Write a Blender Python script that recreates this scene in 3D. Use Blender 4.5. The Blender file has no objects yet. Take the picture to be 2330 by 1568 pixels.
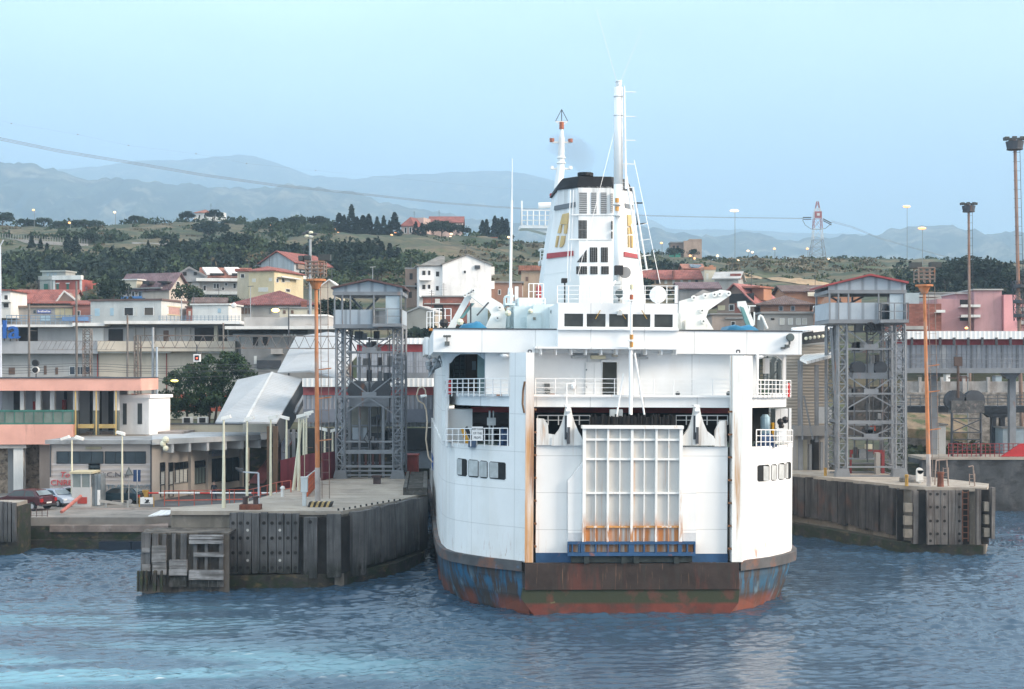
SUN_E, EXPO = 3.3, .76
SKY_LO, SKY_HI, SKY_UP, SKY_SUN = (3.8, 6.25, 10.1), (10.2, 13.3, 14.8), (13.2, 14.8, 15.6), (8.7, 8.1, 7.5)
HAZE_C, HAZE_D = (.57, .79, 1.0), .00020
DENOISE = True
import bpy, bmesh, math, random
import numpy as np
from mathutils import Vector, Matrix, Euler
random.seed(7); rng = np.random.default_rng(7)
SC = bpy.context.scene
COL = SC.collection
# ---------------------------------------------------------------- camera survey
F, CX, HY, H = 3400.0, 1165.0, 850.0, 13.625
def P(x, y, d): return Vector(((x-CX)*d/F, d, H-(y-HY)*d/F))
def X(x, d): return (x-CX)*d/F
def Z(y, d): return H-(y-HY)*d/F
def DG(y, z): return F*(H-z)/(y-HY)
def ray(x, y): return Vector(((x-CX)/F, 1.0, (HY-y)/F))
CAM = Vector((0, 0, H))
def onplane(x, y, p0, n):
    r = ray(x, y); return CAM + r*((p0-CAM).dot(n)/r.dot(n))

# ---------------------------------------------------------------- materials
MATS = {}
def mat(name, col, rough=.8, var=.14, vs=.6, patches=(), metal=0, bump=0, bs=6, wave=None, emit=None, estr=1, spec=.4, brick=None, seams=()):
    if name in MATS: return MATS[name]
    m = bpy.data.materials.new(name); m.use_nodes = True; MATS[name] = m
    nt = m.node_tree; N = nt.nodes; Lk = nt.links.new
    b = N['Principled BSDF']
    b.inputs['Roughness'].default_value = rough; b.inputs['Metallic'].default_value = metal
    b.inputs['Specular IOR Level'].default_value = spec
    if emit:
        b.inputs['Emission Color'].default_value = (*emit, 1); b.inputs['Emission Strength'].default_value = estr
    tc = N.new('ShaderNodeTexCoord'); oc = tc.outputs['Object']
    def noise(scale, detail=4, st=(1,1,1), off=0):
        mp = N.new('ShaderNodeMapping'); mp.inputs['Scale'].default_value = st; mp.inputs['Location'].default_value = (off, off*.7, off*.3)
        Lk(oc, mp.inputs[0]); n = N.new('ShaderNodeTexNoise'); n.inputs['Scale'].default_value = scale; n.inputs['Detail'].default_value = detail
        n.inputs['Roughness'].default_value = .6
        Lk(mp.outputs[0], n.inputs['Vector']); return n.outputs['Fac']
    def mr(v, a, c, x=0., y=1.):
        n = N.new('ShaderNodeMapRange'); n.inputs[1].default_value = a; n.inputs[2].default_value = c
        n.inputs[3].default_value = x; n.inputs[4].default_value = y; Lk(v, n.inputs[0]); return n.outputs[0]
    def mul(a, c):
        n = N.new('ShaderNodeMath'); n.operation = 'MULTIPLY'; Lk(a, n.inputs[0])
        if isinstance(c, (int, float)): n.inputs[1].default_value = c
        else: Lk(c, n.inputs[1])
        return n.outputs[0]
    def mix(f, a, c):
        n = N.new('ShaderNodeMix'); n.data_type = 'RGBA'; Lk(f, n.inputs[0])
        for s, v in ((6, a), (7, c)):
            if isinstance(v, tuple): n.inputs[s].default_value = (*v[:3], 1)
            else: Lk(v, n.inputs[s])
        return n.outputs[2]
    lo = tuple(max(0, c*(1-var)) for c in col); hi = tuple(min(1, c*(1+var)) for c in col)
    c = mix(mr(noise(vs), .35, .65), lo, hi)
    hgt = None
    if brick:
        bw, bh, mort = brick
        mp = N.new('ShaderNodeMapping'); mp.inputs['Rotation'].default_value = (math.pi/2, 0, 0); Lk(oc, mp.inputs[0])
        bt = N.new('ShaderNodeTexBrick'); bt.inputs['Scale'].default_value = 1; bt.inputs['Brick Width'].default_value = bw; bt.inputs['Row Height'].default_value = bh
        bt.inputs['Mortar Size'].default_value = .02; bt.inputs['Color1'].default_value = (1,1,1,1); bt.inputs['Color2'].default_value = (.62,.6,.58,1); bt.inputs['Mortar'].default_value = (*mort,1)
        Lk(mp.outputs[0], bt.inputs['Vector'])
        n = N.new('ShaderNodeMix'); n.data_type = 'RGBA'; n.blend_type = 'MULTIPLY'; n.inputs[0].default_value = .8
        Lk(c, n.inputs[6]); Lk(bt.outputs['Color'], n.inputs[7]); c = n.outputs[2]
    if wave:
        ax, sp, dk, bstr = wave
        sx = N.new('ShaderNodeSeparateXYZ'); Lk(oc, sx.inputs[0])
        v = mul(sx.outputs['XYZ'.index(ax)], 2*math.pi/sp)
        s = N.new('ShaderNodeMath'); s.operation = 'SINE'; Lk(v, s.inputs[0])
        f = mr(s.outputs[0], .55, 1., 0, dk)
        c = mix(f, c, tuple(q*.35 for q in col)); hgt = (s.outputs[0], bstr)
    for i, pt in enumerate(patches):
        pc, scale, st, a, e, amt = pt[:6]
        f = mul(mr(noise(scale, 5, st, 3.7*(i+1)), a, e), amt)
        if len(pt) > 6:
            sx = N.new('ShaderNodeSeparateXYZ'); Lk(oc, sx.inputs[0])
            for k in range(6, len(pt)):
                q = pt[k]
                f = mul(f, mr(sx.outputs['XYZ'.index(q[0])], q[1], q[2]))
        c = mix(f, c, pc)
    for ax, sp, dk in seams:
        sx = N.new('ShaderNodeSeparateXYZ'); Lk(oc, sx.inputs[0]); v = mul(sx.outputs['XYZ'.index(ax)], 2*math.pi/sp)
        s = N.new('ShaderNodeMath'); s.operation = 'SINE'; Lk(v, s.inputs[0]); c = mix(mr(s.outputs[0], .9965, .9995, 0, dk), c, tuple(q*.45 for q in col))
        if hgt is None and not bump: hgt = (s.outputs[0], .12)
    Lk(c, b.inputs['Base Color'])
    if bump or hgt:
        bp = N.new('ShaderNodeBump'); bp.inputs['Distance'].default_value = .05
        if hgt: Lk(hgt[0], bp.inputs['Height']); bp.inputs['Strength'].default_value = hgt[1]
        else: Lk(noise(bs, 6), bp.inputs['Height']); bp.inputs['Strength'].default_value = bump
        Lk(bp.outputs[0], b.inputs['Normal'])
    return m
RUST = (.30,.10,.03); RUSTL = (.55,.26,.09); GRIME = (.16,.13,.10)
def plaster(name, col, dirt=.5):
    return mat(name, col, .9, .1, .25, [(tuple(c*.55 for c in col), .5, (1,1,.25), .5, .72, dirt), ((.12,.11,.10), 1.3, (1.6,1.6,.12), .6, .78, dirt*.6)])
def tiles(name, col): return mat(name, col, .85, .3, .7, [(tuple(c*.45 for c in col), 1.1, (1,1,1), .5, .7, .6), ((.3,.28,.24), .8, (1,1,1), .62, .75, .5)], wave=('X', .32, .35, .5))
def steel(name, col): return mat(name, col, .6, .15, .8, [(RUST, 1.2, (1,1,.3), .62, .75, .6)], metal=.1)

# ---------------------------------------------------------------- mesh builder
ORG = {}
class MB:
    def __init__(s): s.v = []; s.f = []; s.mi = []; s.cur = 0
    def add(s, vs, fs):
        o = len(s.v); s.v += [Vector(v) for v in vs]; s.f += [tuple(i+o for i in f) for f in fs]; s.mi += [s.cur]*len(fs); return s
    def m(s, i): s.cur = i; return s
    def box(s, x0, x1, y0, y1, z0, z1):
        if x0 > x1: x0, x1 = x1, x0
        if y0 > y1: y0, y1 = y1, y0
        if z0 > z1: z0, z1 = z1, z0
        return s.add([(x0,y0,z0),(x1,y0,z0),(x1,y1,z0),(x0,y1,z0),(x0,y0,z1),(x1,y0,z1),(x1,y1,z1),(x0,y1,z1)],
                     [(3,2,1,0),(4,5,6,7),(0,1,5,4),(1,2,6,5),(2,3,7,6),(3,0,4,7)])
    def fbox(s, fr, a0, a1, b0, b1, z0, z1):
        O, e1, e2 = fr; k = []
        for z in (z0, z1):
            for a, b in ((a0,b0),(a1,b0),(a1,b1),(a0,b1)): q = O + e1*a + e2*b; k.append(Vector((q.x, q.y, z)))
        return s.add(k, [(3,2,1,0),(4,5,6,7),(0,1,5,4),(1,2,6,5),(2,3,7,6),(3,0,4,7)])
    def prism(s, pts, ext):
        pts = [Vector(p) for p in pts]; ext = Vector(ext); n = len(pts)
        nn = sum(((pts[i]-pts[0]).cross(pts[(i+1)%n]-pts[0]) for i in range(1, n)), Vector())
        if nn.dot(ext) > 0: pts = pts[::-1]
        return s.add(pts + [p+ext for p in pts], [tuple(range(n)), tuple(range(2*n-1, n-1, -1))] + [(i, i+n, (i+1)%n+n, (i+1)%n) for i in range(n)])
    def quad(s, *p): return s.add(p, [tuple(range(len(p)))])
    def tube(s, p0, p1, r, r1=None, n=6, cap=True):
        p0 = Vector(p0); p1 = Vector(p1); r1 = r if r1 is None else r1
        d = (p1-p0)
        if d.length < 1e-6: return s
        d.normalize(); a = d.orthogonal().normalized() if abs(d.z) < .99 else Vector((1,0,0)); b = d.cross(a).normalized(); a = b.cross(d)
        vs = [p0 + (a*math.cos(t)+b*math.sin(t))*r for t in [2*math.pi*i/n for i in range(n)]] + [p1 + (a*math.cos(t)+b*math.sin(t))*r1 for t in [2*math.pi*i/n for i in range(n)]]
        fs = [(i, (i+1)%n, (i+1)%n+n, i+n) for i in range(n)]
        if cap: fs += [tuple(range(n-1, -1, -1)), tuple(range(n, 2*n))]
        return s.add(vs, fs)
    def bar(s, p0, p1, w):   # square bar
        return s.tube(p0, p1, w*.7, n=4)
    def path(s, pts, r, n=6):
        for a, b in zip(pts, pts[1:]): s.tube(a, b, r, n=n)
        return s
    def sphere(s, c, r, n=10, sz=1.0, sx=1.0, sy=1.0):
        c = Vector(c); m = n//2; vs = [c+Vector((0,0,r*sz))]
        for j in range(1, m):
            t = math.pi*j/m
            for i in range(n):
                q = 2*math.pi*i/n; vs.append(c+Vector((r*sx*math.sin(t)*math.cos(q), r*sy*math.sin(t)*math.sin(q), r*sz*math.cos(t))))
        vs.append(c-Vector((0,0,r*sz))); fs = [(0, 1+i, 1+(i+1)%n) for i in range(n)]
        for j in range(m-2):
            for i in range(n): fs.append((1+j*n+i, 1+(j+1)*n+i, 1+(j+1)*n+(i+1)%n, 1+j*n+(i+1)%n))
        e = len(vs)-1; o = 1+(m-2)*n; fs += [(o+i, e, o+(i+1)%n) for i in range(n)]
        return s.add(vs, fs)
    def rail(s, p0, p1, h=1.05, posts=5, bars=3, r=.03):
        p0 = Vector(p0); p1 = Vector(p1)
        for i in range(posts):
            q = p0.lerp(p1, i/(posts-1)); s.tube(q, q+Vector((0,0,h)), r, n=4)
        for k in range(bars):
            z = Vector((0,0,h*(k+1)/bars)); s.tube(p0+z, p1+z, r*(1.1 if k == bars-1 else .8), n=4)
        return s
    def lattice(s, p0, p1, w, n, r=.05, wy=None):
        """square lattice column/beam between p0 and p1"""
        p0 = Vector(p0); p1 = Vector(p1); d = (p1-p0).normalized()
        a = Vector((1,0,0)) if abs(d.x) < .9 else Vector((0,0,1)); b = Vector((0,1,0)); wy = wy or w
        cs = [a*w/2*i+b*wy/2*j for i, j in ((-1,-1),(1,-1),(1,1),(-1,1))]
        for c in cs: s.bar(p0+c, p1+c, r*1.5)
        for k in range(n):
            q0 = p0.lerp(p1, k/n); q1 = p0.lerp(p1, (k+1)/n)
            for i in range(4):
                c0, c1 = cs[i], cs[(i+1)%4]
                if k % 2: c0, c1 = c1, c0
                s.bar(q0+c0, q1+c1, r); s.bar(q1+c0, q1+c1, r)
        return s
    def build(s, name, m, parent=None, smooth=False, org=None):
        if parent is not None: o3 = ORG[parent.name]
        elif org is not None: o3 = Vector(org)
        else:
            xs = [v.x for v in s.v]; ys = [v.y for v in s.v]; zs = [v.z for v in s.v]
            o3 = Vector(((min(xs)+max(xs))/2, (min(ys)+max(ys))/2, min(zs)))
        me = bpy.data.meshes.new(name); me.from_pydata([tuple(v-o3) for v in s.v], [], s.f); me.update()
        for mm in (m if isinstance(m, (list, tuple)) else [m]): me.materials.append(mm)
        if max(s.mi, default=0): me.polygons.foreach_set('material_index', s.mi)
        if smooth: me.polygons.foreach_set('use_smooth', [True]*len(me.polygons))
        ob = bpy.data.objects.new(name, me); COL.objects.link(ob)
        if parent is not None: ob.parent = parent
        else: ob.location = o3
        ORG[ob.name] = o3
        return ob
def tag(o, label, cat, group=None):
    o['label'] = label; o['category'] = cat
    if group: o['group'] = group
    return o
def thing(name, loc, label, cat, group=None):
    o = bpy.data.objects.new(name, None); COL.objects.link(o); o.location = loc; o.empty_display_size = .5
    ORG[o.name] = Vector(loc); return tag(o, label, cat, group)
def struct(o, kind='structure'): o['kind'] = kind; return o
def copy_tree(o, parent=None, loc=None):
    c = o.copy(); COL.objects.link(c); ORG[c.name] = ORG[o.name]
    if parent is not None: c.parent = parent
    for ch in list(o.children): copy_tree(ch, c)
    if loc is not None: c.location = loc
    return c
def text_mesh(body, size, ext=.01):
    cu = bpy.data.curves.new('t', 'FONT'); cu.body = body; cu.size = size; cu.extrude = ext; cu.align_x = 'CENTER'; cu.align_y = 'CENTER'; cu.resolution_u = 2
    ob = bpy.data.objects.new('t', cu); COL.objects.link(ob)
    bpy.context.view_layer.update()
    me = bpy.data.meshes.new_from_object(ob.evaluated_get(bpy.context.evaluated_depsgraph_get()))
    vs = [v.co.copy() for v in me.vertices]; fs = [tuple(p.vertices) for p in me.polygons]
    bpy.data.objects.remove(ob); bpy.data.curves.remove(cu); bpy.data.meshes.remove(me)
    return vs, fs
def add_text(mb, body, size, c, e1=Vector((1,0,0)), up=Vector((0,0,1)), ext=.012, sx=1.0, shear=0):
    vs, fs = text_mesh(body, size, ext); n = e1.cross(up); c = Vector(c)
    mb.add([c + e1*(v.x*sx+shear*v.y) + up*v.y + n*v.z for v in vs], fs)

# ---------------------------------------------------------------- common materials
WHITE = mat('white_paint', (.79,.79,.78), .45, .04, .3, seams=(('Z',2.1,.5),), bump=.10, bs=.9, patches=[(RUSTL, 1.1, (2.2,2.2,.10), .66, .76, .45), ((.55,.53,.5), .35, (1,1,.5), .55, .75, .25)])
WHITEC = mat('clean_white_paint', (.79,.80,.80), .45, .04, .5, [((.60,.57,.52), .5, (1,1,.35), .54, .74, .3), (RUSTL, 1.4, (3,3,.12), .68, .75, .45)], seams=(('X',3.1,.45),), bump=.10, bs=.9)
DARK = mat('dark_interior', (.012,.013,.014), .9, .3, 1)
BLACK = mat('black_paint', (.015,.015,.017), .6, .3, 1)
GLASS = mat('window_glass', (.02,.024,.026), .08, .3, .4, spec=.6)
GREYST = steel('grey_steel_paint', (.195,.21,.23))
GREYDK = steel('dark_steel', (.06,.065,.075))
CONC = mat('weathered_concrete', (.22,.198,.17), .95, .2, .4, [((.10,.09,.075), .6, (1.4,1.4,.3), .5, .68, .8), ((.33,.30,.26), 2.0, (1,1,1), .56, .7, .5)], bump=.4, bs=5)
CONCDK = mat('wet_concrete', (.042,.038,.032), .8, .4, .7, [((.02,.035,.012), 1.4, (1,1,1.5), .48, .6, .8), ((.18,.13,.06), 1.2, (1,1,2), .55, .7, .6), ((.02,.03,.015), .8, (1,1,1), .5, .6, .7)], bump=.6, bs=4)
TIMBER = mat('weathered_timber', (.112,.110,.111), .9, .3, .6, [((.018,.02,.015), 1.1, (1.5,1.5,.8), .28, .52, .92, ('Z', 1.9, 1.0)), ((.05,.05,.052), 1.4, (3,3,.12), .5, .66, .85), ((.20,.198,.2), 2.5, (4,4,.15), .58, .72, .55)], bump=.5, bs=9)
TIMBERB = mat('brown_grey_timber', (.135,.125,.118), .9, .3, .6, [((.06,.045,.04), 1.4, (3,3,.15), .5, .66, .8), ((.34,.31,.29), 2.5, (4,4,.15), .58, .72, .5)], bump=.5, bs=9)
ASPH = mat('asphalt', (.10,.10,.105), .95, .25, .5, [((.17,.165,.16), .35, (1,1,1), .5, .7, .6)], bump=.2, bs=20)
ORANGE = mat('orange_rust_paint', (.46,.18,.075), .75, .2, .7, [((.33,.26,.22), 1.1, (1,1,.35), .52, .64, .8), (RUST, 2.2, (1,1,.5), .56, .7, .7)])
REDOX = mat('red_oxide_paint', (.30,.06,.05), .8, .25, .7, [((.14,.05,.045), 1.0, (1,1,.4), .5, .7, .7)])
REDRAIL = mat('red_rail_paint', (.45,.10,.06), .6, .2, 1.5)
CREAM = mat('cream_pole_paint', (.66,.63,.48), .6, .12, 1.0, [((.35,.3,.2), 2, (1,1,.2), .58, .72, .4)])
LAMPW = mat('lamp_housing_white', (.78,.77,.73), .4, .05, 2)
SODIUM = mat('lit_sodium_lamp', (1,.75,.45), emit=(1,.32,.06), estr=1.4)
WARMW = mat('lit_warm_lamp', (1,.9,.7), emit=(1,.55,.22), estr=1.6)
YELL = mat('lit_yellow_lamp', (1,.9,.4), emit=(1,.80,.15), estr=1.4)
# ---------------------------------------------------------------- camera, light, sky, air
cam = bpy.data.cameras.new('camera'); co = bpy.data.objects.new('camera', cam); COL.objects.link(co)
co.location = CAM; co.rotation_euler = (math.radians(90), 0, 0)
cam.sensor_width = 36; cam.lens = 36*F/2330; cam.shift_y = (HY-784)/2330; cam.clip_end = 30000; cam.clip_start = .5
SC.camera = co
SUN_AZ, SUN_EL = math.radians(106), math.radians(26)       # azimuth from +Y clockwise: sun behind the camera on the right
sun = bpy.data.lights.new('sun', 'SUN'); sun.energy = SUN_E; sun.angle = math.radians(24); sun.color = (1, .86, .72)
so = bpy.data.objects.new('sun', sun); COL.objects.link(so)
sd = Vector((math.sin(SUN_AZ)*math.cos(SUN_EL), math.cos(SUN_AZ)*math.cos(SUN_EL), math.sin(SUN_EL)))
so.rotation_euler = sd.to_track_quat('Z', 'Y').to_euler(); so.location = (60, -40, 120)
W = bpy.data.worlds.new('World'); SC.world = W; W.use_nodes = True
N = W.node_tree.nodes; Lk = W.node_tree.links.new
sky = N.new('ShaderNodeTexSky'); sky.sky_type = 'NISHITA'; sky.sun_disc = False; sky.sun_elevation = SUN_EL; sky.sun_rotation = SUN_AZ
sky.air_density = 1.0; sky.dust_density = 1.5; sky.ozone_density = 1.0
tcw = N.new('ShaderNodeTexCoord'); nz = N.new('ShaderNodeTexNoise'); nz.inputs['Scale'].default_value = 3.2; nz.inputs['Detail'].default_value = 3
mpw = N.new('ShaderNodeMapping'); mpw.inputs['Scale'].default_value = (1, 1, 3.5); Lk(tcw.outputs['Generated'], mpw.inputs[0]); Lk(mpw.outputs[0], nz.inputs['Vector'])
sep = N.new('ShaderNodeSeparateXYZ'); Lk(tcw.outputs['Generated'], sep.inputs[0])
gr = N.new('ShaderNodeValToRGB'); e = gr.color_ramp.elements      # thin high overcast: paler overhead, bluer low down
e[0].position = 0.0; e[0].color = (*SKY_LO, 1); e[1].position = .27; e[1].color = (*SKY_HI, 1); q_ = e.new(.62); q_.color = (*SKY_UP, 1)
Lk(sep.outputs['Z'], gr.inputs[0])
mx = N.new('ShaderNodeMix'); mx.data_type = 'RGBA'; mx.inputs[0].default_value = .8
Lk(sky.outputs[0], mx.inputs[6]); Lk(gr.outputs[0], mx.inputs[7])
# brighter, warmer sky around the low sun behind the camera
dn = N.new('ShaderNodeVectorMath'); dn.operation = 'DOT_PRODUCT'; Lk(tcw.outputs['Generated'], dn.inputs[0]); dn.inputs[1].default_value = sd
gl = N.new('ShaderNodeMapRange'); gl.interpolation_type = 'SMOOTHSTEP'; gl.inputs[1].default_value = -.15; gl.inputs[2].default_value = 1.0; Lk(dn.outputs['Value'], gl.inputs[0])
mg = N.new('ShaderNodeMix'); mg.data_type = 'RGBA'; Lk(gl.outputs[0], mg.inputs[0]); Lk(mx.outputs[2], mg.inputs[6]); mg.inputs[7].default_value = (*SKY_SUN, 1)
cl = N.new('ShaderNodeMapRange'); cl.inputs[1].default_value = .3; cl.inputs[2].default_value = .7; cl.inputs[3].default_value = .84; cl.inputs[4].default_value = 1.13
Lk(nz.outputs['Fac'], cl.inputs[0])
vm = N.new('ShaderNodeVectorMath'); vm.operation = 'SCALE'; Lk(mg.outputs[2], vm.inputs[0]); Lk(cl.outputs[0], vm.inputs['Scale'])
bg = N['Background']; Lk(vm.outputs[0], bg.inputs[0]); bg.inputs[1].default_value = .10
SC.view_settings.view_transform = 'Standard'; SC.view_settings.look = 'None'; SC.view_settings.gamma = 1; SC.view_settings.exposure = EXPO
SC.cycles.use_denoising = DENOISE
SC.cycles.max_bounces = 6; SC.cycles.diffuse_bounces = 3; SC.cycles.glossy_bounces = 3; SC.cycles.transmission_bounces = 3; SC.cycles.volume_bounces = 1; SC.cycles.transparent_max_bounces = 8
SC.cycles.sample_clamp_indirect = 6
hz = MB().box(-11000, 11000, -60, 15500, -2.5, 2100).build('haze', WHITEC)
hm = bpy.data.materials.new('haze_air'); hm.use_nodes = True; nt = hm.node_tree; nt.nodes.remove(nt.nodes['Principled BSDF'])
pv = nt.nodes.new('ShaderNodeVolumePrincipled'); pv.inputs['Color'].default_value = (*HAZE_C, 1); pv.inputs['Density'].default_value = HAZE_D; pv.inputs['Anisotropy'].default_value = .1
nt.links.new(pv.outputs[0], nt.nodes['Material Output'].inputs['Volume']); hz.data.materials[0] = hm; struct(hz, 'stuff')

# ---------------------------------------------------------------- water
def grid_mesh(name, xs, ys, zf, m, smooth=True):
    Xg, Yg = np.meshgrid(xs, ys); Zg = zf(Xg, Yg); n, k = len(ys), len(xs)
    co = np.stack([Xg, Yg, Zg], -1).reshape(-1, 3).astype(np.float32)
    i = np.arange(n*k).reshape(n, k); q = np.stack([i[:-1,:-1], i[:-1,1:], i[1:,1:], i[1:,:-1]], -1).reshape(-1, 4)
    me = bpy.data.meshes.new(name); me.vertices.add(len(co)); me.vertices.foreach_set('co', co.ravel())
    me.loops.add(q.size); me.loops.foreach_set('vertex_index', q.ravel().astype(np.int32))
    me.polygons.add(len(q)); me.polygons.foreach_set('loop_start', (np.arange(len(q))*4).astype(np.int32))
    me.polygons.foreach_set('use_smooth', np.full(len(q), smooth)); me.update(calc_edges=True); me.validate()
    me.materials.append(m); ob = bpy.data.objects.new(name, me); COL.objects.link(ob); ORG[ob.name] = Vector(); return ob
waves = []
for i in range(70):
    sh_ = i < 44; lam = rng.uniform(.42, 1.15) if sh_ else rng.uniform(1.6, 5.5); th = rng.normal(0, .75 if sh_ else .5); k = 2*math.pi/lam
    waves.append((k*math.sin(th), k*math.cos(th), rng.random()*6.28, (.0105 if sh_ else .0030)*lam*rng.uniform(.6, 1.3)))
def wz(x, y):
    z = np.zeros_like(x); xx = x + .5*np.sin(y*.31+1) + .3*np.sin(y*.9); yy = y + .5*np.sin(x*.27) + .25*np.sin(x*.83+2)
    for kx, ky, p, a in waves: z += a*np.sin(kx*xx+ky*yy+p)
    g = .75 + .45*np.sin(x*.13+y*.05)*np.sin(y*.11-x*.06+1)
    return g*(z + 2.2*np.maximum(z, 0)**2)
xs = np.concatenate([np.linspace(-700, -45, 40), np.arange(-44, 50, .17), np.linspace(51, 700, 40)])
ys = np.concatenate([np.linspace(-50, 54, 20), np.arange(56, 118, .16), np.arange(118, 160, .4), np.linspace(162, 260, 6)])
wm = bpy.data.materials.new('sea_water'); wm.use_nodes = True; N = wm.node_tree.nodes; Lk = wm.node_tree.links.new; b = N['Principled BSDF']
b.inputs['Roughness'].default_value = .05; b.inputs['IOR'].default_value = 1.333; b.inputs['Specular IOR Level'].default_value = .5
ge = N.new('ShaderNodeNewGeometry'); mp = N.new('ShaderNodeMapping'); mp.inputs['Scale'].default_value = (.07, .30, 1); Lk(ge.outputs['Position'], mp.inputs[0])
n1 = N.new('ShaderNodeTexNoise'); n1.inputs['Scale'].default_value = 1; n1.inputs['Detail'].default_value = 5; n1.inputs['Distortion'].default_value = .6; Lk(mp.outputs[0], n1.inputs['Vector'])
# churned, aerated wash from a ferry that has just left: a patch of milky turquoise water
sp_ = N.new('ShaderNodeSeparateXYZ'); Lk(ge.outputs['Position'], sp_.inputs[0])
def mrn(v, a, c, x=0., y=1.):
    n = N.new('ShaderNodeMapRange'); n.interpolation_type = 'SMOOTHSTEP'; n.inputs[1].default_value = a; n.inputs[2].default_value = c; n.inputs[3].default_value = x; n.inputs[4].default_value = y; Lk(v, n.inputs[0]); return n.outputs[0]
def mth(op, a, c):
    n = N.new('ShaderNodeMath'); n.operation = op
    for i, q in enumerate((a, c)):
        if isinstance(q, (int, float)): n.inputs[i].default_value = q
        else: Lk(q, n.inputs[i])
    return n.outputs[0]
band = mth('MULTIPLY', mrn(sp_.outputs['Y'], 78, 69), mrn(sp_.outputs['X'], 3, -16))
band2 = mth('MULTIPLY', mrn(sp_.outputs['Y'], 92, 80), mth('MULTIPLY', mrn(sp_.outputs['X'], -8, -24), .55))
wash = mth('MULTIPLY', mth('MAXIMUM', band, band2), mrn(n1.outputs['Fac'], .42, .66, .06, 1))
cm = N.new('ShaderNodeMix'); cm.data_type = 'RGBA'; cm.inputs[6].default_value = (.034, .068, .110, 1); cm.inputs[7].default_value = (.12, .27, .34, 1); Lk(wash, cm.inputs[0])
fo = mth('MULTIPLY', mrn(sp_.outputs['Z'], .10, .19), mth('MULTIPLY', mrn(n1.outputs['Fac'], .40, .6), mth('MAXIMUM', band, band2)))
cf_ = N.new('ShaderNodeMix'); cf_.data_type = 'RGBA'; Lk(fo, cf_.inputs[0]); Lk(cm.outputs[2], cf_.inputs[6]); cf_.inputs[7].default_value = (.62, .68, .70, 1)
Lk(cf_.outputs[2], b.inputs['Base Color']); Lk(mrn(fo, 0, 1, .05, .6), b.inputs['Roughness'])
bp = N.new('ShaderNodeBump'); bp.inputs['Strength'].default_value = .6; bp.inputs['Distance'].default_value = .09
n2 = N.new('ShaderNodeTexNoise'); n2.inputs['Scale'].default_value = 2.0; n2.inputs['Detail'].default_value = 6; mp2 = N.new('ShaderNodeMapping'); mp2.inputs['Scale'].default_value = (.55, 1.4, 1); mp2.inputs['Rotation'].default_value = (0, 0, .12)
Lk(ge.outputs['Position'], mp2.inputs[0]); Lk(mp2.outputs[0], n2.inputs['Vector']); Lk(n2.outputs['Fac'], bp.inputs['Height']); Lk(bp.outputs[0], b.inputs['Normal'])
struct(grid_mesh('water', xs, ys, wz, wm))

# ---------------------------------------------------------------- hillside the town stands on
TD = [150,170,185,205,225,260,300,340,420,480,560,620,720,1000,15400]
TP = [-900, 0, 650, 1000, 1250, 1560, 2330, 3300]
TZ = np.array([[8,8,8,8,20,23.5,29.5,35,50,58,69,66,22,4,2],[8,8,8,8,20,23.5,29.5,35,50,58,69,66,22,4,2],[8,8,8,8,20,24,30,36,49,59,69.5,66,22,4,2],[5,5,6,8,18,25,30,36.5,48,57,64,60,22,4,2],
               [4,4,5,8,17,24.5,30,36,46,54,61,58,22,4,2],[4,4,5,9,17,23,29.5,34.5,44,50,56.5,54,22,4,2],[4.8,5,7.5,11,18,23,28,32.5,41.5,47.5,54.3,52,22,4,2],[5,5,7.5,11,18,23,28,32.5,41,47,54,52,22,4,2]], float)
def tz(x, y, bumps=True):
    x = np.asarray(x, float); y = np.asarray(y, float); px = np.clip(CX + F*x/np.maximum(y, 1), -900, 3299)
    zs = np.stack([np.interp(y, TD, r) for r in TZ], 0); j = np.clip(np.searchsorted(TP, px, side='right')-1, 0, len(TP)-2)
    t = (px-np.take(TP, j))/(np.take(TP, j+1)-np.take(TP, j))
    z = np.take_along_axis(zs, j[None], 0)[0]*(1-t) + np.take_along_axis(zs, j[None]+1, 0)[0]*t
    if bumps:
        a = np.clip((y-230)/120, 0, 1)*np.clip((900-y)/200, 0, 1)
        z = z + a*(1.1*np.sin(x*.071+y*.03)*np.sin(y*.055+x*.02) + .7*np.sin(x*.19-y*.11+1) + .4*np.sin(x*.43+y*.37))
    return z
def TZ1(x, y): return float(tz(np.array([x]), np.array([y]))[0])
xs = np.concatenate([np.linspace(-10500, -330, 14), np.arange(-320, 340, 3.5), np.linspace(345, 10500, 14)])
ys = np.concatenate([[150], np.arange(153, 240, 4), np.arange(240, 640, 5), np.linspace(645, 1000, 12), np.linspace(1200, 15400, 8)])
HILLM = mat('hillside_ground', (.062,.062,.034), .95, .35, .035, [((.030,.050,.026), .05, (1,1,1), .44, .56, .9), ((.15,.115,.068), .045, (1,2.2,1), .48, .60, .85), ((.068,.09,.036), .11, (1,1,1), .55, .66, .8), ((.03,.04,.02), .5, (1,1.6,1), .52, .62, .75), ((.17,.13,.08), .16, (1,3,1), .60, .68, .7)], bump=.6, bs=.6)
struct(grid_mesh('hillside', xs, ys, lambda x, y: tz(x, y), HILLM))
struct(MB().box(-420, -12, 149.7, 150.1, -1, 8.0).box(-12, 420, 149.75, 150.1, -1, 4.6).build('embankment', CONCDK))

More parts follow.
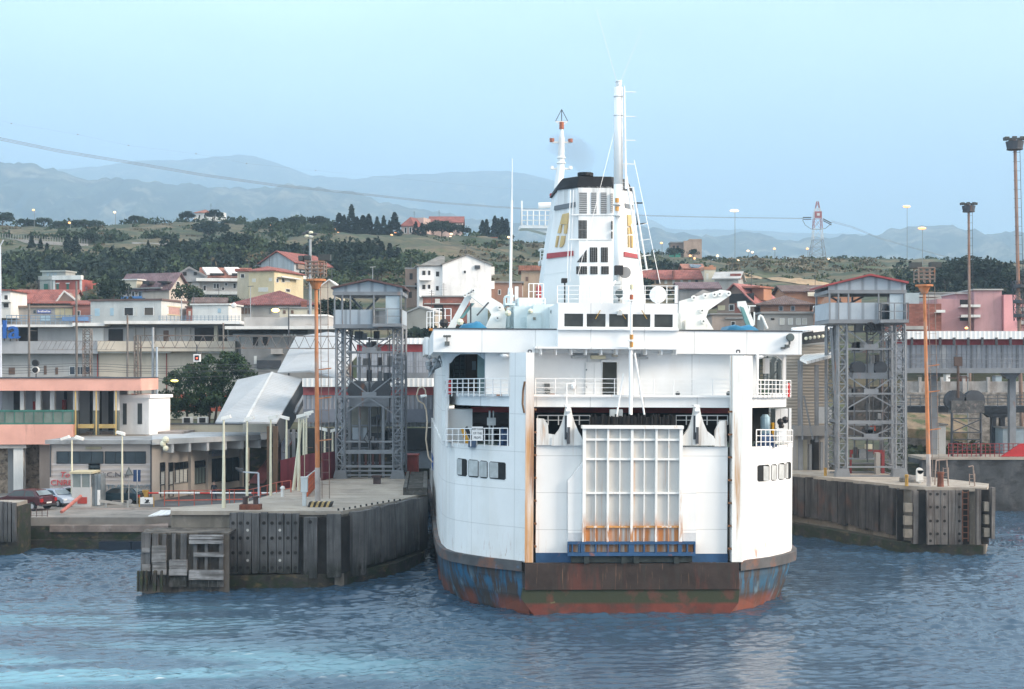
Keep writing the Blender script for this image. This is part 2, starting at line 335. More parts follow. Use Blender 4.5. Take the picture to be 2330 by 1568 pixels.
# ---------------------------------------------------------------- far hills
def ridge(name, prof, d, back, foot, seed, m, rough):
    r = np.random.default_rng(seed); px = np.linspace(-500, 2900, 340); top = np.interp(px, [p[0] for p in prof], [p[1] for p in prof])
    nz = np.zeros_like(px)
    for k in range(26): nz += np.sin(px*2*math.pi/(8*1.25**k) + r.random()*6.28)*rough*min(1, .35*1.14**k)*.35
    rows = []; T = [0, .3, .55, .75, .9, 1.0, 1.0]
    vs = []; nc = len(px)
    for j in range(12):
        t = j/10.
        dd = d-foot*(1-t) if j <= 10 else d+back
        for i in range(nc):
            zc = Z(top[i]-nz[i], d)
            w = .12*math.sin(px[i]*.035+j*1.3+seed)+.09*math.sin(px[i]*.08-j*2.1)+.06*math.sin(px[i]*.19+j*3)
            z = -1+(zc+1)*(t**1.15*(1+w*(1-t)*1.6)) if j <= 10 else -2
            vs.append((X(px[i], d)*(.85+.15*min(t,1)), dd + (60*math.sin(px[i]*.05+j)*(1-t)), z))
    fs = [(j*nc+i, j*nc+i+1, (j+1)*nc+i+1, (j+1)*nc+i) for j in range(11) for i in range(nc-1)]
    me = bpy.data.meshes.new(name); me.from_pydata(vs, [], fs); me.materials.append(m); me.polygons.foreach_set('use_smooth', [True]*len(fs)); me.update()
    ob = bpy.data.objects.new(name, me); COL.objects.link(ob); return struct(ob)
FARM = mat('wooded_slope', (.055,.068,.045), .95, .4, .005, [((.26,.23,.16), .005, (1,1,2), .50, .60, .85), ((.012,.02,.014), .011, (1,1,1), .45, .60, .9)], bump=1, bs=.03)
ridge('far_hills', [(-500,372),(0,369),(40,368),(76,379),(151,392),(202,412),(272,409),(353,412),(419,412),(484,422),(555,429),(606,424),(656,418),(732,424),(807,440),(883,462),(959,480),(1060,498),(1200,515),(1300,528),(1400,512),(1469,514),(1500,518),(1545,531),(1639,540),(1684,529),(1715,531),(1790,540),(1850,538),(1941,535),(1994,538),(2024,522),(2054,520),(2130,516),(2160,512),(2205,523),(2262,535),(2330,531),(2900,540)], 5600, 1000, 2800, 3, FARM, 3.2)
ridge('distant_mountains', [(-500,420),(0,400),(100,384),(202,382),(323,366),(454,361),(520,354),(545,353),(595,361),(656,382),(706,399),(807,409),(858,399),(1009,394),(1110,389),(1176,392),(1300,420),(1420,470),(1520,520),(2900,560)], 10500, 1200, 4000, 5, FARM, 1.2)

# ---------------------------------------------------------------- quays
QZ = 2.4
g = MB(); pts = [(X(-500,116.6),116.6),(X(330,116.6),116.6),(X(430,118),118),(-11,118),(-11,149.7),(X(-500,149),149.7)]
g.prism([(x,y,QZ) for x,y in pts], (0,0,-3.6)); struct(g.build('quay', mat('quay_paving', (.24,.22,.20), .95, .2, .35, [((.12,.11,.105), .5, (1,1,1), .5, .7, .8), ((.33,.28,.24), .9, (1,1,1), .56, .7, .6)], bump=.3, bs=8)))
g = MB(); g.box(X(-500,116),X(430,117), 116.35, 116.58, -1, 1.75); g.box(X(-500,116),X(430,117), 115.9, 116.33, -1, .7); struct(g.build('quay_wall', CONCDK))
g = MB(); g.prism([(X(120,117),116.2,1.8),(X(388,117),116.2,1.8),(X(388,124),124,QZ+.06),(X(140,124),124,QZ+.06)], (0,0,-.5)); struct(g.build('slipway', mat('slipway_concrete', (.25,.20,.175), .95, .25, .5, [((.13,.11,.10), .7, (1,1,1), .5, .65, .8),((.4,.39,.37), .8, (1,1,1), .6, .7, .6)])))
g = MB(); g.prism([(X(300,126),126,QZ+.005),(X(700,126),126,QZ+.005),(X(700,149),149,QZ+.005),(X(120,149),149,QZ+.005)], (0,0,.03)); struct(g.build('road', ASPH))
# ---------------------------------------------------------------- left mooring pier
CONCM = mat('stained_concrete', (.125,.11,.095), .95, .25, .6, [((.035,.03,.027), .7, (1.5,1.5,.25), .46, .62, .85), ((.26,.235,.2), 1.6, (1,1,1), .6, .72, .5)], bump=.5, bs=5)
LP = 4.8
pier = thing('mooring_pier', (-15, 103, 0), 'large concrete pier faced with grey timber fenders on the left of the white ferry', 'pier')
top = [(X(388,95.9),95.9),(X(776,95.9),95.9),(X(900,103.5),103.5),(X(966,110),110),(-7.2,127.5),(X(735,127.7),127.7),(X(640,112),112),(X(560,102.4),102.4),(X(388,98.6),98.6)]
def poly_block(pts, z0, z1): return MB().prism([(x,y,z1) for x,y in pts], (0,0,z0-z1))
DECKM = mat('pier_deck_concrete', (.34,.30,.255), .95, .16, .3, [((.20,.175,.15), .5, (1,1,1), .5, .68, .7), ((.45,.42,.38), 1.2, (1,1,1), .57, .7, .5)], bump=.2, bs=10)
poly_block(top, LP-.25, LP).build('deck_slab', DECKM, pier)
ins = [(x+.0, y+.25) for x, y in top]
poly_block(ins, -1, LP-.25).build('concrete_wall', CONC, pier)
MB().prism([(X(683,95.9),95.6,.9),(X(790,97),96.5,.9),(X(900,103),102.9,.9),(X(966,110),109.4,.9),(X(966,110),109.4,4.4),(X(900,103),102.9,4.4),(X(790,97),96.5,4.4),(X(683,95.9),95.6,4.4)][:0] or [(X(683,95.8),95.65,4.4),(X(776,95.9),95.75,4.4),(X(900,103.3),103.2,4.4),(X(966,109.8),109.7,4.4),(X(966,109.8),111,4.4),(X(683,96),97,4.4)], (0,0,-3.6)).build('shaded_backing', mat('painted_shade', (.022,.02,.019), .95, .4, 1), pier)  # near-black panel paints the shade in the gaps between the planks
ft = MB().prism([(X(522,95),95.0,.75),(X(700,95.2),95.2,.8),(X(790,96.6),96.6,.8),(X(900,101),101,.8),(X(965,107.8),107.8,.75),(-7,112,.75),(-12,104,.75),(X(522,98),98,.75)], (0,0,-1.8)); ft.build('footing', CONCDK, pier)
low = [(X(323,93),93),(X(522,93),93),(X(522,96.5),96.5),(X(330,96.5),96.5)]
poly_block(low, -1, 3.6).build('lower_platform', CONCM, pier)
cap = MB().box(X(325,92.9),X(520,92.9),92.95,96.1,3.6,3.72); cap.build('platform_cap', CONCM, pier)
BOLT = mat('rusty_bolt', (.02,.018,.017), .9, .3, 3); BOLTW = mat('pale_bolt', (.5,.48,.45), .8)
def plank(x0, x1, y0, y1, d, th=.3, bolts=(), pale=(), parent=pier, m=TIMBER, tilt=0, name='fender_plank', d2=None):
    d2 = d2 or d; a = P(x0, y0, d); c = P(x1, y0, d2); zb = Z(y1, d); g = MB()
    y0 += random.uniform(-1.5,1.5) if name == 'fender_plank' else 0; dx = (c-a); dx.z = 0; dx.normalize(); nn = Vector((dx.y, -dx.x, 0))
    gp_ = random.uniform(.01,.05); g.fbox((Vector((a.x,a.y,0))+nn*(th+random.uniform(-.05,.05)), dx, -nn), gp_, (Vector((c.x,c.y,0))-Vector((a.x,a.y,0))).length-gp_, 0, th, zb, a.z)
    tl_ = random.uniform(-.010,.010) if name == 'fender_plank' else random.uniform(-.02,.02)
    for v in g.v: v += dx*(v.z-a.z)*tl_
    mid = (Vector((a.x,a.y,0))+Vector((c.x,c.y,0)))/2+nn*th
    for k, lst in ((1, bolts), (2, pale)):
        g.m(k)
        for yy in lst:
            q = Vector((mid.x, mid.y, Z(yy, d))); g.tube(q+nn*.03, q-nn*.02, .11 if k == 1 else .09, n=10)
    return g.build(name, [m, BOLT, BOLTW], parent)
bx = [524,541,557,575,592.5,612,630,648,666,682]
for i in range(9):
    plank(bx[i], bx[i+1], 1167+random.uniform(-2,2), 1303+random.uniform(-2,2), 95.75, .38 if i in (2,3,5,6) else .33, [1189,1223,1256.5,1290.5], [1205,1273.5] if i in (2,6) else [])
plank(692,724.5,1176,1314,95.7,.5,[1186]); plank(744,778,1169,1312,96,.45); plank(791,824,1164.6,1311,97.0,.45,[1293], d2=98)
sx = np.linspace(824, 966, 14); sd_ = np.interp(sx, [824,900,966], [98.2,103,109.6])
for i in range(13):
    y0 = DGy = HY+(H-4.75)*F/sd_[i]; yb = HY+(H-(.95 if i < 11 else .8))*F/sd_[i]
    plank(sx[i], sx[i+1], y0+random.uniform(0,4), yb-random.uniform(0,3), sd_[i], .3+.06*random.random(), d2=sd_[i+1], m=TIMBER)
# broken pale boards on the lower platform
for (x0,x1,y0,y1,th) in ((323,345,1212,1330,.2),(347,363,1214,1333,.22),(370,380,1215,1330,.2),(392,402,1214,1300,.2),(412,427,1214,1300,.2)):
    plank(x0,x1,y0,y1,92.9,th,m=TIMBER,name='fender_post')
PALEW = mat('bleached_board', (.25,.25,.255), .9, .3, .8, [((.07,.065,.06), 2, (.3,1,3), .46, .64, .85), ((.10,.10,.10), .6, (1,1,1), .5, .66, .7),(RUST, 3, (1,1,1), .66, .75, .7)])
for (x0,x1,y0,y1) in ((347,382,1241,1278),(348,382,1279,1307),(386,428,1273,1292),(386,428,1293,1308),(431,511,1217,1226),(431,511,1228,1236),(442,511,1256,1266),(432,511,1296,1318),(324,346,1283,1298),(324,345,1246,1256)):
    plank(x0,x1,y0,y1,92.85,.34,m=PALEW,name='cross_board')
for (x0,x1) in ((440,452),(466,475),(500,510)): plank(x0,x1,1237,1296,92.9,.2,m=TIMBER,name='fender_post')
for (x0,x1,y0,y1) in ((386,428,1310,1334),(431,511,1320,1335)): plank(x0,x1,y0,y1,92.95,.25,m=TIMBER,name='cross_board')
for (x0,x1) in ((314,319),(321,328),(331,337),(350,358),(366,372)): plank(x0,x1,1298,1345,92.3,.3,m=CONCDK,name='pile')
# dark timber crib along the pier edge beside the ship
g = MB(); c0 = Vector((X(925,108.5),108.5,0)); c1 = Vector((-8.7,127,0)); e1 = (c1-c0).normalized(); e2 = Vector((e1.y,-e1.x,0))
fr = (c0, e1, e2); Lc = (c1-c0).length
g.fbox(fr, 0, Lc, 0, 1.5, LP, LP+.25)
for i in range(16): g.fbox(fr, .3+i*Lc/16, .75+i*Lc/16, .1, 1.2, LP+.25, LP+.5)
g.fbox(fr, 0, Lc, -.25, 0, LP, LP+.55); g.fbox(fr, 0, Lc, 1.2, 1.5, LP+.25, LP+.55); g.build('timber_crib', mat('tarred_timber', (.07,.066,.06), .9, .4, 1, [((.2,.19,.18), 2, (1,1,1), .55, .7, .6)]), pier)
for i in range(12):
    t = i/11; x = 770+t*140; d = np.interp(x, [770,776,900], [96,96,103.3])+.2
    MB().tube(P(x,0,d)*0+Vector((X(x,d),d,LP)), Vector((X(x,d),d,LP+.14)), .06).build('edge_stud', BLACK, pier)
# ---------------------------------------------------------------- right mooring pier
RP = 5.0
rpier = thing('mooring_pier', (27, 120, 0), 'concrete pier with bolted pale timber panel and square blocks right of the white ferry', 'pier')
rt = [(X(1640,134),134),(X(1808,128.6),128.6),(X(2045,115.6),115.6),(X(2105,113.6),113.6),(X(2246,112.9),112.9),(X(2250,117),117),(X(2080,126.8),126.8),(X(1640,144),144)]
poly_block(rt, RP-.3, RP).build('deck_slab', DECKM, rpier)
ri = [(x, y+.3) for x, y in rt]; poly_block(ri, -1, RP-.3).build('concrete_wall', CONC, rpier)
MB().prism([(X(1640,132),132,.95),(X(1808,126.4),126.4,.95),(X(2050,114),114,.75),(X(2238,112.2),112.2,.65),(X(2238,116),116,.65),(X(1640,138),138,.9)], (0,0,-2)).build('footing', CONCDK, rpier)
sx = np.linspace(1790, 2040, 17); sd_ = np.interp(sx, [1790,1808,2045], [129.6,128.5,115.6])
WALLM = mat('dark_planked_face', (.065,.06,.058), .95, .35, .5, [((.025,.022,.022), .8, (1,1,.2), .48, .62, .85), ((.16,.148,.14), 2.0, (3,3,.12), .58, .7, .6),((.13,.06,.04), .5, (1,1,.6), .56, .68, .5)], bump=.5, bs=8)
for i in range(16):
    zb = np.interp(i, [0,16], [1.55,1.15])
    plank(sx[i], sx[i+1], HY+(H-4.85)*F/sd_[i]+random.uniform(0,4), HY+(H-zb)*F/sd_[i]+random.uniform(-3,3), sd_[i], .3+.1*random.random(), d2=sd_[i+1], parent=rpier, m=WALLM)
plank(2074,2086,1116,1236,113.9,.6,parent=rpier,m=TIMBERB,name='fender_post'); plank(2040,2045,1110,1226,115.2,.4,parent=rpier,m=TIMBERB,name='fender_post')
BLK = mat('pale_fender_block', (.21,.19,.16), .9, .2, 1.5)
for y0, y1 in ((1144,1164),(1173,1193),(1203,1222)):
    plank(2054,2073,y0,y1,113.8,.5,parent=rpier,m=BLK,name='fender_block'); plank(2234,2247,y0-3,y1-2,112.6,.6,parent=rpier,m=BLK,name='fender_block')
bx = [2106,2122,2138,2154,2171,2188]
for i in range(5): plank(bx[i], bx[i+1], 1115, 1238, 113.3, .35, [1123.5,1153,1184.5,1213.7] + ([1229.5] if i in (0,4) else []), parent=rpier, m=TIMBERB)
g = MB()
for x in (2190, 2203): g.bar(P(x,1117,112.9), P(x,1232,112.9), .07)
for i in range(9): g.bar(P(2190,1121+i*13,112.9), P(2203,1121+i*13,112.9), .06)
g.build('ladder', mat('rusty_ladder', (.16,.075,.05), .9, .3, 2), rpier)
plank(2218,2229,1112,1238,112.7,.5,parent=rpier,m=TIMBERB,name='fender_post'); plank(2250,2260,1108,1224,112.6,.7,parent=rpier,m=TIMBERB,name='fender_post')
for x0,x1,d in ((2039,2056,114.9),(2086,2106,113.6),(2189,2204,113.2),(2229,2251,112.85)): plank(x0,x1,1114,1238,d,.12,parent=rpier,m=MATS['painted_shade'],name='shaded_recess')  # near-black sheets paint the shade inside the bays
# far right quay
g = MB().box(X(2096,149), 140, 148.6, 154, -1, 5.05); q = struct(g.build('far_quay', mat('dark_quay_wall', (.055,.06,.066), .9, .35, .4, [((.12,.12,.125), .8, (1,1,.3), .52, .7, .7), ((.02,.02,.022), .4, (1,1,2), .5, .62, .8)], bump=.4, bs=5)))
struct(MB().box(X(2096,149), 140, 148.5, 154, 5.05, 5.3).build('far_quay_kerb', DECKM))
# timber dolphin at the left edge
dl = thing('timber_dolphin', (X(15,112),112.5,0), 'dark timber mooring dolphin cut off by the left edge, in the water', 'dolphin')
MB().box(X(-40,112),X(36,112),112.4,115.5,-1,3.6).build('core', CONCDK, dl)
for i in range(8): plank(-40+i*10,-40+i*10+9.4,1142+random.uniform(-2,2),1232,112.2,.3,parent=dl)
MB().box(X(-42,112),X(33,112),112.2,115,3.62,3.9).build('cap', DECKM, dl)
# ================================================================ the ferry
YAW, HEEL = math.radians(3.8), math.radians(.35)
ship = thing('ferry', (6.8, 85, 0), 'big white car ferry seen from astern with closed stern ramp and tapered black-topped funnel', 'ferry')
ship.rotation_euler = (0, HEEL, YAW)
ORG[ship.name] = Vector()
SM = Matrix.Translation((6.8, 85, 0)) @ Euler((0, HEEL, YAW)).to_matrix().to_4x4(); SI = SM.inverted()
def S(px, py, v):
    A = SM.to_3x3() @ Vector((1,0,0)); B = SM.to_3x3() @ Vector((0,0,1)); W0 = SM @ Vector((0,v,0)); rx = (px-CX)/F; rz = (HY-py)/F
    # (W0+uA+zB).x = rx*y ; z-H = rz*y
    a11 = A.x-rx*A.y; a12 = B.x-rx*B.y; b1 = rx*W0.y-W0.x; a21 = A.z-rz*A.y; a22 = B.z-rz*B.y; b2 = rz*W0.y+H-W0.z
    D = a11*a22-a12*a21; return Vector(((b1*a22-a12*b2)/D, v, (a11*b2-b1*a21)/D))
def sbox(g, x0, x1, y0, y1, v0, v1):
    a = S(x0,y1,v0); b = S(x1,y0,v0); return g.box(a.x, b.x, v0, v1, a.z, b.z)
def spoly(g, pts, v, th): return g.prism([S(x,y,v) for x,y in pts], (0,th,0))
CL = [(6.0,0),(8.05,2.0),(9.2,3.5),(9.95,4.8),(10.4,6.4),(10.65,9),(10.75,14),(10.75,80),(9.6,100),(6,116),(0,126)]
WLC = [(5.7,.35),(7.1,2.2),(8.2,4.2),(9.2,6.2),(9.9,8.6),(10.4,12),(10.7,17),(10.7,80),(9,98),(5.2,113),(0,121)]
CLS = {-1: CL, 1: [CL[0]]+[(a*1.046 if i < 8 else a, b) for i, (a, b) in enumerate(CL[1:])]}; WLS = {-1: WLC, 1: [WLC[0]]+[(a*1.046, b) for a, b in WLC[1:]]}
def onhull(px, py, side):
    o = SI @ CAM; dr = SI.to_3x3() @ ray(px, py)
    for (a, b), (c, d) in zip(CLS[side], CLS[side][1:]):
        p = Vector((side*a, b, 0)); q = Vector((side*c, d, 0)); e = (q-p).normalized(); n = Vector((e.y, -e.x, 0))
        if n.y > 0: n = -n
        if n.dot(Vector((side,0,0))) < 0 : n = -n
        t = (p-o).dot(n)/dr.dot(n); h = o+dr*t; s = (h-p).dot(e)
        if -1e-3 <= s <= (q-p).length: return h, n
    return h, n
ZB, ZH = 2.88, 9.42
HULLW = mat('ferry_white_hull', (.79,.79,.78), .5, .04, .3, seams=(('Z',2.15,.4),('Y',2.6,.3)), bump=.16, bs=.9, patches=[(RUSTL, .6, (3.5,3.5,.05), .61, .69, .55, ('Z', 9.6, 6)), ((.62,.60,.55), .45, (1,1,.4), .48, .7, .4), (RUST, 2.2, (2.5,2.5,.4), .60, .68, .8, ('Z', 4.6, 3.0)), (RUSTL, 1.0, (2.0,2.0,.07), .64, .74, .6), ((.45,.36,.24), 2.4, (3,3,.2), .60, .72, .35, ('Z', 5.0, 3.0)), ((.62,.6,.56), .3, (1,1,.6), .52, .74, .3)])
def wall_strip(g, cont, z0, z1, side, th=.0):
    for (a, b), (c, d) in zip(cont, cont[1:]):
        q = [(side*a,b,z0),(side*c,d,z0),(side*c,d,z1),(side*a,b,z1)]; g.quad(*(q if side < 0 else q[::-1])) if side < 0 else g.quad(*q)
g = MB()
for sd in (-1, 1):
    CL = CLS[sd]; wall_strip(g, CL, ZB, ZH, sd)
    inner = [(a-.25 if i < len(CL)-1 else 0, b+.2) for i, (a, b) in enumerate(CL)]
    for (p, q, r, s) in zip(CL, CL[1:], inner, inner[1:]): g.quad((sd*p[0],p[1],ZH),(sd*q[0],q[1],ZH),(sd*s[0],s[1],ZH),(sd*r[0],r[1],ZH))
    wall_strip(g, inner, ZB, ZH, sd)
g.build('hull', HULLW, ship)
# lower hull, loft between belt and waterline
LOWM = mat('blue_rusty_lower_hull', (.025,.115,.21), .7, .25, .6, [((.06,.04,.03), .9, (2.6,2.6,.13), .47, .56, .95), ((.055,.042,.034), .7, (2,2,.2), .33, .5, .95, ('Z', 1.6, .8)), ((.16,.28,.36), 1.0, (1.5,1.5,.5), .55, .7, .7), ((.05,.035,.03), 1.3, (2.2,2.2,.25), .54, .66, .9), ((.20,.055,.03), .4, (1,1,.4), .40, .60, .95, ('Z', .95, .5)), ((.055,.05,.045), .5, (1,1,.5), .40, .62, .9, ('Z', 1.3, 2.4))])
g = MB()
for sd in (-1, 1):
    CL = CLS[sd]; WLC = WLS[sd]; n = len(CL); lv = [(t, ZB+.0+(-.9-ZB)*t) for t in (0,.25,.5,.75,1.0)]
    for (t0,z0),(t1,z1) in zip(lv, lv[1:]):
        for i in range(n-1):
            def pt(k, t): a, b = CL[k]; c, d = WLC[k]; tt = t**1.6; return (sd*(a+(c-a)*tt), b+(d-b)*tt)
            g.quad((*pt(i,t0),z0),(*pt(i+1,t0),z0),(*pt(i+1,t1),z1),(*pt(i,t1),z1))
g.quad((-6,.05,ZB),(6,.05,ZB),(5.7,.4,-.9),(-5.7,.4,-.9)); g.build('lower_hull', LOWM, ship)
g = MB()
BELTM = mat('grey_rusty_belt', (.075,.076,.08), .75, .25, .8, [((.20,.085,.05), .8, (1,1,1), .5, .68, .8), ((.10,.2,.32), .7, (1,1,2), .62, .72, .6)])
for sd in (-1, 1):
    CL = CLS[sd]; o = [(a+.28, b-.10 if i else b-.0) for i, (a, b) in enumerate(CL[:-1])] + [(0, 126.3)]
    wall_strip(g, o, 2.38, 2.95, sd)
    for z in (2.38, 2.95):
        for (p, q, r, s) in zip(CL, CL[1:], o, o[1:]): g.quad((sd*p[0],p[1],z),(sd*q[0],q[1],z),(sd*s[0],s[1],z),(sd*r[0],r[1],z))
g.build('fender_belt', BELTM, ship)
RUSTP = mat('rusted_stern_plate', (.034,.024,.021), .8, .3, .7, [((.10,.032,.024), .7, (1.3,1.3,.25), .52, .66, .8), ((.03,.032,.03), 1.1, (2,2,.3), .55, .7, .7), ((.22,.12,.07), 2.4, (4,4,.25), .62, .72, .6)], bump=.3, bs=4)
a = S(1195,1282,-.3); b = S(1682,1341,-.3); g = MB().box(a.x, b.x, -.26, .3, b.z, 2.86); g.build('stern_bumper', RUSTP, ship)
TRM = mat('rusty_transom_paint', (.125,.032,.023), .75, .3, .6, [((.05,.035,.03), .8, (1,1,1.2), .48, .62, .85), ((.38,.20,.14), 1.6, (1,1,1), .66, .73, .6), ((.032,.04,.022), .7, (1,1,.8), .22, .42, 1., ('Z', .50, .66)), ((.10,.04,.03), .8, (1,1,1), .54, .64, .8, ('Z', .50, .66)), ((.20,.2,.09), 3, (1,1,1), .68, .73, .6, ('Z',.4,.7))], bump=.3, bs=4)
g = MB(); spoly(g, [(1190,1340),(1683,1341),(1680,1372),(1660,1398),(1648,1425),(1235,1425),(1208,1392),(1186,1362)], -.16, .5); g.build('transom_plate', TRM, ship)
CL = CLS[-1]; WLC = WLS[-1]
# stern plating
SPW = WHITE
BLUEP = mat('blue_boot_paint', (.022,.075,.17), .55, .15, 1, [(RUST, 2, (1,1,.5), .6, .72, .7)])
for q in ((1219,1330,1012,1258),(1548,1656,1017,1260)): g = MB(); sbox(g, *q, .25, .7); g.build('stern_plate', SPW, ship)
for q in ((1219,1330,1258.5,1280),(1548,1656,1260.5,1280)): g = MB(); sbox(g, *q, .23, .7); g.build('blue_stripe', BLUEP, ship)
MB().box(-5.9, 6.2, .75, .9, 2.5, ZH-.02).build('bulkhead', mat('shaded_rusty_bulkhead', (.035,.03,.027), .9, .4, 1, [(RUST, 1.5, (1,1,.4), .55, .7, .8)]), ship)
# ramp with its ribs
RAMPM = mat('ramp_grey_white', (.54,.54,.525), .6, .06, .5, [(RUSTL, 1.3, (3,3,.1), .60, .72, .5), ((.50,.20,.06), 1.3, (3.6,3.6,.12), .38, .54, 1., ('Z', 5.3, 4.7)), ((.45,.43,.4), .7, (1,1,.3), .55, .72, .4)])
RIBM = mat('ramp_rib_white', (.78,.78,.76), .5, .04, .5, [((.45,.18,.05), 2.0, (3,3,.4), .42, .56, .95, ('Z', 5.8, 4.8)), (RUSTL, 1.5, (2,2,.5), .62, .74, .6)])
RIBR = mat('ramp_rib_rust', (.55,.27,.09), .7, .25, 2, [((.75,.72,.68), 2.2, (1,1,1), .54, .64, .8)])
ramp = MB(); sbox(ramp, 1327, 1553, 974, 1264, -.12, .2); ramp = ramp.build('stern_ramp', RAMPM, ship)
for x, w in ((1329.5,4.5),(1355.5,1.9),(1383.5,3.2),(1410.5,1.9),(1438,3.8),(1466,1.9),(1493.5,3.2),(1521.5,1.9),(1549.5,4.5)):
    g = MB(); sbox(g, x-w, x+w, 975, 1238, -.38 if w > 2 else -.27, -.12); g.build('rib', RIBM, ramp)
for y, m in ((1000.5,RIBM),(1045,RIBM),(1122,RIBM),(1199,RIBR)):
    g = MB(); sbox(g, 1334, 1545.5, y-2.2, y+2.2, -.29, -.13); g.build('cross_rib', m, ramp)
g = MB(); sbox(g, 1325, 1556, 969, 975.5, -.5, .2); g.build('top_beam', RIBM, ramp)
g = MB(); x0, x1 = 1292, 1583
sbox(g, x0, x1, 1233, 1239, -.48, -.14); sbox(g, x0, x1, 1257, 1265.5, -.48, -.14)
for x in (1293.5,1302.5,1318,1328,1356,1384,1410,1437,1466,1493,1521,1550,1564,1581): sbox(g, x-1.8 - (5 if x in (1437,1328,1550) else 0), x+1.8 + (4 if x in (1437,) else 0), 1239, 1257, -.46, -.14)
g.build('ramp_foot', BLUEP, ramp)
for q in ((1294,1326),(1554,1581)): g = MB(); sbox(g, *q, 1239, 1257, -.16, -.1); g.build('foot_plate', RAMPM, ramp)
g = MB(); sbox(g, 1300, 1575, 1265.5, 1280, -.3, .1)
for x in (1335, 1420, 1448, 1540): sbox(g, x-6, x+6, 1262, 1282, -.42, -.3)
g.build('hinge_beam', mat('black_green_hinge', (.02,.028,.028), .7, .4, 2), ramp)
g = MB(); spoly(g, [(1327,1240),(1292.5,1240),(1292.5,1093),(1300,1086),(1325,1052),(1327,1052)], -.11, .3); g.build('side_wing', SPW, ramp)
g = MB(); spoly(g, [(1553,1240),(1585,1240),(1585,1093),(1578,1085),(1556,1052),(1553,1052)], -.11, .3); g.build('side_wing', SPW, ramp)
for q in ((1293,1325),(1555,1584)): g = MB(); sbox(g, *q, 1212, 1233, -.125, -.05); g.build('grey_patch', mat('pale_grey_patch', (.55,.56,.57), .7, .12, 2), ramp)
g = MB()
for i in range(64):
    x = 1342+i*3.07; h = random.uniform(942, 951); sbox(g, x, x+2.5, h, 970, .1+random.random()*.3, .5)
g.build('rubber_fringe', mat('black_rubber', (.012,.011,.011), .85, .4, 2, [((.08,.05,.04), 3, (1,1,.3), .6, .7, .5)]), ramp)
# horn brackets
HORN = mat('horn_plate', (.70,.70,.68), .55, .08, .6, [((.28,.22,.17), 1.5, (2,2,.15), .52, .68, .7), (RUSTL, 2, (2,2,.2), .6, .72, .6)])
for x, s in ((1293, 1), (1586, -1)):
    L = [(x-6,925),(x-8,940),(x-13,960),(x-20,977),(x-31,991),(x-38,996),(x-38,1014)] ; R = [(x+(32 if s>0 else 42),1014),(x+(32 if s>0 else 42),1001),(x+(30 if s>0 else 38),993),(x+23,981),(x+15,962),(x+9,942),(x+6,925)]
    g = MB(); spoly(g, L+R, .05, .35); h = g.build('ramp_horn', HORN, ship)
    g = MB(); sbox(g, x-7, x+7, 921, 926, -.1, .5); sbox(g, x-3, x+3, 926, 984, -.12, .05); g.tube(S(x-5,935,-.15), S(x+5,935,-.15), .12, n=8); g.build('guide', WHITEC, h)
    g = MB(); sbox(g, x-8, x-3, 946, 1000, -.02, .05); sbox(g, x-2, x+4, 972, 1010, -.16, .03); g.build('ram', GREYDK, h)
for pp in ([(1221,952),(1238,953),(1247,966),(1248,987),(1262,989),(1262,1013),(1221,1013)],[(1653,957),(1638,958),(1628,980),(1626,1016),(1654,1016)]): g = MB(); spoly(g, pp, .1, .3); g.build('side_plate', HORN, ship)
# guide pillars
RUSTPIL = mat('rust_streaked_pillar', (.78,.76,.73), .6, .06, .6, [((.50,.24,.08), .9, (1.4,1.4,.10), .28, .46, .95, ('Z', 13.6, 9.6)), ((.25,.11,.05), 1.6, (2,2,.12), .50, .64, .9, ('Z', 13, 9)), ((.62,.40,.22), .7, (1.5,1.5,.2), .45, .62, .8, ('Z', 10, 8))], bump=.2, bs=5)
RPIL = mat('white_streaked_pillar', (.78,.78,.75), .6, .05, .6, [((.46,.25,.10), 1.4, (2.2,2.2,.08), .56, .66, .9), (RUST, 2, (3,3,.1), .62, .70, .7)])
def pillar(x0, x1, side, m, ytop):
    a = S(x0, ytop, -.12); b = S(x1, ytop, -.12); z1 = a.z
    g = MB().box(a.x, b.x, -.12, .75, 2.9, z1).build('guide_pillar', m, ship)
    edge = min if side < 0 else max; ue = edge(a.x, b.x)
    u2 = 6.98 if side < 0 else 7.15
    g = MB(); n = Vector((side*.698,-.716,0)); p0 = Vector((ue, -.02, 0)); p1 = Vector((side*u2, 1.02 if side < 0 else 1.2, 0))
    q = [(p0.x,p0.y,2.9),(p1.x,p1.y,2.9),(p1.x,p1.y,z1),(p0.x,p0.y,z1)]; g.prism(q, (-side*.2, .55, 0)); g.build('pillar_cheek', HULLW, ship)
    return a, b
pillar(1197, 1216, -1, RUSTPIL, 802); pillar(1668, 1692, 1, RPIL, 809)
for i in range(7):
    for q in ((1216.5,1221,930+i*52,934+i*52,-.1,.2),(1658,1667,935+i*52,939+i*52,-.05,.2)): g = MB(); sbox(g, *q); g.build('guide_bracket', mat('rust_dark', (.2,.09,.04), .9, .4, 3), ship)
g = MB(); sbox(g, 1191, 1196, 866, 1000, .2, .5); g.path([S(1194,868,-.1),S(1190,890,-.1),S(1189,920,-.1),S(1193,940,-.1)], .06); g.build('cable_duct', mat('rust_dark2', (.16,.09,.05), .9, .4, 2), ship)
for x in (1206, 1680): g = MB(); g.path([S(x-4,803,.2),S(x-4,797,.2),S(x+3,797,.2),S(x+3,803,.2)], .04); g.build('lifting_eye', GREYDK, ship)
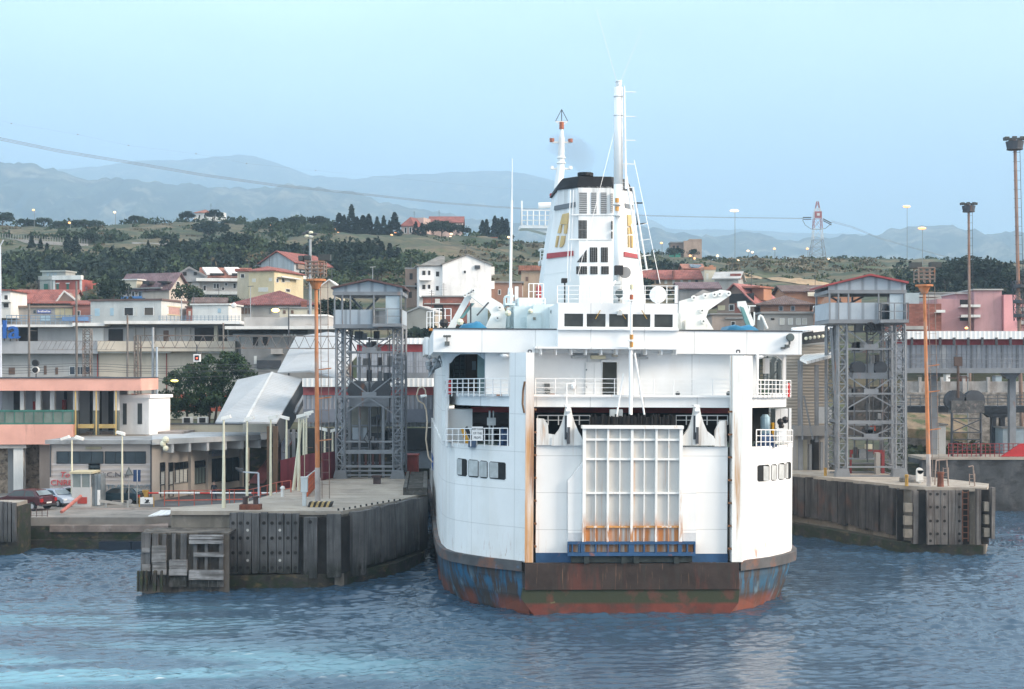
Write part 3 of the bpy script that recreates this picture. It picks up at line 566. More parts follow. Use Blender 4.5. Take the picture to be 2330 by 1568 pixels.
# hull windows
def qwin(pts, side, name, m, off, th):
    c = [onhull(x, y, side) for x, y in pts]; n = c[0][1]; return MB().prism([p+n*off for p, _ in c], -n*th).build(name, m, ship)
FRM = mat('window_frame_white', (.72,.73,.73), .5, .05, 2); INL = mat('pale_cabin_panel', (.42,.44,.44), .8, .15, 2)
for side, L in ((-1, [(1040.5,1063,1042.6,1044.5,1081.8,1084,.5,1),(1066,1089.5,1045.4,1047,1085,1087,.94,0),(1092,1110,1047.8,1049,1087.4,1089,.92,0),(1113.6,1151,1050,1052.5,1089,1092,.55,0)]),
                (1, [(1723,1750,1058.5,1057,1096,1094.5,.5,1),(1753.7,1767,1056.7,1056,1094,1093,.9,0),(1770.6,1784.7,1054.4,1053,1092,1091,.9,0),(1786.8,1799,1052,1051,1090.5,1089.5,.45,0)])):
    for (x0,x1,a,b,c,d,f,dk) in L:
        w = qwin([(x0-1,a-1),(x1+1,b-1),(x1+1,d+1),(x0-1,c+1)], side, 'hull_window', FRM, .012, .1)
        h, n = onhull((x0+x1)/2, (a+c)/2, side)
        pts = [onhull(x, y, side)[0]+n*.03 for x, y in ((x0,a+3),(x0+3,a),(x1-3,b),(x1,b+3),(x1,d-3),(x1-3,d),(x0+3,c),(x0,c-3))]
        MB().prism(pts, -n*.02).build('pane', DARK, w)
        xa, xb = (x0+.8, x0+(x1-x0)*f) if not (dk and side > 0) else (x0+(x1-x0)*f, x1-1.5)
        ya, yb = a+1.5, c-2.5
        MB().prism([onhull(x, y, side)[0]+n*.036 for x, y in ((xa,ya),(xb,ya+1.2),(xb,yb+1.2),(xa,yb))], -n*.006).build('cabin_wall', INL, w)
# side recess marks and ladder of rungs on port side
# ---------------------------------------------------------------- open mooring deck
DECKG = mat('green_grey_deck', (.14,.20,.19), .8, .2, 1)
FC = [(5.2,1.2)] + [(max(.5,a-.15), b+.15) for a, b in CL[1:8]]
def deck(z, th, name, m, front=0.9, back=60):
    pts = [(-9.7,4.9),(-8.0,2.35),(-6.6,front),(6.6,front),(8.3,2.35),(10.1,4.9),(10.95,9),(11,back),(-10.55,back),(-10.5,9)]
    return MB().prism([(x,y,z) for x,y in pts], (0,0,-th)).build(name, m, ship)
deck(9.36, .2, 'mooring_deck', DECKG)
FASW = WHITEC
deck(12.38, .7, 'balcony_deck', FASW)
g = MB(); pts = [(-9.82,4.75),(-8.06,2.2),(-6.5,.78),(6.5,.78),(8.4,2.2),(10.22,4.75)]
for (a,b),(c,d) in zip(pts, pts[1:]):
    e = Vector((c-a,d-b,0)).normalized(); n = Vector((e.y,-e.x,0)); g.prism([(a,b,12.28),(c,d,12.28),(c,d,12.40),(a,b,12.40)], n*.12)
g.build('deck_edge_strip', WHITE, ship)
MB().box(-9.9, 9.9, 8.5, 8.8, 9.4, 11.7).build('inner_bulkhead', DARK, ship)
g = MB(); sbox(g, 1013.5, 1075, 931, 1016, 6.2, 7.6); sbox(g, 1013.5, 1019, 929, 1016, 5.2, 5.6); g.build('winch_house', WHITEC, ship)
g = MB(); sbox(g, 1764, 1800, 931, 1018, 6.2, 7.4); sbox(g, 1795, 1801, 929, 1018, 4.9, 5.2); g.build('winch_house', WHITEC, ship)
g = MB(); g.tube(S(1070,952,7.9), S(1165,952,7.9), .75, n=16); g.build('exhaust_pipe', mat('black_pipe', (.05,.045,.045), .5, .3, 1), ship)
g = MB(); sbox(g, 1072, 1660, 929, 938, 7.2, 7.5); g.build('red_beam', mat('red_interior_beam', (.22,.03,.03), .7, .4, .5), ship)
g = MB(); hz_ = [(1048,975),(1056,975),(1072,1012),(1060,1012)]; spoly(g, hz_, 5.0, .3); g.m(1); spoly(g, [(1057,975),(1063,970),(1074,990),(1074,1010)], 5.02, .3); g.build('hazard_board', [mat('hazard_yellow', (.65,.33,.02), .6, .15, 2), BLACK], ship)
WINB = mat('blue_winch', (.02,.055,.14), .5, .2, 2)
g = MB(); a = S(1145,997,3.2); g.tube(a, a+Vector((.8,0,0)), .52, n=14); g.tube(a+Vector((-.1,0,0)), a+Vector((0,0,0)), .68, n=14); g.box(a.x-.3,a.x+1.1,a.y-.4,a.y+.4,9.36,a.z-.3); g.build('winch', WINB, ship)
g = MB(); a = S(1730,1003,2.6); g.tube(a, a+Vector((.7,0,0)), .42, n=14); g.box(a.x-.3,a.x+.9,a.y-.4,a.y+.4,9.36,a.z-.2); g.build('winch', WINB, ship)
g = MB(); sbox(g, 1066, 1083, 1004, 1018, 2.9, 3.5); g.build('rope_bin', mat('blue_bin', (.06,.10,.17), .6, .2, 2), ship)
g = MB(); sbox(g, 1109, 1128, 951, 968, 4.2, 4.8); sbox(g, 1112, 1116, 935, 1012, 4.3, 4.6); sbox(g, 1121, 1124, 935, 1012, 4.3, 4.6); g.build('control_box', mat('pale_grey_box', (.5,.52,.52), .6, .1, 2), ship)
g = MB(); g.tube(S(1741,1005,4.0), S(1741,950,4.0), .28, n=10); g.tube(S(1741,950,4.0), S(1741,943,4.0), .3, .15, n=10); g.build('gas_cylinder', mat('pale_blue_cylinder', (.35,.5,.58), .5, .1, 2), ship)
g = MB(); sbox(g, 1757, 1762, 962, 1000, 3.9, 4.3); g.build('yellow_post', mat('hazard_yellow', ()), ship)
g = MB(); sbox(g, 1767, 1789, 975, 1003, 3.2, 3.6); g.build('locker', WHITEC, ship)
g = MB(); c = S(1776,960,3.4); g.sphere(c, .22, 8); g.sphere(c+Vector((.28,0,.12)), .22, 8); g.sphere(c+Vector((.05,0,-.25)), .18, 8); g.build('floodlight', BLACK, ship)
RAILW = mat('rail_white', (.80,.80,.80), .5, .03, 2)
def srail(x0, y0, v0, x1, y1, v1, h, posts, bars, r=.032, name='railing'):
    return MB().rail(S(x0,y0,v0), S(x1,y1,v1), h, posts, bars, r).build(name, RAILW, ship)
srail(1016,1016,4.7, 1085,1016,2.1, 1.05, 6, 3); srail(1085,1016,2.1, 1155,1016,1.1, 1.05, 5, 3)
srail(1721,1019,1.2, 1762,1019,2.2, 1.05, 5, 3); srail(1762,1019,2.2, 1803,1018,4.7, 1.05, 5, 3)
srail(1223,967,1.6,1342,967,1.6,.55,6,2); srail(1538,967,1.6,1656,967,1.6,.55,6,2)
g = MB(); sbox(g, 1388, 1417, 932, 948, .7, 1.0); g.build('notice_box', mat('pale_grey_box', ()), ship)
# white board hung on the rail: a thing of its own
ORGW = SM
def wthing(name, local, label, cat, group=None):
    o = thing(name, SM @ local, label, cat, group); o.rotation_euler = (0, HEEL, YAW); ORG[o.name] = local; return o
c = S(1086,1003,2.0); brd = wthing('notice_board', c, 'white lettered board tied to the ferry mooring-deck rail on the left', 'board')
g = MB(); sbox(g, 1074, 1099, 971, 1003, 1.72, 1.78); g.build('panel', WHITEC, brd)
g = MB()
for t, y in (('KEEP CLEAR', 976.5), ('OF THE', 986), ('PROPS', 996)): add_text(g, t, .16 if len(t) > 7 else .2, S(1086.5, y, 1.71), sx=.75)
g.build('lettering', mat('grey_lettering', (.12,.14,.16)), brd)
for x, y, v, l in ((1024, 897, 4.6, 'red fire extinguisher strapped to the left end of the ferry balcony rail'), (1793, 903, 4.3, 'red fire extinguisher strapped to the right end of the ferry balcony rail')):
    c = S(x, y, v); o = wthing('fire_extinguisher', c, l, 'extinguisher', 'extinguishers on the balcony rails')
    g = MB(); g.tube(c, c+Vector((0,0,.75)), .11, n=10); g.sphere(c+Vector((0,0,.75)), .11, 8); g.build('cylinder', mat('extinguisher_red', (.5,.02,.02), .4), o); g = MB(); g.tube(c+Vector((0,0,.8)), c+Vector((0,0,.95)), .04); g.build('valve', BLACK, o)
# ---------------------------------------------------------------- balcony level and upper block
g = MB()
zt = S(1400,803,2.6).z
a = S(1104,850,2.6); b = S(1724,850,2.6)
d0 = S(1371,824,2.6); d1 = S(1404,824,2.6)
g.box(a.x, d0.x, 2.6, 2.8, 12.38, zt+.3); g.box(d1.x, b.x, 2.6, 2.8, 12.38, zt+.3); g.box(d0.x, d1.x, 2.6, 2.8, d0.z, zt+.3)
g.box(a.x, a.x+.2, 2.8, 40, 12.38, zt+.3); g.box(b.x-.2, b.x, 2.8, 40, 12.38, zt+.3); sh = g.build('house_wall', WHITEC, ship)
g = MB().box(d0.x-.6, d1.x+.6, 4.6, 4.7, 12.4, zt); g.build('corridor', mat('corridor_wall', (.42,.42,.36), .8, .1, 1), ship)
g = MB(); sbox(g, 1331, 1371, 824, 899, 2.5, 2.58); dr = g.build('door', WHITE, ship); g = MB()
for x in (1332, 1351.5, 1368): sbox(g, x, x+1, 827, 897, 2.48, 2.5)
g.build('door_frame', mat('pale_grey_box', ()), dr); g = MB(); sbox(g, 1333,1336, 840,843,2.46,2.5); sbox(g, 1333,1336, 880,883,2.46,2.5); g.build('hinge', mat('grey_lettering',()), dr)
g = MB(); sbox(g, 1368, 1407, 819.5, 824, 2.42, 2.6); sbox(g, 1404, 1406, 824, 899, 2.5, 2.6); g.build('door_surround', WHITE, ship)
for x0, x1, y0, y1, m in ((1302,1334,809,815,'w'),(1445,1475,812,817,'w'),(1345,1378,809,817,'y')):
    g = MB(); sbox(g, x0, x1, y0, y1, 2.2, 2.6); g.build('deck_lamp', mat('yellowed_sign' if m == 'y' else 'lamp_fitting_grey', (.62,.55,.38) if m == 'y' else (.45,.46,.46), .6, .1, 2), ship)
g = MB(); sbox(g, 1394,1406,807,812,2.2,2.6); sbox(g, 1396,1403,803,807,2.2,2.6); g.build('loudspeaker', mat('beige_speaker', (.55,.5,.42)), ship)
for c in (S(1148,809,2.2), S(1740-12,811,2.2)): MB().sphere(c, .3, 10, sz=.5).build('dome_lamp', WHITEC, ship)
for x, y in ((1246,877),(1247,891),(1306,880)): g = MB(); sbox(g, x-5, x+5, y-4, y+4, 1.9, 2.6); g.build('floodlight', mat('dark_grey_fitting', (.10,.11,.11)), ship)
for x, r in ((1542,.14),(1658,.16)): MB().sphere(S(x,896,1.8), r, 8).build('floodlight', mat('dark_grey_fitting', ()), ship)
for q in ((1252,1264,896,900,1.2,1.6),(1130,1142,898,900.5,1.4,1.8)): g = MB(); sbox(g, *q); g.build('hose_box', ORANGE, ship)
srail(1016,902,4.6, 1104,902,1.9, 1.03, 8, 4); srail(1104,902,1.9, 1157,902,1.0, 1.03, 4, 4); srail(1218,902,.95, 1666,904,.95, 1.03, 11, 4, .026); srail(1722,905,1.1, 1757,905,2.2, 1.03, 5, 4); srail(1757,905,2.2, 1799,905,4.5, 1.03, 6, 4)
# portal frames at the ends of the balcony
g = MB()
sbox(g, 1013.5, 1021, 803, 903, 5.0, 5.3); spoly(g, [(1021,803),(1062,803),(1062,806),(1048,806),(1036,812),(1026,826),(1021,826)], 5.0, .2); spoly(g, [(1104,803),(1062,803),(1062,806),(1086,806),(1095,813),(1102,818),(1104,822)], 3.5, .2); g.build('portal_frame', WHITEC, ship)
TEAL = mat('teal_grey_shade', (.13,.19,.19), .8, .2, 1)
for q in ((1086,1103,806,900,3.6,3.7),(1022,1080,806,902,11,11.2)): g = MB(); sbox(g, *q); g.build('walkway_end', TEAL, ship)
g = MB(); sbox(g, 1058, 1087, 806, 900, 9.0, 9.2); g.build('brown_door', mat('brown_door', (.10,.06,.035), .6, .3, 1), ship)
g = MB(); sbox(g, 1074, 1083, 822, 842, 8.85, 9.0); g.build('door_window', mat('pale_pane', (.3,.36,.38), .2), ship)
g = MB()
for x in (1033, 1046, 1057): g.bar(S(x,806,7), S(x,900,7), .07)
for i in range(10): g.bar(S(1033,812+i*9.5,7), S(1057,812+i*9.5,7), .045)
sbox(g, 1025, 1040, 872, 880, 6, 7); g.build('stair_ladder', mat('dark_steel_ladder', (.05,.065,.07), .6), ship)
g = MB(); sbox(g, 1782, 1789, 806, 904, 4.9, 5.2); spoly(g, [(1723,806),(1782,806),(1782,822),(1768,810),(1723,810)], 5.0, .2); sbox(g, 1722,1727,806,904,1.3,1.5); g.build('portal_frame', WHITEC, ship)
g = MB()
for x in (1728, 1738, 1746): g.bar(S(x,808,6), S(x,904,6), .06)
for i in range(9): g.bar(S(1725,815+i*8.5,6), S(1748,815+i*8.5,6), .05)
g.build('stair_ladder', mat('dark_steel_ladder', ()), ship)
for x in (1757,1772): MB().path([S(x,905,14),S(x,824,14),S(x+6,814,14)], .16).build('hull_frame', mat('dark_steel_ladder', ()), ship)
MB().bar(S(1752,862,9), S(1776,834,9), .09).build('stair_handrail', mat('dark_steel_ladder', ()), ship)
g = MB(); sbox(g, 1740, 1751, 815, 850, 5.5, 6); g.build('life_jacket_locker', WHITEC, ship)
g = MB(); sbox(g, 1736, 1752, 888, 904, 5.0, 5.8); g.build('green_drum', mat('dark_green_drum', (.02,.07,.04)), ship)
# upper white block
g = MB(); a = S(986,804,1.9); b = S(1824,804,1.9); zt_ = S(1400,752,1.9).z; zb_ = S(1400,804,1.9).z
g.box(a.x, b.x, 1.9, 2.2, zb_, zt_); g.box(a.x, a.x+.25, 2.2, 46, zb_, zt_); g.box(b.x-.25, b.x, 2.2, 46, zb_, zt_); g.box(a.x+.25, b.x-.25, 2.2, 46, zb_, zb_+.2); g.build('bulwark', WHITEC, ship)
g = MB().box(a.x-.03, b.x+.03, 1.85, 2.25, zt_, zt_+.07); g.build('dark_rim', GREYDK, ship)
MB().box(a.x+.25, b.x-.25, 2.25, 46, zt_-.35, zt_-.25).build('boat_deck', DECKG, ship)
ax, bx_ = a.x, b.x
# port side wing that steps out
g = MB(); g.box(ax-.34, ax-.02, 25, 45, zb_+.15, zt_+.1); g.build('wing_bulwark', WHITEC, ship)
srail(971,748,30, 986,748,30, 1.3, 3, 3); srail(986,750,8, 1026,750,8, 1.3, 4, 3); 
g = MB(); g.tube(S(1008,738,6), S(1008,700,6), .05); g.sphere(S(1010,735,6), .28, 8); g.build('dark_lamp', BLACK, ship)
g = MB(); sbox(g, 976, 985, 747, 752, 13, 14); g.build('life_ring', mat('lifering_orange', (.6,.2,.03)), ship)
# bridge
g = MB(); z0 = S(1400,790,.9).z; a = S(1270,752,.9); b = S(1542,752,.9); zr = S(1400,690,.9).z
wins = [(1284,1327),(1335,1378),(1386,1429),(1439,1480),(1489,1531)]; wy0, wy1 = 714.5, 744
za, zc = S(1400,wy1,.9).z, S(1400,wy0,.9).z
g.box(a.x, b.x, .9, 1.1, zt_+.05, za); g.box(a.x, b.x, .9, 1.1, zc, zr)
ed = [a.x] + [q for w in wins for q in (S(w[0],730,.9).x, S(w[1],730,.9).x)] + [b.x]
for i in range(0, len(ed), 2): g.box(ed[i], ed[i+1], .9, 1.1, za, zc)
g.box(a.x, a.x+.2, 1.1, 9, zt_+.05, zr); g.box(b.x-.2, b.x, 1.1, 9, zt_+.05, zr); g.box(a.x+.2, b.x-.2, 1.1, 9, zr-.2, zr)
br = g.build('bridge', WHITEC, ship)
for w in wins:
    g = MB(); sbox(g, w[0], w[1], wy0, wy1, 1.0, 1.04); wv = g.build('bridge_window', mat('bridge_glass', (.03,.034,.03), .12, .5, .8, spec=.5), br)
g = MB()
for x0, x1 in ((1366,1355),(1410,1424),(1460,1472)): g.tube(S(x0,706,.8), S(x1,726,.85), .03, n=4)
g.build('wiper', mat('brass_wiper', (.45,.28,.08)), br)
g = MB().box(a.x, b.x, .9, 1.9, z0, zt_+.02); g.build('lower_front', WHITEC, ship)
g = MB(); aa = S(1225,752,.85); g.box(a.x-.04, b.x+.04, .72, .9, zt_-.02, zt_+.09); g.build('ledge', WHITEC, ship)
g = MB(); sbox(g, 1218, 1542, 790.5, 793, .6, 2.0)
for x in (1232, 1266, 1301, 1334, 1369, 1404, 1439, 1471, 1506, 1539): spoly(g, [(x-1,793),(x+1.5,793),(x+1.5,808),(x-1,806)], .8, 1.6)
g.build('bracket_shelf', WHITEC, ship)
srail(1268,690,1.2, 1542,690,1.2, 1.0, 12, 4, .026); srail(1542,690,1.2, 1536,690,8, 1.0, 5, 4, .026)
c = S(1497,671,3); g = MB(); g.sphere(c, .5, 20); g.tube(c-Vector((0,0,.75)), c-Vector((0,0,.4)), .12); g.build('radome', WHITEC, ship, True)
c = S(1430,676,4.5); MB().sphere(c, .42, 14).build('radome', WHITEC, ship, True)
def searchlight(c, r, name='searchlight'):
    g = MB(); g.tube(c+Vector((0,-.15,0)), c+Vector((0,.3,0)), r, r*.7, n=14); g.tube(c+Vector((0,.05,-r*1.7)), c+Vector((0,.05,-r*.6)), .06); o = g.build(name, mat('dark_grey_fitting', ()), ship)
    g = MB(); g.tube(c+Vector((0,-.2,0)), c+Vector((0,-.15,0)), r*.85, n=14); g.build('lens', mat('lamp_lens', (.10,.13,.13), .1), o)
searchlight(S(1409,668,1.5), .26); searchlight(S(1797,768,1.7), .24)
g = MB(); sbox(g, 1405,1416,708,717,.6,.9); g.build('lamp_bracket', mat('pale_grey_box', ()), ship)
g = MB(); sbox(g, 1788,1797,784,791,1.6,1.9); sbox(g, 1779,1787,790,794,1.6,1.9); g.build('camera_housing', mat('dark_grey_fitting', ()), ship)
g = MB(); sbox(g, 1012,1023,777,786,1.6,1.9); [g.sphere(S(1011+i*4.2, 765, 1.7), .08, 6) for i in range(4)]; g.tube(S(1017,777,1.8), S(1017,765,1.8), .03); g.build('anemometer', mat('dark_grey_fitting', ()), ship)
# signal mast in front of the bridge
g = MB(); g.tube(S(1435,944,.4), S(1435,800,.45), .11, .1, n=10); g.tube(S(1435,800,.45), S(1437,700,.5), .09, .06, n=8); g.tube(S(1437,700,.5), S(1437,645,.5), .05, .04)
g.tube(S(1419,850,.6), S(1400,964,.4), .055); g.tube(S(1444,803,.5), S(1467,949,.4), .055); sbox(g, 1431,1443,792,795,.2,.7); sbox(g,1431,1443,773,776,.2,.7); sbox(g,1431,1443,682,685,.2,.7); sm_ = g.build('signal_mast', WHITEC, ship)
for y, m in ((767,'o'),(784,'o'),(653,'w'),(676,'r')):
    g = MB(); c = S(1437,y,.35); g.tube(c-Vector((0,0,.14)), c+Vector((0,0,.14)), .11, n=8); g.build('signal_lamp', mat('amber_lamp', (.5,.25,.06), .3) if m == 'o' else mat('red_brown_lamp', (.35,.10,.05), .3) if m == 'r' else mat('yellowed_sign', ()), sm_)
g = MB(); g.tube(S(1289.5,922,.5), S(1289.5,872,.6), .035); g.tube(S(1289.5,873,.6), S(1300,873,.6), .03); g.sphere(S(1304,878,.7), .16, 8, sz=1.3); g.build('deck_post', WHITEC, ship)
# ---------------------------------------------------------------- funnel
FV = 15.0; FUNW = mat('funnel_white', (.78,.79,.79), .5, .04, .4, [((.22,.215,.21), 1.0, (2,2,.13), .44, .66, .6, ('Z', 22.5, 26)), ((.35,.33,.30), 1.3, (2.5,2.5,.10), .60, .74, .5), (RUSTL, 1.6, (2,2,.2), .68, .76, .5)])
def oct8(xl, xfl, xfr, xr, y, dv=2.0, dep=7.5):
    a = S(xl, y, FV+dv); b = S(xfl, y, FV); c = S(xfr, y, FV); d = S(xr, y, FV+dv); z = b.z
    return [Vector((a.x,FV+dv,z)), Vector((b.x,FV,z)), Vector((c.x,FV,z)), Vector((d.x,FV+dv,z)), Vector((d.x,FV+dep-1.5,z)), Vector((c.x,FV+dep,z)), Vector((b.x,FV+dep,z)), Vector((a.x,FV+dep-1.5,z))]
def loft(g, rings, cap=True):
    n = len(rings[0]); o = len(g.v)
    for r in rings: g.v += r
    fs = [(o+k*n+i, o+k*n+(i+1)%n, o+(k+1)*n+(i+1)%n, o+(k+1)*n+i) for k in range(len(rings)-1) for i in range(n)]
    if cap: fs += [tuple(range(o+n-1, o-1, -1)), tuple(o+(len(rings)-1)*n+i for i in range(n))]
    g.f += fs; g.mi += [g.cur]*len(fs)
R0 = oct8(1233, 1320, 1396, 1468, 692, 2.6); R1 = oct8(1237, 1318, 1396, 1463, 624, 2.5); R2 = oct8(1270, 1316, 1392, 1438, 424, 1.5)
g = MB(); loft(g, [R0, R1, R2]); fun = g.build('funnel', FUNW, ship)
cap0 = oct8(1264, 1313, 1395, 1442, 427, 1.5); cap1 = oct8(1268, 1314, 1394, 1436, 418, 1.5); cap2 = oct8(1280, 1318, 1390, 1426, 401, 1.3)
FCAP = mat('funnel_black', (.012,.014,.018), .7, .4, 1)
g = MB(); loft(g, [cap0, cap1, cap2]); c = S(1332, 401, FV+3); g.tube(c, c+Vector((0,0,.22)), .55, n=12); cap_ = g.build('funnel_cap', FCAP, fun)
def fquad(pts, ring_a, ring_b, i, off=.03, th=.02):
    """pixels onto funnel face i (between ring corner i and i+1)"""
    p0, p1, p2 = ring_a[i], ring_a[(i+1)%8], ring_b[i]; n = (p1-p0).cross(p2-p0).normalized()
    o = SI @ CAM
    if n.dot(o-p0) < 0: n = -n
    out = []
    for x, y in pts:
        dr = SI.to_3x3() @ ray(x, y); out.append(o + dr*((p0-o).dot(n)/dr.dot(n)) + n*off)
    return out, n*th
def fpatch(name, m, polys, i, low=False, off=.03, th=.02, par=None):
    g = MB()
    for pts in polys:
        q, t = fquad(pts, *( (R0, R1) if low else (R1, R2)), i, off, th); g.prism(q, -t)
    return g.build(name, m, par or fun)
def rc(x0, x1, y0, y1): return [(x0,y0),(x1,y0),(x1,y1),(x0,y1)]
LOUV = mat('grey_louvre', (.30,.31,.32), .7, .1, 1, wave=('Z', .14, .7, .6)); LDARK = mat('dark_louvre', (.03,.032,.034), .7, .3, 1, wave=('Z', .16, .5, .4)); BARS = mat('louvre_bar', (.22,.22,.22), .7)
for x0, x1 in ((1318,1335.5),(1345,1357),(1367,1380)): fpatch('louvre', LOUV, [rc(x0,x1,438,486)], 1)
fpatch('louvre', LOUV, [rc(1389,1394,440,484)], 2)
def barred(x0, x1, y0, y1, nb, hy=None, tri=None):
    o = fpatch('vent', LDARK, [tri or rc(x0,x1,y0,y1)], 1)
    pl = []
    for k in range(1, nb):
        x = x0+(x1-x0)*k/nb; yt = y0 if not tri else y1-(x-x0)/(x1-x0)*(y1-y0)
        pl.append(rc(x-.45, x+.45, yt, y1))
    if hy: pl.append(rc(x0,x1,hy-.6,hy+.6))
    fpatch('vent_bar', BARS, pl, 1, off=.06, par=o)
barred(1316,1335,501.5,543,6,523); barred(1342,1359,563,596.5,4); barred(1367.5,1383,563,596.5,4)
barred(1312,1335,568,597,4,tri=[(1312,597),(1335,568),(1335,597)])
barred(1311,1335.5,606,624,5); barred(1343,1359.5,606,624,4); barred(1368,1385,606,624,4)
fpatch('vent', LDARK, [rc(1390.5,1393.5,503,523), rc(1390.5,1393.5,527,543)], 2)
fpatch('grey_band', mat('grey_band', (.16,.18,.20), .6), [[(1264,469),(1311,460),(1311,471),(1263,479)]], 0, off=.12, th=.1); fpatch('grey_band', mat('grey_band', ()), [[(1419,463),(1438,467),(1438.5,478),(1420,473)]], 2, off=.12, th=.1)
REDB = mat('red_band', (.36,.07,.08), .6, .1, 1)
fpatch('red_band', REDB, [[(1247,577),(1305.5,571),(1305.5,582),(1246,589)]], 0, off=.12, th=.1); fpatch('red_band', REDB, [[(1418,573),(1452,580),(1453.5,589),(1418,584)]], 2, off=.12, th=.1)
GOLD = mat('gold_emblem', (.55,.40,.19), .6, .1, 1)
# emblem: a tall R-like mark on each flank
fpatch('emblem', GOLD, [[(1283,488),(1297,484.7),(1294,511),(1277,511)], [(1276.6,512),(1281,512),(1278,531),(1271.5,531)], [(1287.5,512),(1293.8,512),(1291,532),(1286,532)], [(1270,537),(1274,537),(1269,563),(1266,563)], [(1280.5,537),(1288.5,537),(1285,556),(1281,562),(1276,563)]], 0, off=.16, th=.12)
fpatch('emblem', GOLD, [[(1424,489),(1431.5,489),(1434,508),(1430,515),(1425.5,515)], [(1425.5,518),(1428.5,518),(1430.5,533),(1426,533)], [(1430,514),(1432,514),(1436,532),(1433.5,533)], [(1426.5,536),(1428.5,536),(1429,563),(1427.5,563)], [(1432.5,536),(1436.5,537),(1437,564),(1433.5,563)]], 2, off=.16, th=.12)
g = MB(); q, t = fquad([(1237,623),(1306,613),(1306,616),(1237,626)], R1, R2, 0, .02); g.prism(q, t*-6); q, t = fquad([(1300,488),(1394,488),(1394,490),(1300,490)], R1, R2, 1, .05); g.prism(q, t*-6); q, t = fquad([(1296,543.5),(1394,543.5),(1394,546),(1296,546)], R1, R2, 1, .05); g.prism(q, t*-6); g.build('ledge', FUNW, fun)
g = MB(); 
for x in (1282, 1289): g.tube(S(x+16,432,FV+.1), S(x+8,640,FV+.2), .03, n=4)
g.build('stay', mat('rail_white', ()), fun)
g = MB(); g.path([S(1436,430,FV+2),S(1441,490,FV+2)], .09); g.path([S(1438,462,FV+2),S(1462,462,FV+2)], .05); g.path([S(1448,462,FV+2),S(1451,512,FV+2)], .06); g.path([S(1442,511,FV+2),S(1470,508,FV+2)], .04); g.build('exhaust_bracket', FCAP, fun)
g = MB(); sbox(g, 1279,1291,633,643,13.5,14.2); g.tube(S(1285,643,13.8), S(1285,690,13.8), .05); g.build('floodlight', BLACK, ship)
# ---------------------------------------------------------------- masts
g = MB(); mv = 10.5
g.tube(S(1406,694,mv), S(1407,420,mv), .30, .30, n=14); g.tube(S(1407,420,mv), S(1407,199,mv), .30, .28, n=14); g.tube(S(1408,199,mv), S(1408,185,mv), .16, .2, n=10)
for y in (219, 262): g.tube(S(1407,y,mv), S(1407,y+1.5,mv), .33, n=14)
sbox(g, 1402,1415,183,186,mv-.2,mv+.2); sbox(g,1402,1404.5,186,199,mv-.1,mv+.1); sbox(g,1412,1414,186,199,mv-.1,mv+.1)
mm = g.build('main_mast', WHITEC, ship, True)
g = MB(); g.tube(S(1424,430,mv-.3), S(1420.5,196,mv-.3), .07, .05); 
for i in range(22): g.bar(S(1414,205+i*10.5,mv-.3), S(1421,205+i*10.5,mv-.3), .02)
for y, x0, x1 in ((209,1418,1447),(265,1418,1446),(319,1419,1446),(373,1420,1446),(426,1422,1444),(480,1424,1442)): g.bar(S(x0,y,mv-.3), S(x1,y+.5,mv-.3), .05)
g.build('mast_ladder', WHITEC, mm)
for y in (456,475): MB().tube(S(1404,y-5,mv-.45), S(1404,y+5,mv-.45), .13, n=8).build('mast_lamp', mat('amber_lamp', ()), mm)
for y in (467,492): MB().tube(S(1404,y-2,mv-.45), S(1404,y,mv-.45), .3, n=10).build('lamp_bracket', mat('pale_grey_box', ()), mm)
g = MB(); g.tube(S(1403,184,mv), S(1357,20,mv), .014, .010, n=4); g.tube(S(1413,184,mv), S(1463,61,mv), .014, .010, n=4); g.build('whip_aerial', mat('rail_white', ()), mm)
# leaning poles and stays right of the mast
g = MB(); g.tube(S(1420,372,12), S(1459,618,12), .07); g.tube(S(1440,427,13), S(1472,615,13), .06)
for y, x0, x1 in ((510,1462,1474),(546,1457,1479),(582,1460,1481),(614,1460,1484)): g.bar(S(x0,y+1,12), S(x1,y-2,12), .05)
g.build('ladder_pole', WHITEC, ship)
g = MB(); g.tube(S(1398,300,mv), S(1315,628,6), .016, n=4); g.tube(S(1443,364,mv), S(1502,645,4), .018, n=4); g.tube(S(1400,640,8), S(1366,690,2), .06, n=6); g.build('stay_wire', mat('rail_white', ()), ship)
# loudhailer pair on the mast foot
g = MB(); sbox(g,1400,1418,604,625,9,9.6); g.build('floodlight', BLACK, ship); g = MB(); c = S(1423,620,9.2); g.tube(c, c+Vector((0,.25,0)), .36, n=14); g.bar(S(1411,606,9.4), S(1424,610,9.4), .06); g.build('loudhailer', mat('mid_grey_fitting', (.22,.22,.22)), ship)
g = MB(); sbox(g,1400,1414,640,647,9,10); g.tube(S(1407,625,9.3),S(1407,645,9.3),.1); g.build('lamp_platform', mat('pale_grey_box', ()), ship)
# fore mast with navigation lamps
fv = 40; g = MB(); g.tube(S(1270,430,fv), S(1276,380,fv), .38, .34, n=10); g.tube(S(1276,380,fv), S(1278,312,fv), .30, .24, n=10); g.tube(S(1278,312,fv), S(1278,287,fv), .20, .10, n=8)
for y in (384, 324): g.bar(S(1256,y,fv), S(1298,y,fv), .14); 
for y in (360, 372): g.tube(S(1277,y-4,fv), S(1277,y,fv), .3, .4, n=10)
for x in (1256, 1298): g.tube(S(x,385,fv), S(x,378,fv), .16, n=6)
g.bar(S(1264,277,fv), S(1292,277,fv), .08); g.bar(S(1266,278,fv), S(1276,285,fv), .07); g.bar(S(1290,278,fv), S(1280,285,fv), .07)
fm = g.build('fore_mast', WHITEC, ship)
g = MB(); A_ = S(1264,276,fv); B_ = S(1292,276,fv); T_ = S(1278,249,fv)
for a, b in ((A_,B_),(A_,T_),(B_,T_),(S(1278,286,fv),T_)): g.bar(a, b, .05)
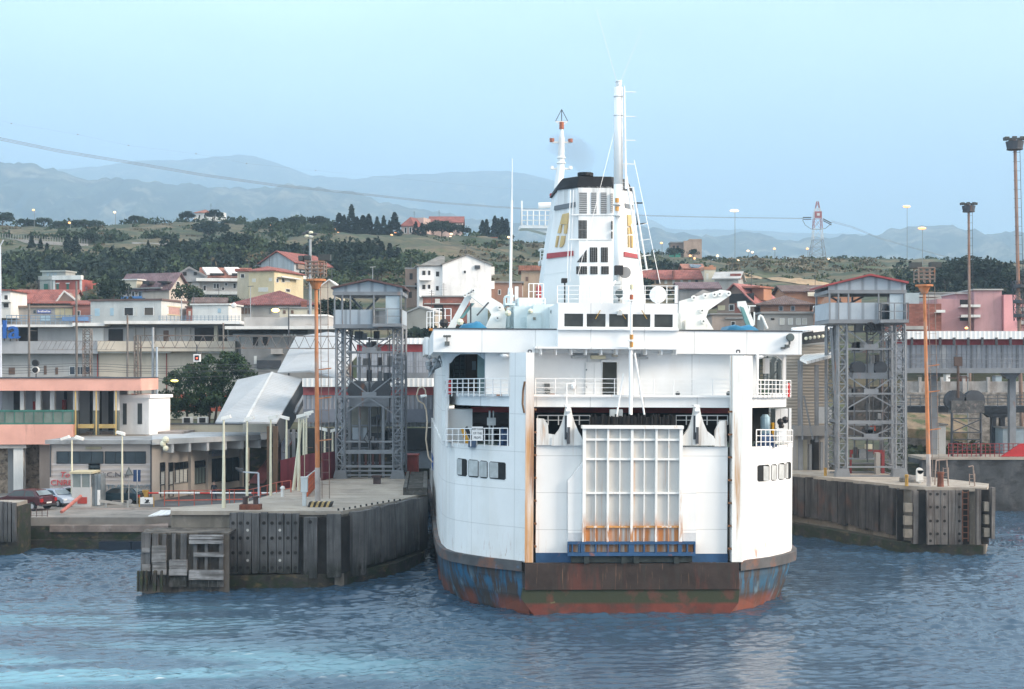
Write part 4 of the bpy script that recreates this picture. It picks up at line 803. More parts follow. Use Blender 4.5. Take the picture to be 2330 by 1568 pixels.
g.build('triangle_aerial', GREYDK, fm)
for x, y in ((1256,319),(1298,320),(1278,290),(1278,282)): MB().tube(S(x,y-4,fv), S(x,y+4,fv), .2, n=8).build('mast_lamp', mat('red_brown_lamp', ()), fm)
# side platform, radar scanner
g = MB(); pv_ = 24; sbox(g,1184,1258,513,519,pv_,pv_+2); spoly(g,[(1198,519),(1258,519),(1258,533),(1240,530)],pv_+.2,1.6); plt = g.build('lookout_platform', WHITEC, ship)
g = MB(); g.rail(S(1186,513,pv_), S(1254,513,pv_), 1.1, 6, 3, .05); g.rail(S(1186,513,pv_), S(1186,513,pv_+2), 1.1, 2, 3, .05); g.tube(S(1187,513,pv_), S(1187,457,pv_), .06); g.build('railing', WHITEC, plt)
g = MB(); g.tube(S(1225,468,26), S(1262,467,26), .22, n=8); g.tube(S(1258,468,26), S(1262,490,26), .12); g.build('radar_scanner', WHITEC, ship)
g = MB(); sbox(g,1259,1264,466,478,22,22.5); g.build('red_lamp', mat('lamp_red', (.4,.02,.02), .4), ship); g = MB(); sbox(g,1252,1257,440,448,25,25.5); g.build('red_lamp', mat('lamp_red', ()), ship)
g = MB(); sbox(g,1229,1248,565,568,21,22.5); sbox(g,1229,1250,592,602,21,22.5); sbox(g,1229,1231,565,602,21,21.3); sbox(g,1238,1239.5,568,592,21,21.2); sbox(g,1229,1248,576,577,21,21.2); sbox(g,1229,1248,584,585,21,21.2); g.build('side_cabin', WHITEC, ship)
# whip mast left
g = MB(); wv = 12; g.tube(S(1161,690,wv), S(1164.5,456,wv), .10, .07, n=8); g.tube(S(1164.5,456,wv), S(1165.5,361,wv), .035, .02, n=4); g.tube(S(1161,690,wv), S(1161,655,wv), .22, .14, n=10); sbox(g,1172,1179.5,652,690,wv,wv+.4); g.build('signal_mast', WHITEC, ship)
# ---------------------------------------------------------------- boat deck clutter
PALEC = mat('pale_cyan_paint', (.62,.72,.74), .5, .06, .5, [((.4,.42,.42), 1.2, (1,1,.3), .6, .74, .4)])
g = MB(); sbox(g,1170,1240,697,752,7,11); sbox(g,1213,1272,693,752,6.4,7); dh = g.build('deck_house', PALEC, ship)
g = MB(); sbox(g,1199,1232,712,750,6.3,6.42); g.build('door', mat('pale_cyan_door', (.56,.66,.68), .5), dh); g = MB(); sbox(g,1213,1219,722,728,6.25,6.3); g.build('plate', mat('dark_plate', (.2,.2,.17)), dh)
g = MB()
for i in range(5): g.bar(S(1183,722+i*6,6.9), S(1196,722+i*6,6.9), .03)
g.build('ladder', PALEC, dh)
g = MB(); sbox(g,1180,1235,678,698,10,16); g.build('upper_house', PALEC, ship)
srail(1184,697,9.5, 1240,697,9.5, .5, 6, 2); srail(1203,681,11, 1236,681,11, 1.0, 4, 2)
g = MB(); g.tube(S(1226,693,12), S(1226,655,12), .17, n=10); g.sphere(S(1226,654,12), .17, 8); g.m(1); g.tube(S(1226,672,12), S(1226,670,12), .18, n=10); g.build('red_gas_bottle', [mat('bottle_red', (.32,.015,.02), .4), WHITEC], ship)
g = MB(); 
for y in (667,): g.path([S(1148,700,9),S(1148,678,9),S(1152,674,9),S(1170,674,9)], .08)
g.path([S(1157,745,8),S(1157,700,8)], .12); sbox(g,1150,1172,690,694,8,10); sbox(g,1140,1168,708,750,8.5,10); sbox(g,1160,1166,664,700,8.2,8.8); g.build('ventilator', PALEC, ship)
g = MB(); g.path([S(1262,748,5.5),S(1262,718,5.5)], .12); g.build('dark_post', GREYDK, ship); searchlight(S(1259,710,5.4), .2, 'floodlight')
for q, r in ((S(1156,713,7),.2),(S(1047,733,7),.22),(S(1207,708,6.2),.16)): MB().sphere(q, r, 8).build('deck_lamp', mat('pale_lamp', (.75,.72,.55), .3), ship)
# davits
DAV = mat('davit_white', (.78,.79,.77), .5, .05, .8, [((.4,.38,.34), 2, (1,1,.5), .6, .72, .4)]); DAVT = mat('davit_teal', (.12,.27,.27), .6, .15, 1)
def rollers(pts, v, par, r=.16):
    for x, y in pts:
        g = MB(); c = S(x, y, v); g.tube(c+Vector((0,-.12,0)), c+Vector((0,.02,0)), r, n=14); g.m(1); g.tube(c+Vector((0,-.16,0)), c+Vector((0,-.11,0)), r*.3, n=8); g.build('roller', [DAV, GREYDK], par)
for v in (7.5, 11.5):
    g = MB(); spoly(g, [(1072,657),(1081,655),(1143,692),(1153,716),(1150,748),(1103,748),(1118,716),(1113,706),(1068,672)], v, .35); dv = g.build('davit', DAV, ship); rollers([(1077,661),(1137,700),(1132,724),(1072,665)], v, dv)
    g = MB(); spoly(g, [(1062,668),(1076,672),(1044,728),(1036,746),(1018,746),(1032,722)], v+.4, .3); g.m(1); spoly(g, [(1072,690),(1080,690),(1054,724),(1046,724)], v+.38, .3); g.build('davit_arm', [DAV, DAVT], dv); rollers([(1066,668),(1058,672)], v, dv, .13)
    g = MB(); g.path([S(1071,690,v),S(1071,735,v)], .05); g.path([S(1085,718,v),S(1112,688,v)], .05); g.build('fall_wire', GREYDK, dv)
g = MB(); sbox(g,1064,1110,700,748,9,10); g.build('davit_base', PALEC, ship)
for v in (6.5, 10.0):
    g = MB(); spoly(g, [(1547,685),(1578,676),(1640,660),(1659,662),(1662,672),(1612,706),(1607,722),(1624,750),(1560,750),(1545,740)], v, .4); dv = g.build('davit', DAV, ship); rollers([(1657,668),(1637,669),(1625,670),(1604,673),(1578,678),(1597,707),(1600,731)], v, dv)
g = MB(); sbox(g,1543,1562,712,750,6,6.3); sbox(g,1549,1552,700,748,5.8,6.0); sbox(g,1560,1564,728,750,5.5,6.2); g.build('winch_frame', DAV, ship)
g = MB(); spoly(g, [(1679,686),(1697,685),(1702,700),(1718,738),(1708,748),(1690,712),(1680,698)], 8, .3); g.m(1); spoly(g, [(1684,697),(1692,700),(1708,740),(1698,740)], 7.9, .2); g.m(0); sbox(g,1700,1720,695,697,8,8.3); sbox(g,1704,1707,697,716,8,8.2); sbox(g,1715,1718,710,735,8,8.3); g.path([S(1726,728,8),S(1728,718,8),S(1734,720,8),S(1746,748,8)], .07); dv = g.build('davit', [DAV, DAVT], ship)
g = MB(); sbox(g,1709,1714,710,728,8.1,8.4); g.build('dark_reel', BLACK, dv)
TARP = mat('blue_tarpaulin', (.02,.15,.28), .5, .2, 1.2, bump=.6, bs=4)
for pts, v, l in (([(1042,748),(1054,737),(1078,733),(1084,730),(1092,731),(1112,748)], 5.2, 'blue tarpaulin over a small boat left of the ferry bridge'), ([(1655,752),(1662,741),(1676,738),(1690,742),(1700,740),(1708,738),(1722,744),(1732,752)], 5.5, 'blue tarpaulin over a small boat right of the ferry bridge')):
    c = S(pts[0][0], pts[0][1], v); o = wthing('tarpaulin', c, l, 'tarpaulin', 'blue tarpaulins on the ferry boat deck')
    a = [S(x, y, v) for x, y in pts]; g = MB(); n = len(pts)
    for j, (dv_, sc) in enumerate(((0,.85),(.5,1.),(2.4,.97),(2.9,.7))):
        z0 = a[0].z-.5; g.v += [Vector((p.x, v+dv_, z0+(p.z-z0)*sc)) for p in a]
    g.f += [(j*n+i, j*n+i+1, (j+1)*n+i+1, (j+1)*n+i) for j in range(3) for i in range(n-1)] + [tuple(range(n-1,-1,-1))]; g.mi = [0]*len(g.f)
    g.build('cover', TARP, o, True)
# port side fittings
g = MB()
for i in range(14):
    c = Vector((-11.2+random.uniform(-.5,.3), 8.5+random.uniform(0,3), S(985,832,9).z+random.uniform(-.55,.6))); g.sphere(c, random.uniform(.12,.26), 6)
g.tube(S(975,860,9), S(1000,810,9), .06); g.tube(S(1000,810,9), S(1012,845,8), .05); g.build('side_winch', mat('grey_winch', (.22,.23,.24), .6, .5, 3), ship)
for y in (871, 891): MB().box(-10.53, -10.48, 6.0, 6.9, S(1001,y+4,6).z, S(1001,y-4,6).z).build('side_port', BLACK, ship)
wall = MB(); wall.box(-10.68, -10.42, 7.0, 46, ZH, S(1000,803,7).z); wall.box(-10.5,-10.3,5.6,7.0,ZH,S(1000,803,7).z); wall.build('side_plating', HULLW, ship)
wall = MB(); wall.box(10.72, 10.98, 22, 46, ZH, S(1820,803,20).z); wall.build('side_plating', HULLW, ship)
# hull lettering on the port side, seen edge on
g = MB(); add_text(g, 'TRAGHETTI', 1.5, (-10.83, 40, 6.2), Vector((0,-1,0)), Vector((0,0,1)), .02); g.build('side_lettering', mat('blue_lettering', (.05,.10,.3)), ship)
# shore hose hanging from a hooked pipe beside the port side
hose = thing('shore_hose', P(978,1050,100), 'thin pale hose looping down from a hooked pipe beside the ferry port side', 'hose')
pts = [P(984,1052,97), P(975,1040,97), P(969,1000,97), P(972,960,97), P(970,935,97), P(965,920,97), P(952,912,97), P(948,900,97), P(952,884,97), P(961,880,97), P(968,888,97), P(969,905,97)]
MB().path(pts, .05).build('hose', mat('hose_tan', (.45,.36,.27), .7), hose); g = MB(); g.tube(P(957,902,97), P(971,900,97), .1, .07, n=8); g.build('lamp_head', LAMPW, hose)
# smoke from the funnel
sm = MB(); base = SM @ S(1331,398,FV+3); rings = []
pth = ((1331,398,.35),(1330,388,.55),(1327,374,.8),(1320,360,1.0),(1310,347,1.15),(1298,335,1.2),(1284,324,1.1),(1270,315,.8),(1258,308,.3))
for k, (px, py, r) in enumerate(pth):
    c = P(px, py, base.y+k*.4); rr = random.Random(k); rings.append([c+Vector((math.cos(t)*r*(1+.25*math.sin(3*t+k)),math.sin(t)*r,math.cos(t)*r*.35+.12*r*math.sin(2*t+k*2))) for t in [2*math.pi*i/14 for i in range(14)]])
loft(sm, rings)
so_ = sm.build('smoke', WHITEC, None, True); struct(so_, 'stuff')
smm = bpy.data.materials.new('funnel_smoke'); smm.use_nodes = True; nt = smm.node_tree; nt.nodes.remove(nt.nodes['Principled BSDF'])
pv = nt.nodes.new('ShaderNodeVolumePrincipled'); pv.inputs['Color'].default_value = (.25,.24,.25,1); pv.inputs['Density'].default_value = .11
nt.links.new(pv.outputs[0], nt.nodes['Material Output'].inputs['Volume']); so_.data.materials[0] = smm
# ================================================================ buildings
def frame_from(x0, x1, d, yaw=0):
    """front facade from px x0 to px x1; near corner at depth d; returns frame, length"""
    th = math.radians(yaw); e1 = Vector((math.cos(th), math.sin(th), 0)); n = Vector((math.sin(th), -math.cos(th), 0))
    near = x1 if yaw < 0 else x0
    p = P(near, HY, d); p.z = 0
    a = onplane(x0, HY, p, n); b = onplane(x1, HY, p, n); a.z = b.z = 0
    return (a, e1, -n), (b-a).length, n
class Bld:
    def __init__(s, name, label, cat, x0, x1, yb, yt, d, depth, wall, yaw=0, group=None, xs=None, sink=1.5, mod=None, zb=None):
        s.fr, s.L, s.n = frame_from(x0, x1, d, yaw); s.xm = (x0+x1)/2; O, e1, e2 = s.fr; s.D = depth; s.wall = wall
        pm = O + e1*(s.L/2); dm = pm.y
        near = O if yaw >= 0 else O+e1*s.L
        s.zb = Z(yb, near.y) if zb is None else zb; s.zt = Z(yt, near.y)
        if xs is not None:       # visible right side reaches px xs
            p = O+e1*s.L; q = onplane(xs, HY, p, e1); q.z = 0; s.D = (q-p).length
        c = O + e1*(s.L/2) + e2*(s.D/2)
        s.root = thing(name, (c.x, c.y, s.zb), label, cat, group)
        s.sink = sink
    def body(s, roof='flat', rm=None, yp=None, ov=.35, par=.0, th=.22, parm=None, name='wall'):
        O, e1, e2 = s.fr; L, D = s.L, s.D; g = MB(); z0, z1 = s.zb-s.sink, s.zt
        def pt(a, b, z): q = O+e1*a+e2*b; return Vector((q.x,q.y,z))
        s.pt = pt
        if roof == 'flat':
            g.fbox(s.fr, 0, L, 0, D, z0, z1)
            if par:
                for a0,a1,b0,b1 in ((0,L,0,.2),(0,L,D-.2,D),(0,.2,.2,D-.2),(L-.2,L,.2,D-.2)): g.fbox(s.fr, a0,a1,b0,b1,z1,z1+par)
            w = g.build(name, s.wall, s.root)
            if rm:
                g = MB(); g.fbox(s.fr, -ov, L+ov, -ov, D+ov, z1+par+.003, z1+par+th); g.build('roof', rm, s.root)
        elif roof == 'gx':
            zr = (onplane(s.xm, yp, O+e2*(D/2), s.n)).z; s.zr = zr
            g.prism([pt(0,0,z0),pt(0,0,z1),pt(0,D/2,zr),pt(0,D,z1),pt(0,D,z0)], e1*L); w = g.build(name, s.wall, s.root)
            k = (zr-z1)/(D/2); g = MB()
            g.prism([pt(-ov,-ov,z1-k*ov+.02),pt(-ov,D/2,zr+.02),pt(-ov,D+ov,z1-k*ov+.02),pt(-ov,D+ov,z1-k*ov+.02+th),pt(-ov,D/2,zr+.02+th),pt(-ov,-ov,z1-k*ov+.02+th)], e1*(L+2*ov)); g.build('roof', rm, s.root)
        elif roof == 'gy':
            zr = Z(yp, (O+e1*(L/2)).y); k = (zr-z1)/(L/2); s.zr = zr
            g.prism([pt(0,0,z0),pt(L,0,z0),pt(L,0,z1),pt(L/2,0,zr),pt(0,0,z1)], e2*D); w = g.build(name, s.wall, s.root)
            g = MB(); g.prism([pt(-ov,-ov,z1-k*ov+.02),pt(L/2,-ov,zr+.02),pt(L+ov,-ov,z1-k*ov+.02),pt(L+ov,-ov,z1-k*ov+.02+th),pt(L/2,-ov,zr+.02+th),pt(-ov,-ov,z1-k*ov+.02+th)], e2*(D+2*ov)); g.build('roof', rm, s.root)
        elif roof == 'hip':
            r = min(L, D)/2*.98; zr = (onplane(s.xm, yp, O+e2*r, s.n)).z; s.zr = zr
            g.fbox(s.fr, 0, L, 0, D, z0, z1); w = g.build(name, s.wall, s.root); g = MB()
            b = [pt(-ov,-ov,z1),pt(L+ov,-ov,z1),pt(L+ov,D+ov,z1),pt(-ov,D+ov,z1)]
            t = [pt(r,D/2,zr),pt(L-r,D/2,zr)] if L >= D else [pt(L/2,r,zr),pt(L/2,D-r,zr)]
            bb = [p-Vector((0,0,.15)) for p in b]
            if L >= D: fs = [(0,1,5,4),(1,2,5),(2,3,4,5),(3,0,4)]
            else: fs = [(0,1,4),(1,2,5,4),(2,3,5),(3,0,4,5)]
            g.add(b+t+bb, fs+[(0,6,7,1),(1,7,8,2),(2,8,9,3),(3,9,6,0),(9,8,7,6)]); g.build('roof', rm, s.root)
        if s.root['category'] in ('house', 'apartment house', 'villa', 'row houses'):
            zt = getattr(s, 'zr', z1); q = s.pt(L*random.uniform(.2,.8), D*.5, zt-.1); g = MB(); g.tube(q, q+Vector((0,0,2.6)), .045, n=4)
            for k in range(4): g.bar(q+Vector((-.55+.08*k,0,1.5+k*.3)), q+Vector((.55-.08*k,0,1.5+k*.3)), .03)
            g.build('aerial', GREYDK, s.root)
        s.w = w; return s
    def loc(s, x, y, face='f'):
        O, e1, e2 = s.fr
        if face == 'f': q = onplane(x, y, O, s.n); return (q-O).dot(e1), q.z
        q = onplane(x, y, O+e1*s.L if face == 'r' else O, e1); return (q-O).dot(e2), q.z
    def fb(s, g, x0, x1, y0, y1, t0, t1, face='f'):
        """box on a face, px rectangle, standing from t0 (out) to t1 (out)"""
        O, e1, e2 = s.fr
        xm = (x0+x1)/2; ym = (y0+y1)/2
        a0, _ = s.loc(x0, ym, face); a1, _ = s.loc(x1, ym, face); _, z1 = s.loc(xm, y0, face); _, z0 = s.loc(xm, y1, face)
        if face == 'f': g.fbox(s.fr, a0, a1, -t1, -t0, z0, z1)
        elif face == 'r': g.fbox(s.fr, s.L+t0, s.L+t1, a0, a1, z0, z1)
        else: g.fbox(s.fr, -t1, -t0, a0, a1, z0, z1)
        return g
    def win(s, x0, y0, x1, y1, m=None, face='f', name='window', frame=None, fw=.9, div=0, plain=False):
        m = m or GLASS
        if name != 'window' or plain:
            g = MB(); s.fb(g, x0, x1, y0, y1, -.02, .05, face); return g.build(name, m, s.root)
        frame = frame or FRM; g = MB()
        for r in ((x0-fw,x1+fw,y0-fw,y0),(x0-fw,x1+fw,y1,y1+fw),(x0-fw,x0,y0,y1),(x1,x1+fw,y0,y1)): s.fb(g, *r, -.02, .09, face)
        for k in range(div):
            x = x0+(x1-x0)*(k+1)/(div+1); s.fb(g, x-.35, x+.35, y0, y1, .03, .07, face)
        w = g.build('window', frame, s.root); g = MB(); s.fb(g, x0, x1, y0, y1, -.02, .03, face); g.build('pane', m, w); return w
    def part(s, name, m, x0, x1, y0, y1, t0=-.02, t1=.06, face='f', par=None):
        g = MB(); s.fb(g, x0, x1, y0, y1, t0, t1, face); return g.build(name, m, par or s.root)
    def balcony(s, x0, x1, y0, y1, out=1.2, m=None, face='f', solid=True):
        m = m or s.wall; g = MB(); s.fb(g, x0, x1, y1-1.2, y1, -.05, out, face); b = g.build('balcony', m, s.root); g = MB()
        if solid: s.fb(g, x0, x1, y0, y1-1.2, out-.12, out, face); g.build('parapet', m, b)
        else:
            s.fb(g, x0, x1, y0, y0+.7, out-.06, out, face); k = max(3, int((x1-x0)/2.4))
            for i in range(k+1):
                x = x0+(x1-x0)*i/k; s.fb(g, x-.22, x+.22, y0+.7, y1-1.2, out-.05, out-.01, face)
            g.build('railing', GREYDK, b)
        return b
TR = tiles('red_roof_tiles', (.27,.088,.07)); TP_ = tiles('purple_brown_roof_tiles', (.155,.10,.11)); TB = tiles('dark_red_brown_tiles', (.19,.065,.06)); TO = tiles('orange_roof_tiles', (.33,.14,.095)); TBR = tiles('brown_roof_tiles', (.13,.085,.075))
PLW = plaster('white_plaster', (.68,.68,.66)); PLG = plaster('grey_plaster', (.40,.385,.37)); PLC = plaster('cream_plaster', (.58,.53,.42)); PLY = plaster('yellow_plaster', (.58,.50,.33)); PLP = plaster('pink_plaster', (.46,.27,.28)); PLO = plaster('orange_plaster', (.44,.22,.135)); PLR = plaster('red_plaster', (.36,.10,.08)); PLB = plaster('tan_plaster', (.42,.32,.24)); PLD = plaster('dull_brown_plaster', (.26,.19,.155)); PLWW = plaster('bright_white_plaster', (.80,.79,.78)); PLGD = plaster('dark_grey_plaster', (.25,.25,.25))
BRICK = mat('brick_wall', (.28,.11,.085), .9, .2, .6, brick=(.5,.25,(.7,.66,.62)))
SHB = mat('pale_blue_shutter', (.42,.57,.66), .6, .06, 2, wave=('Z', .12, .3, .3)); SHG = mat('green_shutter', (.03,.12,.09), .6, .1, 2, wave=('Z', .12, .3, .3)); SHP = mat('pinkish_shutter', (.5,.30,.27), .7, .1, 2, wave=('Z', .15, .5, .3)); SHW = mat('white_shutter', (.62,.62,.58), .7, .05, 2, wave=('Z', .15, .4, .3)); SHBR = mat('brown_shutter', (.16,.10,.075), .7, .15, 2, wave=('Z', .15, .4, .3))
OPEN = mat('dark_opening', (.03,.028,.028), .8, .3, 1); SLABW = plaster('white_roof_edge', (.72,.71,.69))
# --- red signal house
b = Bld('house', 'red plaster house with pale cornice and arched green shutters on the left hillside', 'house', 123, 186, 664, 636, 300, 9, PLR, yaw=-12).body()
b.part('cornice', PLW, 121, 187, 627, 637, -.5, .5)
b2 = b; g = MB(); b.fb(g, 84, 138, 618, 637, -6, -2); b.fb(g, 82, 140, 614, 617.5, -6.3, -1.6); b.fb(g, 89, 123, 637, 664, -6, -.3); b.fb(g,86,124,628,637,-6.2,-.1); b.root; g.build('upper_storey', plaster('grey_green_plaster', (.33,.36,.34)), b.root)
for x in (95, 104, 112): b.part('window', mat('pale_pane', ()), x, x+6, 619, 627, -1.99, -1.9)
for x in (128.5, 151.5): b.win(x, 646, x+5.5, 661, SHG, name='shutter'); b.part('shutter_surround', PLW, x-1.6, x+7, 643.5, 646, -.02, .1)
b.win(100, 646, 109, 662, SHG, name='shutter'); b.part('corner_stone', PLW, 182, 186.5, 637, 664, -.02, .12); b.part('corner_stone', PLW, 121.5, 126, 637, 664, -.02, .12)
# --- red roofed house with gable
b = Bld('house', 'low house with bright red tile roof and white framed gable near the left edge', 'house', 26, 160, 700, 688, 262, 9, PLG, yaw=0).body('gx', TR, 662, ov=.5)
g = MB(); pt = b.pt
def proj(b, x, y, off): q = onplane(x, y, b.fr[0]-b.fr[2]*off, b.n); return q
g.prism([proj(b,128,692,1.2),proj(b,182,692,1.2),proj(b,146,664,1.2)], b.fr[2]*4); g.build('gable', PLD, b.root)
g = MB(); 
for p, q in (((124,692),(146,662.5)),((146,662.5),(184,692))): g.bar(proj(b,*p,1.4), proj(b,*q,1.4), .22)
g.build('barge_board', PLW, b.root)
b.part('window', OPEN, 32, 62, 680, 686, 0, .08); b.win(134, 672, 140, 692, SHW, name='shutter'); 
g = MB(); g.prism([proj(b,18,691,2.6),proj(b,195,691,2.6),proj(b,172,684,.4),proj(b,28,684,.4)], (0,0,.15)); g.prism([proj(b,60,690,2.2),proj(b,84,690,2.2),proj(b,80,672,.2),proj(b,66,690,.2)],(0,0,.12)); g.build('lower_roof', TR, b.root)
# --- cream shop wing with oval sign
b = Bld('building', 'long cream single storey building with blue oval sign behind the station platform roof', 'building', 3, 165, 730, 700, 240, 8, PLG, xs=None).body('flat', PLD, ov=.4, th=.3)
b.part('wall', PLY, 126, 165, 701, 725, -.05, .1)
for x in (136.5, 147): b.part('pilaster', PLG, x, x+1.3, 701, 725, .05, .16)
sg = b.part('sign_panel', mat('sign_blue', (.06,.10,.36), .5), 85, 116, 705, 713, .0, .15); g = MB()
for i, x in enumerate((87,90.5,94,97,100,103,106.5,110,113)): b.fb(g, x, x+2, 707.5-(i%3==0)*1.2, 710.8, .15, .18)
g.build('lettering', PLWW, sg); b.part('window', SHB, 92, 114, 719, 730, 0, .1); b.part('window', mat('dark_pane', (.05,.06,.07), .2), 76.5, 81, 706, 713, 0, .1)
b = Bld('house', 'narrow white house cut off at the left edge', 'house', -40, 24, 702, 662, 236, 8, PLW).body('flat', TR, ov=.5); b.win(10,672,18,682,OPEN); b.win(8,690,20,700,OPEN); b.balcony(0,27,683,688,1.0)
# --- flat roofed white house
b = Bld('house', 'flat roofed house with pale blue shutters and one open dark window', 'house', 206, 367, 736, 684, 228, 9, plaster('grey_white_plaster', (.56,.56,.54)), yaw=-13, xs=424).body('flat', mat('dark_roof_felt', (.14,.09,.08)), ov=.25, th=.3)
b.win(216,702,227,719,SHB,name='shutter'); b.win(251,701,259,718,SHB,name='shutter'); b.win(283.5,700.5,304,718,OPEN); b.win(329,700,349,717,mat('ochre_dark_pane',(.10,.075,.05),.3)); b.part('shutter', SHW, 303, 311, 699, 719,0,.06)
b.win(384,699,408,716,SHP,face='r',name='shutter'); b.part('window_surround', PLY, 381, 411, 697, 699, -.02, .1, 'r'); b.part('window_surround', PLY, 381, 411, 716, 718, -.02, .12, 'r')
b = Bld('house', 'rust red plaster house wall squeezed left of the flat roofed house', 'house', 166, 206, 736, 694, 236, 6, plaster('rust_plaster', (.33,.14,.11))).body('gx', TR, 687, ov=.3); b.win(176,708,182,718,OPEN)
b = Bld('house', 'narrow rust red house side right of the flat roofed house', 'house', 424, 440, 736, 700, 234, 6, plaster('rust_plaster', ())).body('flat', TBR, ov=.2); b.win(429,708,434,718,SHW,name='shutter')
b = Bld('house', 'small grey house low between purple roofed house and long brown roof', 'house', 440, 512, 712, 690, 246, 6, PLG, yaw=8).body('gx', TBR, 680, ov=.4); [b.win(x,694,x+6,704,OPEN if x%2 else SHW) for x in (449,466,485,498)]
b = Bld('house', 'pale house with flat terrace just above the station wing parapet', 'house', 636, 716, 722, 702, 218, 6, PLC).body('flat', PLGD, ov=.2); [b.win(x,706,x+6,714,SHBR,name='shutter') for x in (644,662,700)]
# --- purple roofed house
b = Bld('house', 'pale house under a broad purple brown roof with two dormers', 'house', 272, 385, 688, 655, 268, 10, plaster('pale_pinkish_plaster', (.50,.44,.39)), yaw=-20, xs=428).body('gx', TP_, 625, ov=.6)
b.part('dormer', PLC, 281, 318, 638, 656, -2, 1.0); b.part('dormer_roof', PLW, 279, 322, 636, 638.5, -2, 1.3); b.win(306,642,309,648,OPEN); b.part('roof_opening', OPEN, 330, 346, 640, 646,-1.2,.8); b.part('roof_opening', OPEN, 362, 384, 640, 643.5,-1.2,.6)
b.win(301,664,306,677,OPEN); b.win(316,664,323,677,mat('dark_pane',())); b.balcony(280,330,675,680,1.0,mat('blue_balcony',(.08,.22,.5),.6)); b.win(401,641,407,652,OPEN,face='r'); b.win(390,646,394,652,OPEN,face='r'); b.part('eave_slab', PLGD, 276, 372, 655, 658,-.02,.9)
# --- apartment house with terraces
b = Bld('apartment_house', 'three storey apartment house with balconies and striped skylights in its red roof', 'apartment house', 452, 565, 702, 640, 288, 10, PLG, yaw=6).body('gx', TO, 612, ov=.3)
for x0, x1 in ((470,508),(520,556)): g = MB(); q = [proj(b,x0,626,-1.5),proj(b,x1,626,-1.5),proj(b,x1-14,612,-3.8),proj(b,x0-10,612,-3.8)]; g.prism(q,(0,0,.35)); g.build('skylight', mat('white_awning',(.68,.66,.62),.5), b.root); b.part('terrace_opening', OPEN, x0+8, x1+2, 622, 627, -1, .5)
for y in (634, 664): b.balcony(448,566,y,y+7,1.4,PLW)
for x,y0,y1 in ((486,646,656),(493,646,656),(512,644,650),(531,645,656),(505,654,660),(490,674,684),(463,650,662),(476,672,681),(534,674,683)): b.win(x,y0,x+5.5,y1,OPEN if x%2 else mat('dark_pane',()))
g = MB(); pp=[(384,636),(430,609),(470,628),(466,641),(386,641)]; g.prism([proj(b,x,y,1) for x,y in pp], b.fr[2]*6); w=g.build('side_gable', plaster('blue_grey_plaster',(.27,.28,.29)), b.root)
g = MB(); g.bar(proj(b,380,640,1.3),proj(b,430,608,1.3),.3); g.bar(proj(b,430,608,1.3),proj(b,472,630,1.3),.3); g.build('barge_board', PLGD, b.root); b.part('window', OPEN, 418,426,620,628,1,1.1); b.part('window', OPEN, 442,449,620,627,1,1.1)
b.part('wing', PLG, 436, 455, 641, 690, -4, .5); b.win(458,662,468,670,OPEN)
# --- yellow house
b = Bld('house', 'yellow plaster house with a red hipped roof below the grey gabled house', 'house', 566, 624, 672, 615, 272, 10, PLY, yaw=-16, xs=690).body('hip', TR, 606, ov=.5)
b.win(574,634,582,642,SHW,name='shutter'); b.win(612,632,619,640,SHW,name='shutter'); b.win(588,654,610,664,SHW,name='shutter'); b.balcony(630,674,631,634,1.0,PLW,face='r'); b.win(628,634,633,642,mat('dark_pane',()),face='r'); b.win(641,634,647,642,OPEN,face='r'); b.win(650,634,660,642,SHW,face='r',name='shutter'); b.win(650,658,659,664,OPEN,face='r')
b = Bld('house', 'cream annex wall left of the yellow house with red roof edge', 'house', 540, 568, 676, 618, 276, 8, PLC, yaw=0).body('flat', TR, ov=.4, th=.5); b.win(548,624,556,632,OPEN)
# --- grey gabled house higher up
b = Bld('house', 'tall grey gabled house with red roof highest above the yellow house', 'house', 594, 669, 660, 596, 330, 12, mat('bluish_grey_plaster', (.40,.43,.45), .9, .1, .4, [((.2,.22,.23), 1, (1.5,1.5,.1), .5, .7, .7)]), yaw=-24, xs=752).body('gy', TR, 573, ov=.6)
b.part('upper_floor', PLD, 674, 748, 606, 616, -.02,.5,'r'); b.balcony(672,757,632,640,1.5,PLW,face='r'); b.win(680,620,690,632,OPEN,face='r'); b.win(722,618,730,632,OPEN,face='r'); b.part('pillar', PLG, 700,703,616,632,.5,1.3,'r'); b.part('pillar', PLG, 738,741,616,632,.5,1.3,'r'); b.win(684,645,694,658,OPEN,face='r'); b.part('lean_to', PLGD, 576, 596, 603, 612, -6, -.2)
# --- long brown red shed roof
b = Bld('shed', 'long low building with wide dark red tile roof behind the orange mast', 'shed', 528, 716, 716, 693, 236, 16, PLG, yaw=0).body('hip', TB, 661, ov=.8)
for x in (540,549,557,565,612,640,668): b.part('door', SHBR if x%2 else PLGD, x, x+6, 701, 714, 0,.08)
b.part('chimney', BRICK, 687, 700, 686, 716, 0, 1)
b = Bld('house', 'small cream house with steep gable between orange mast and left lift tower', 'house', 726, 772, 690, 656, 250, 8, PLC).body('gy', PLW, 638, ov=.4)
b = Bld('shed', 'low white shed with satellite dish left of the long brown roof', 'shed', 438, 520, 726, 694, 226, 6, PLW, yaw=-8).body('flat', PLW, ov=.3); g = MB(); g.sphere(proj(b,532,695,.5), .42, 12, sy=.3); g.build('dish', PLW, b.root); b.part('window', SHB, 496,503,702,712)
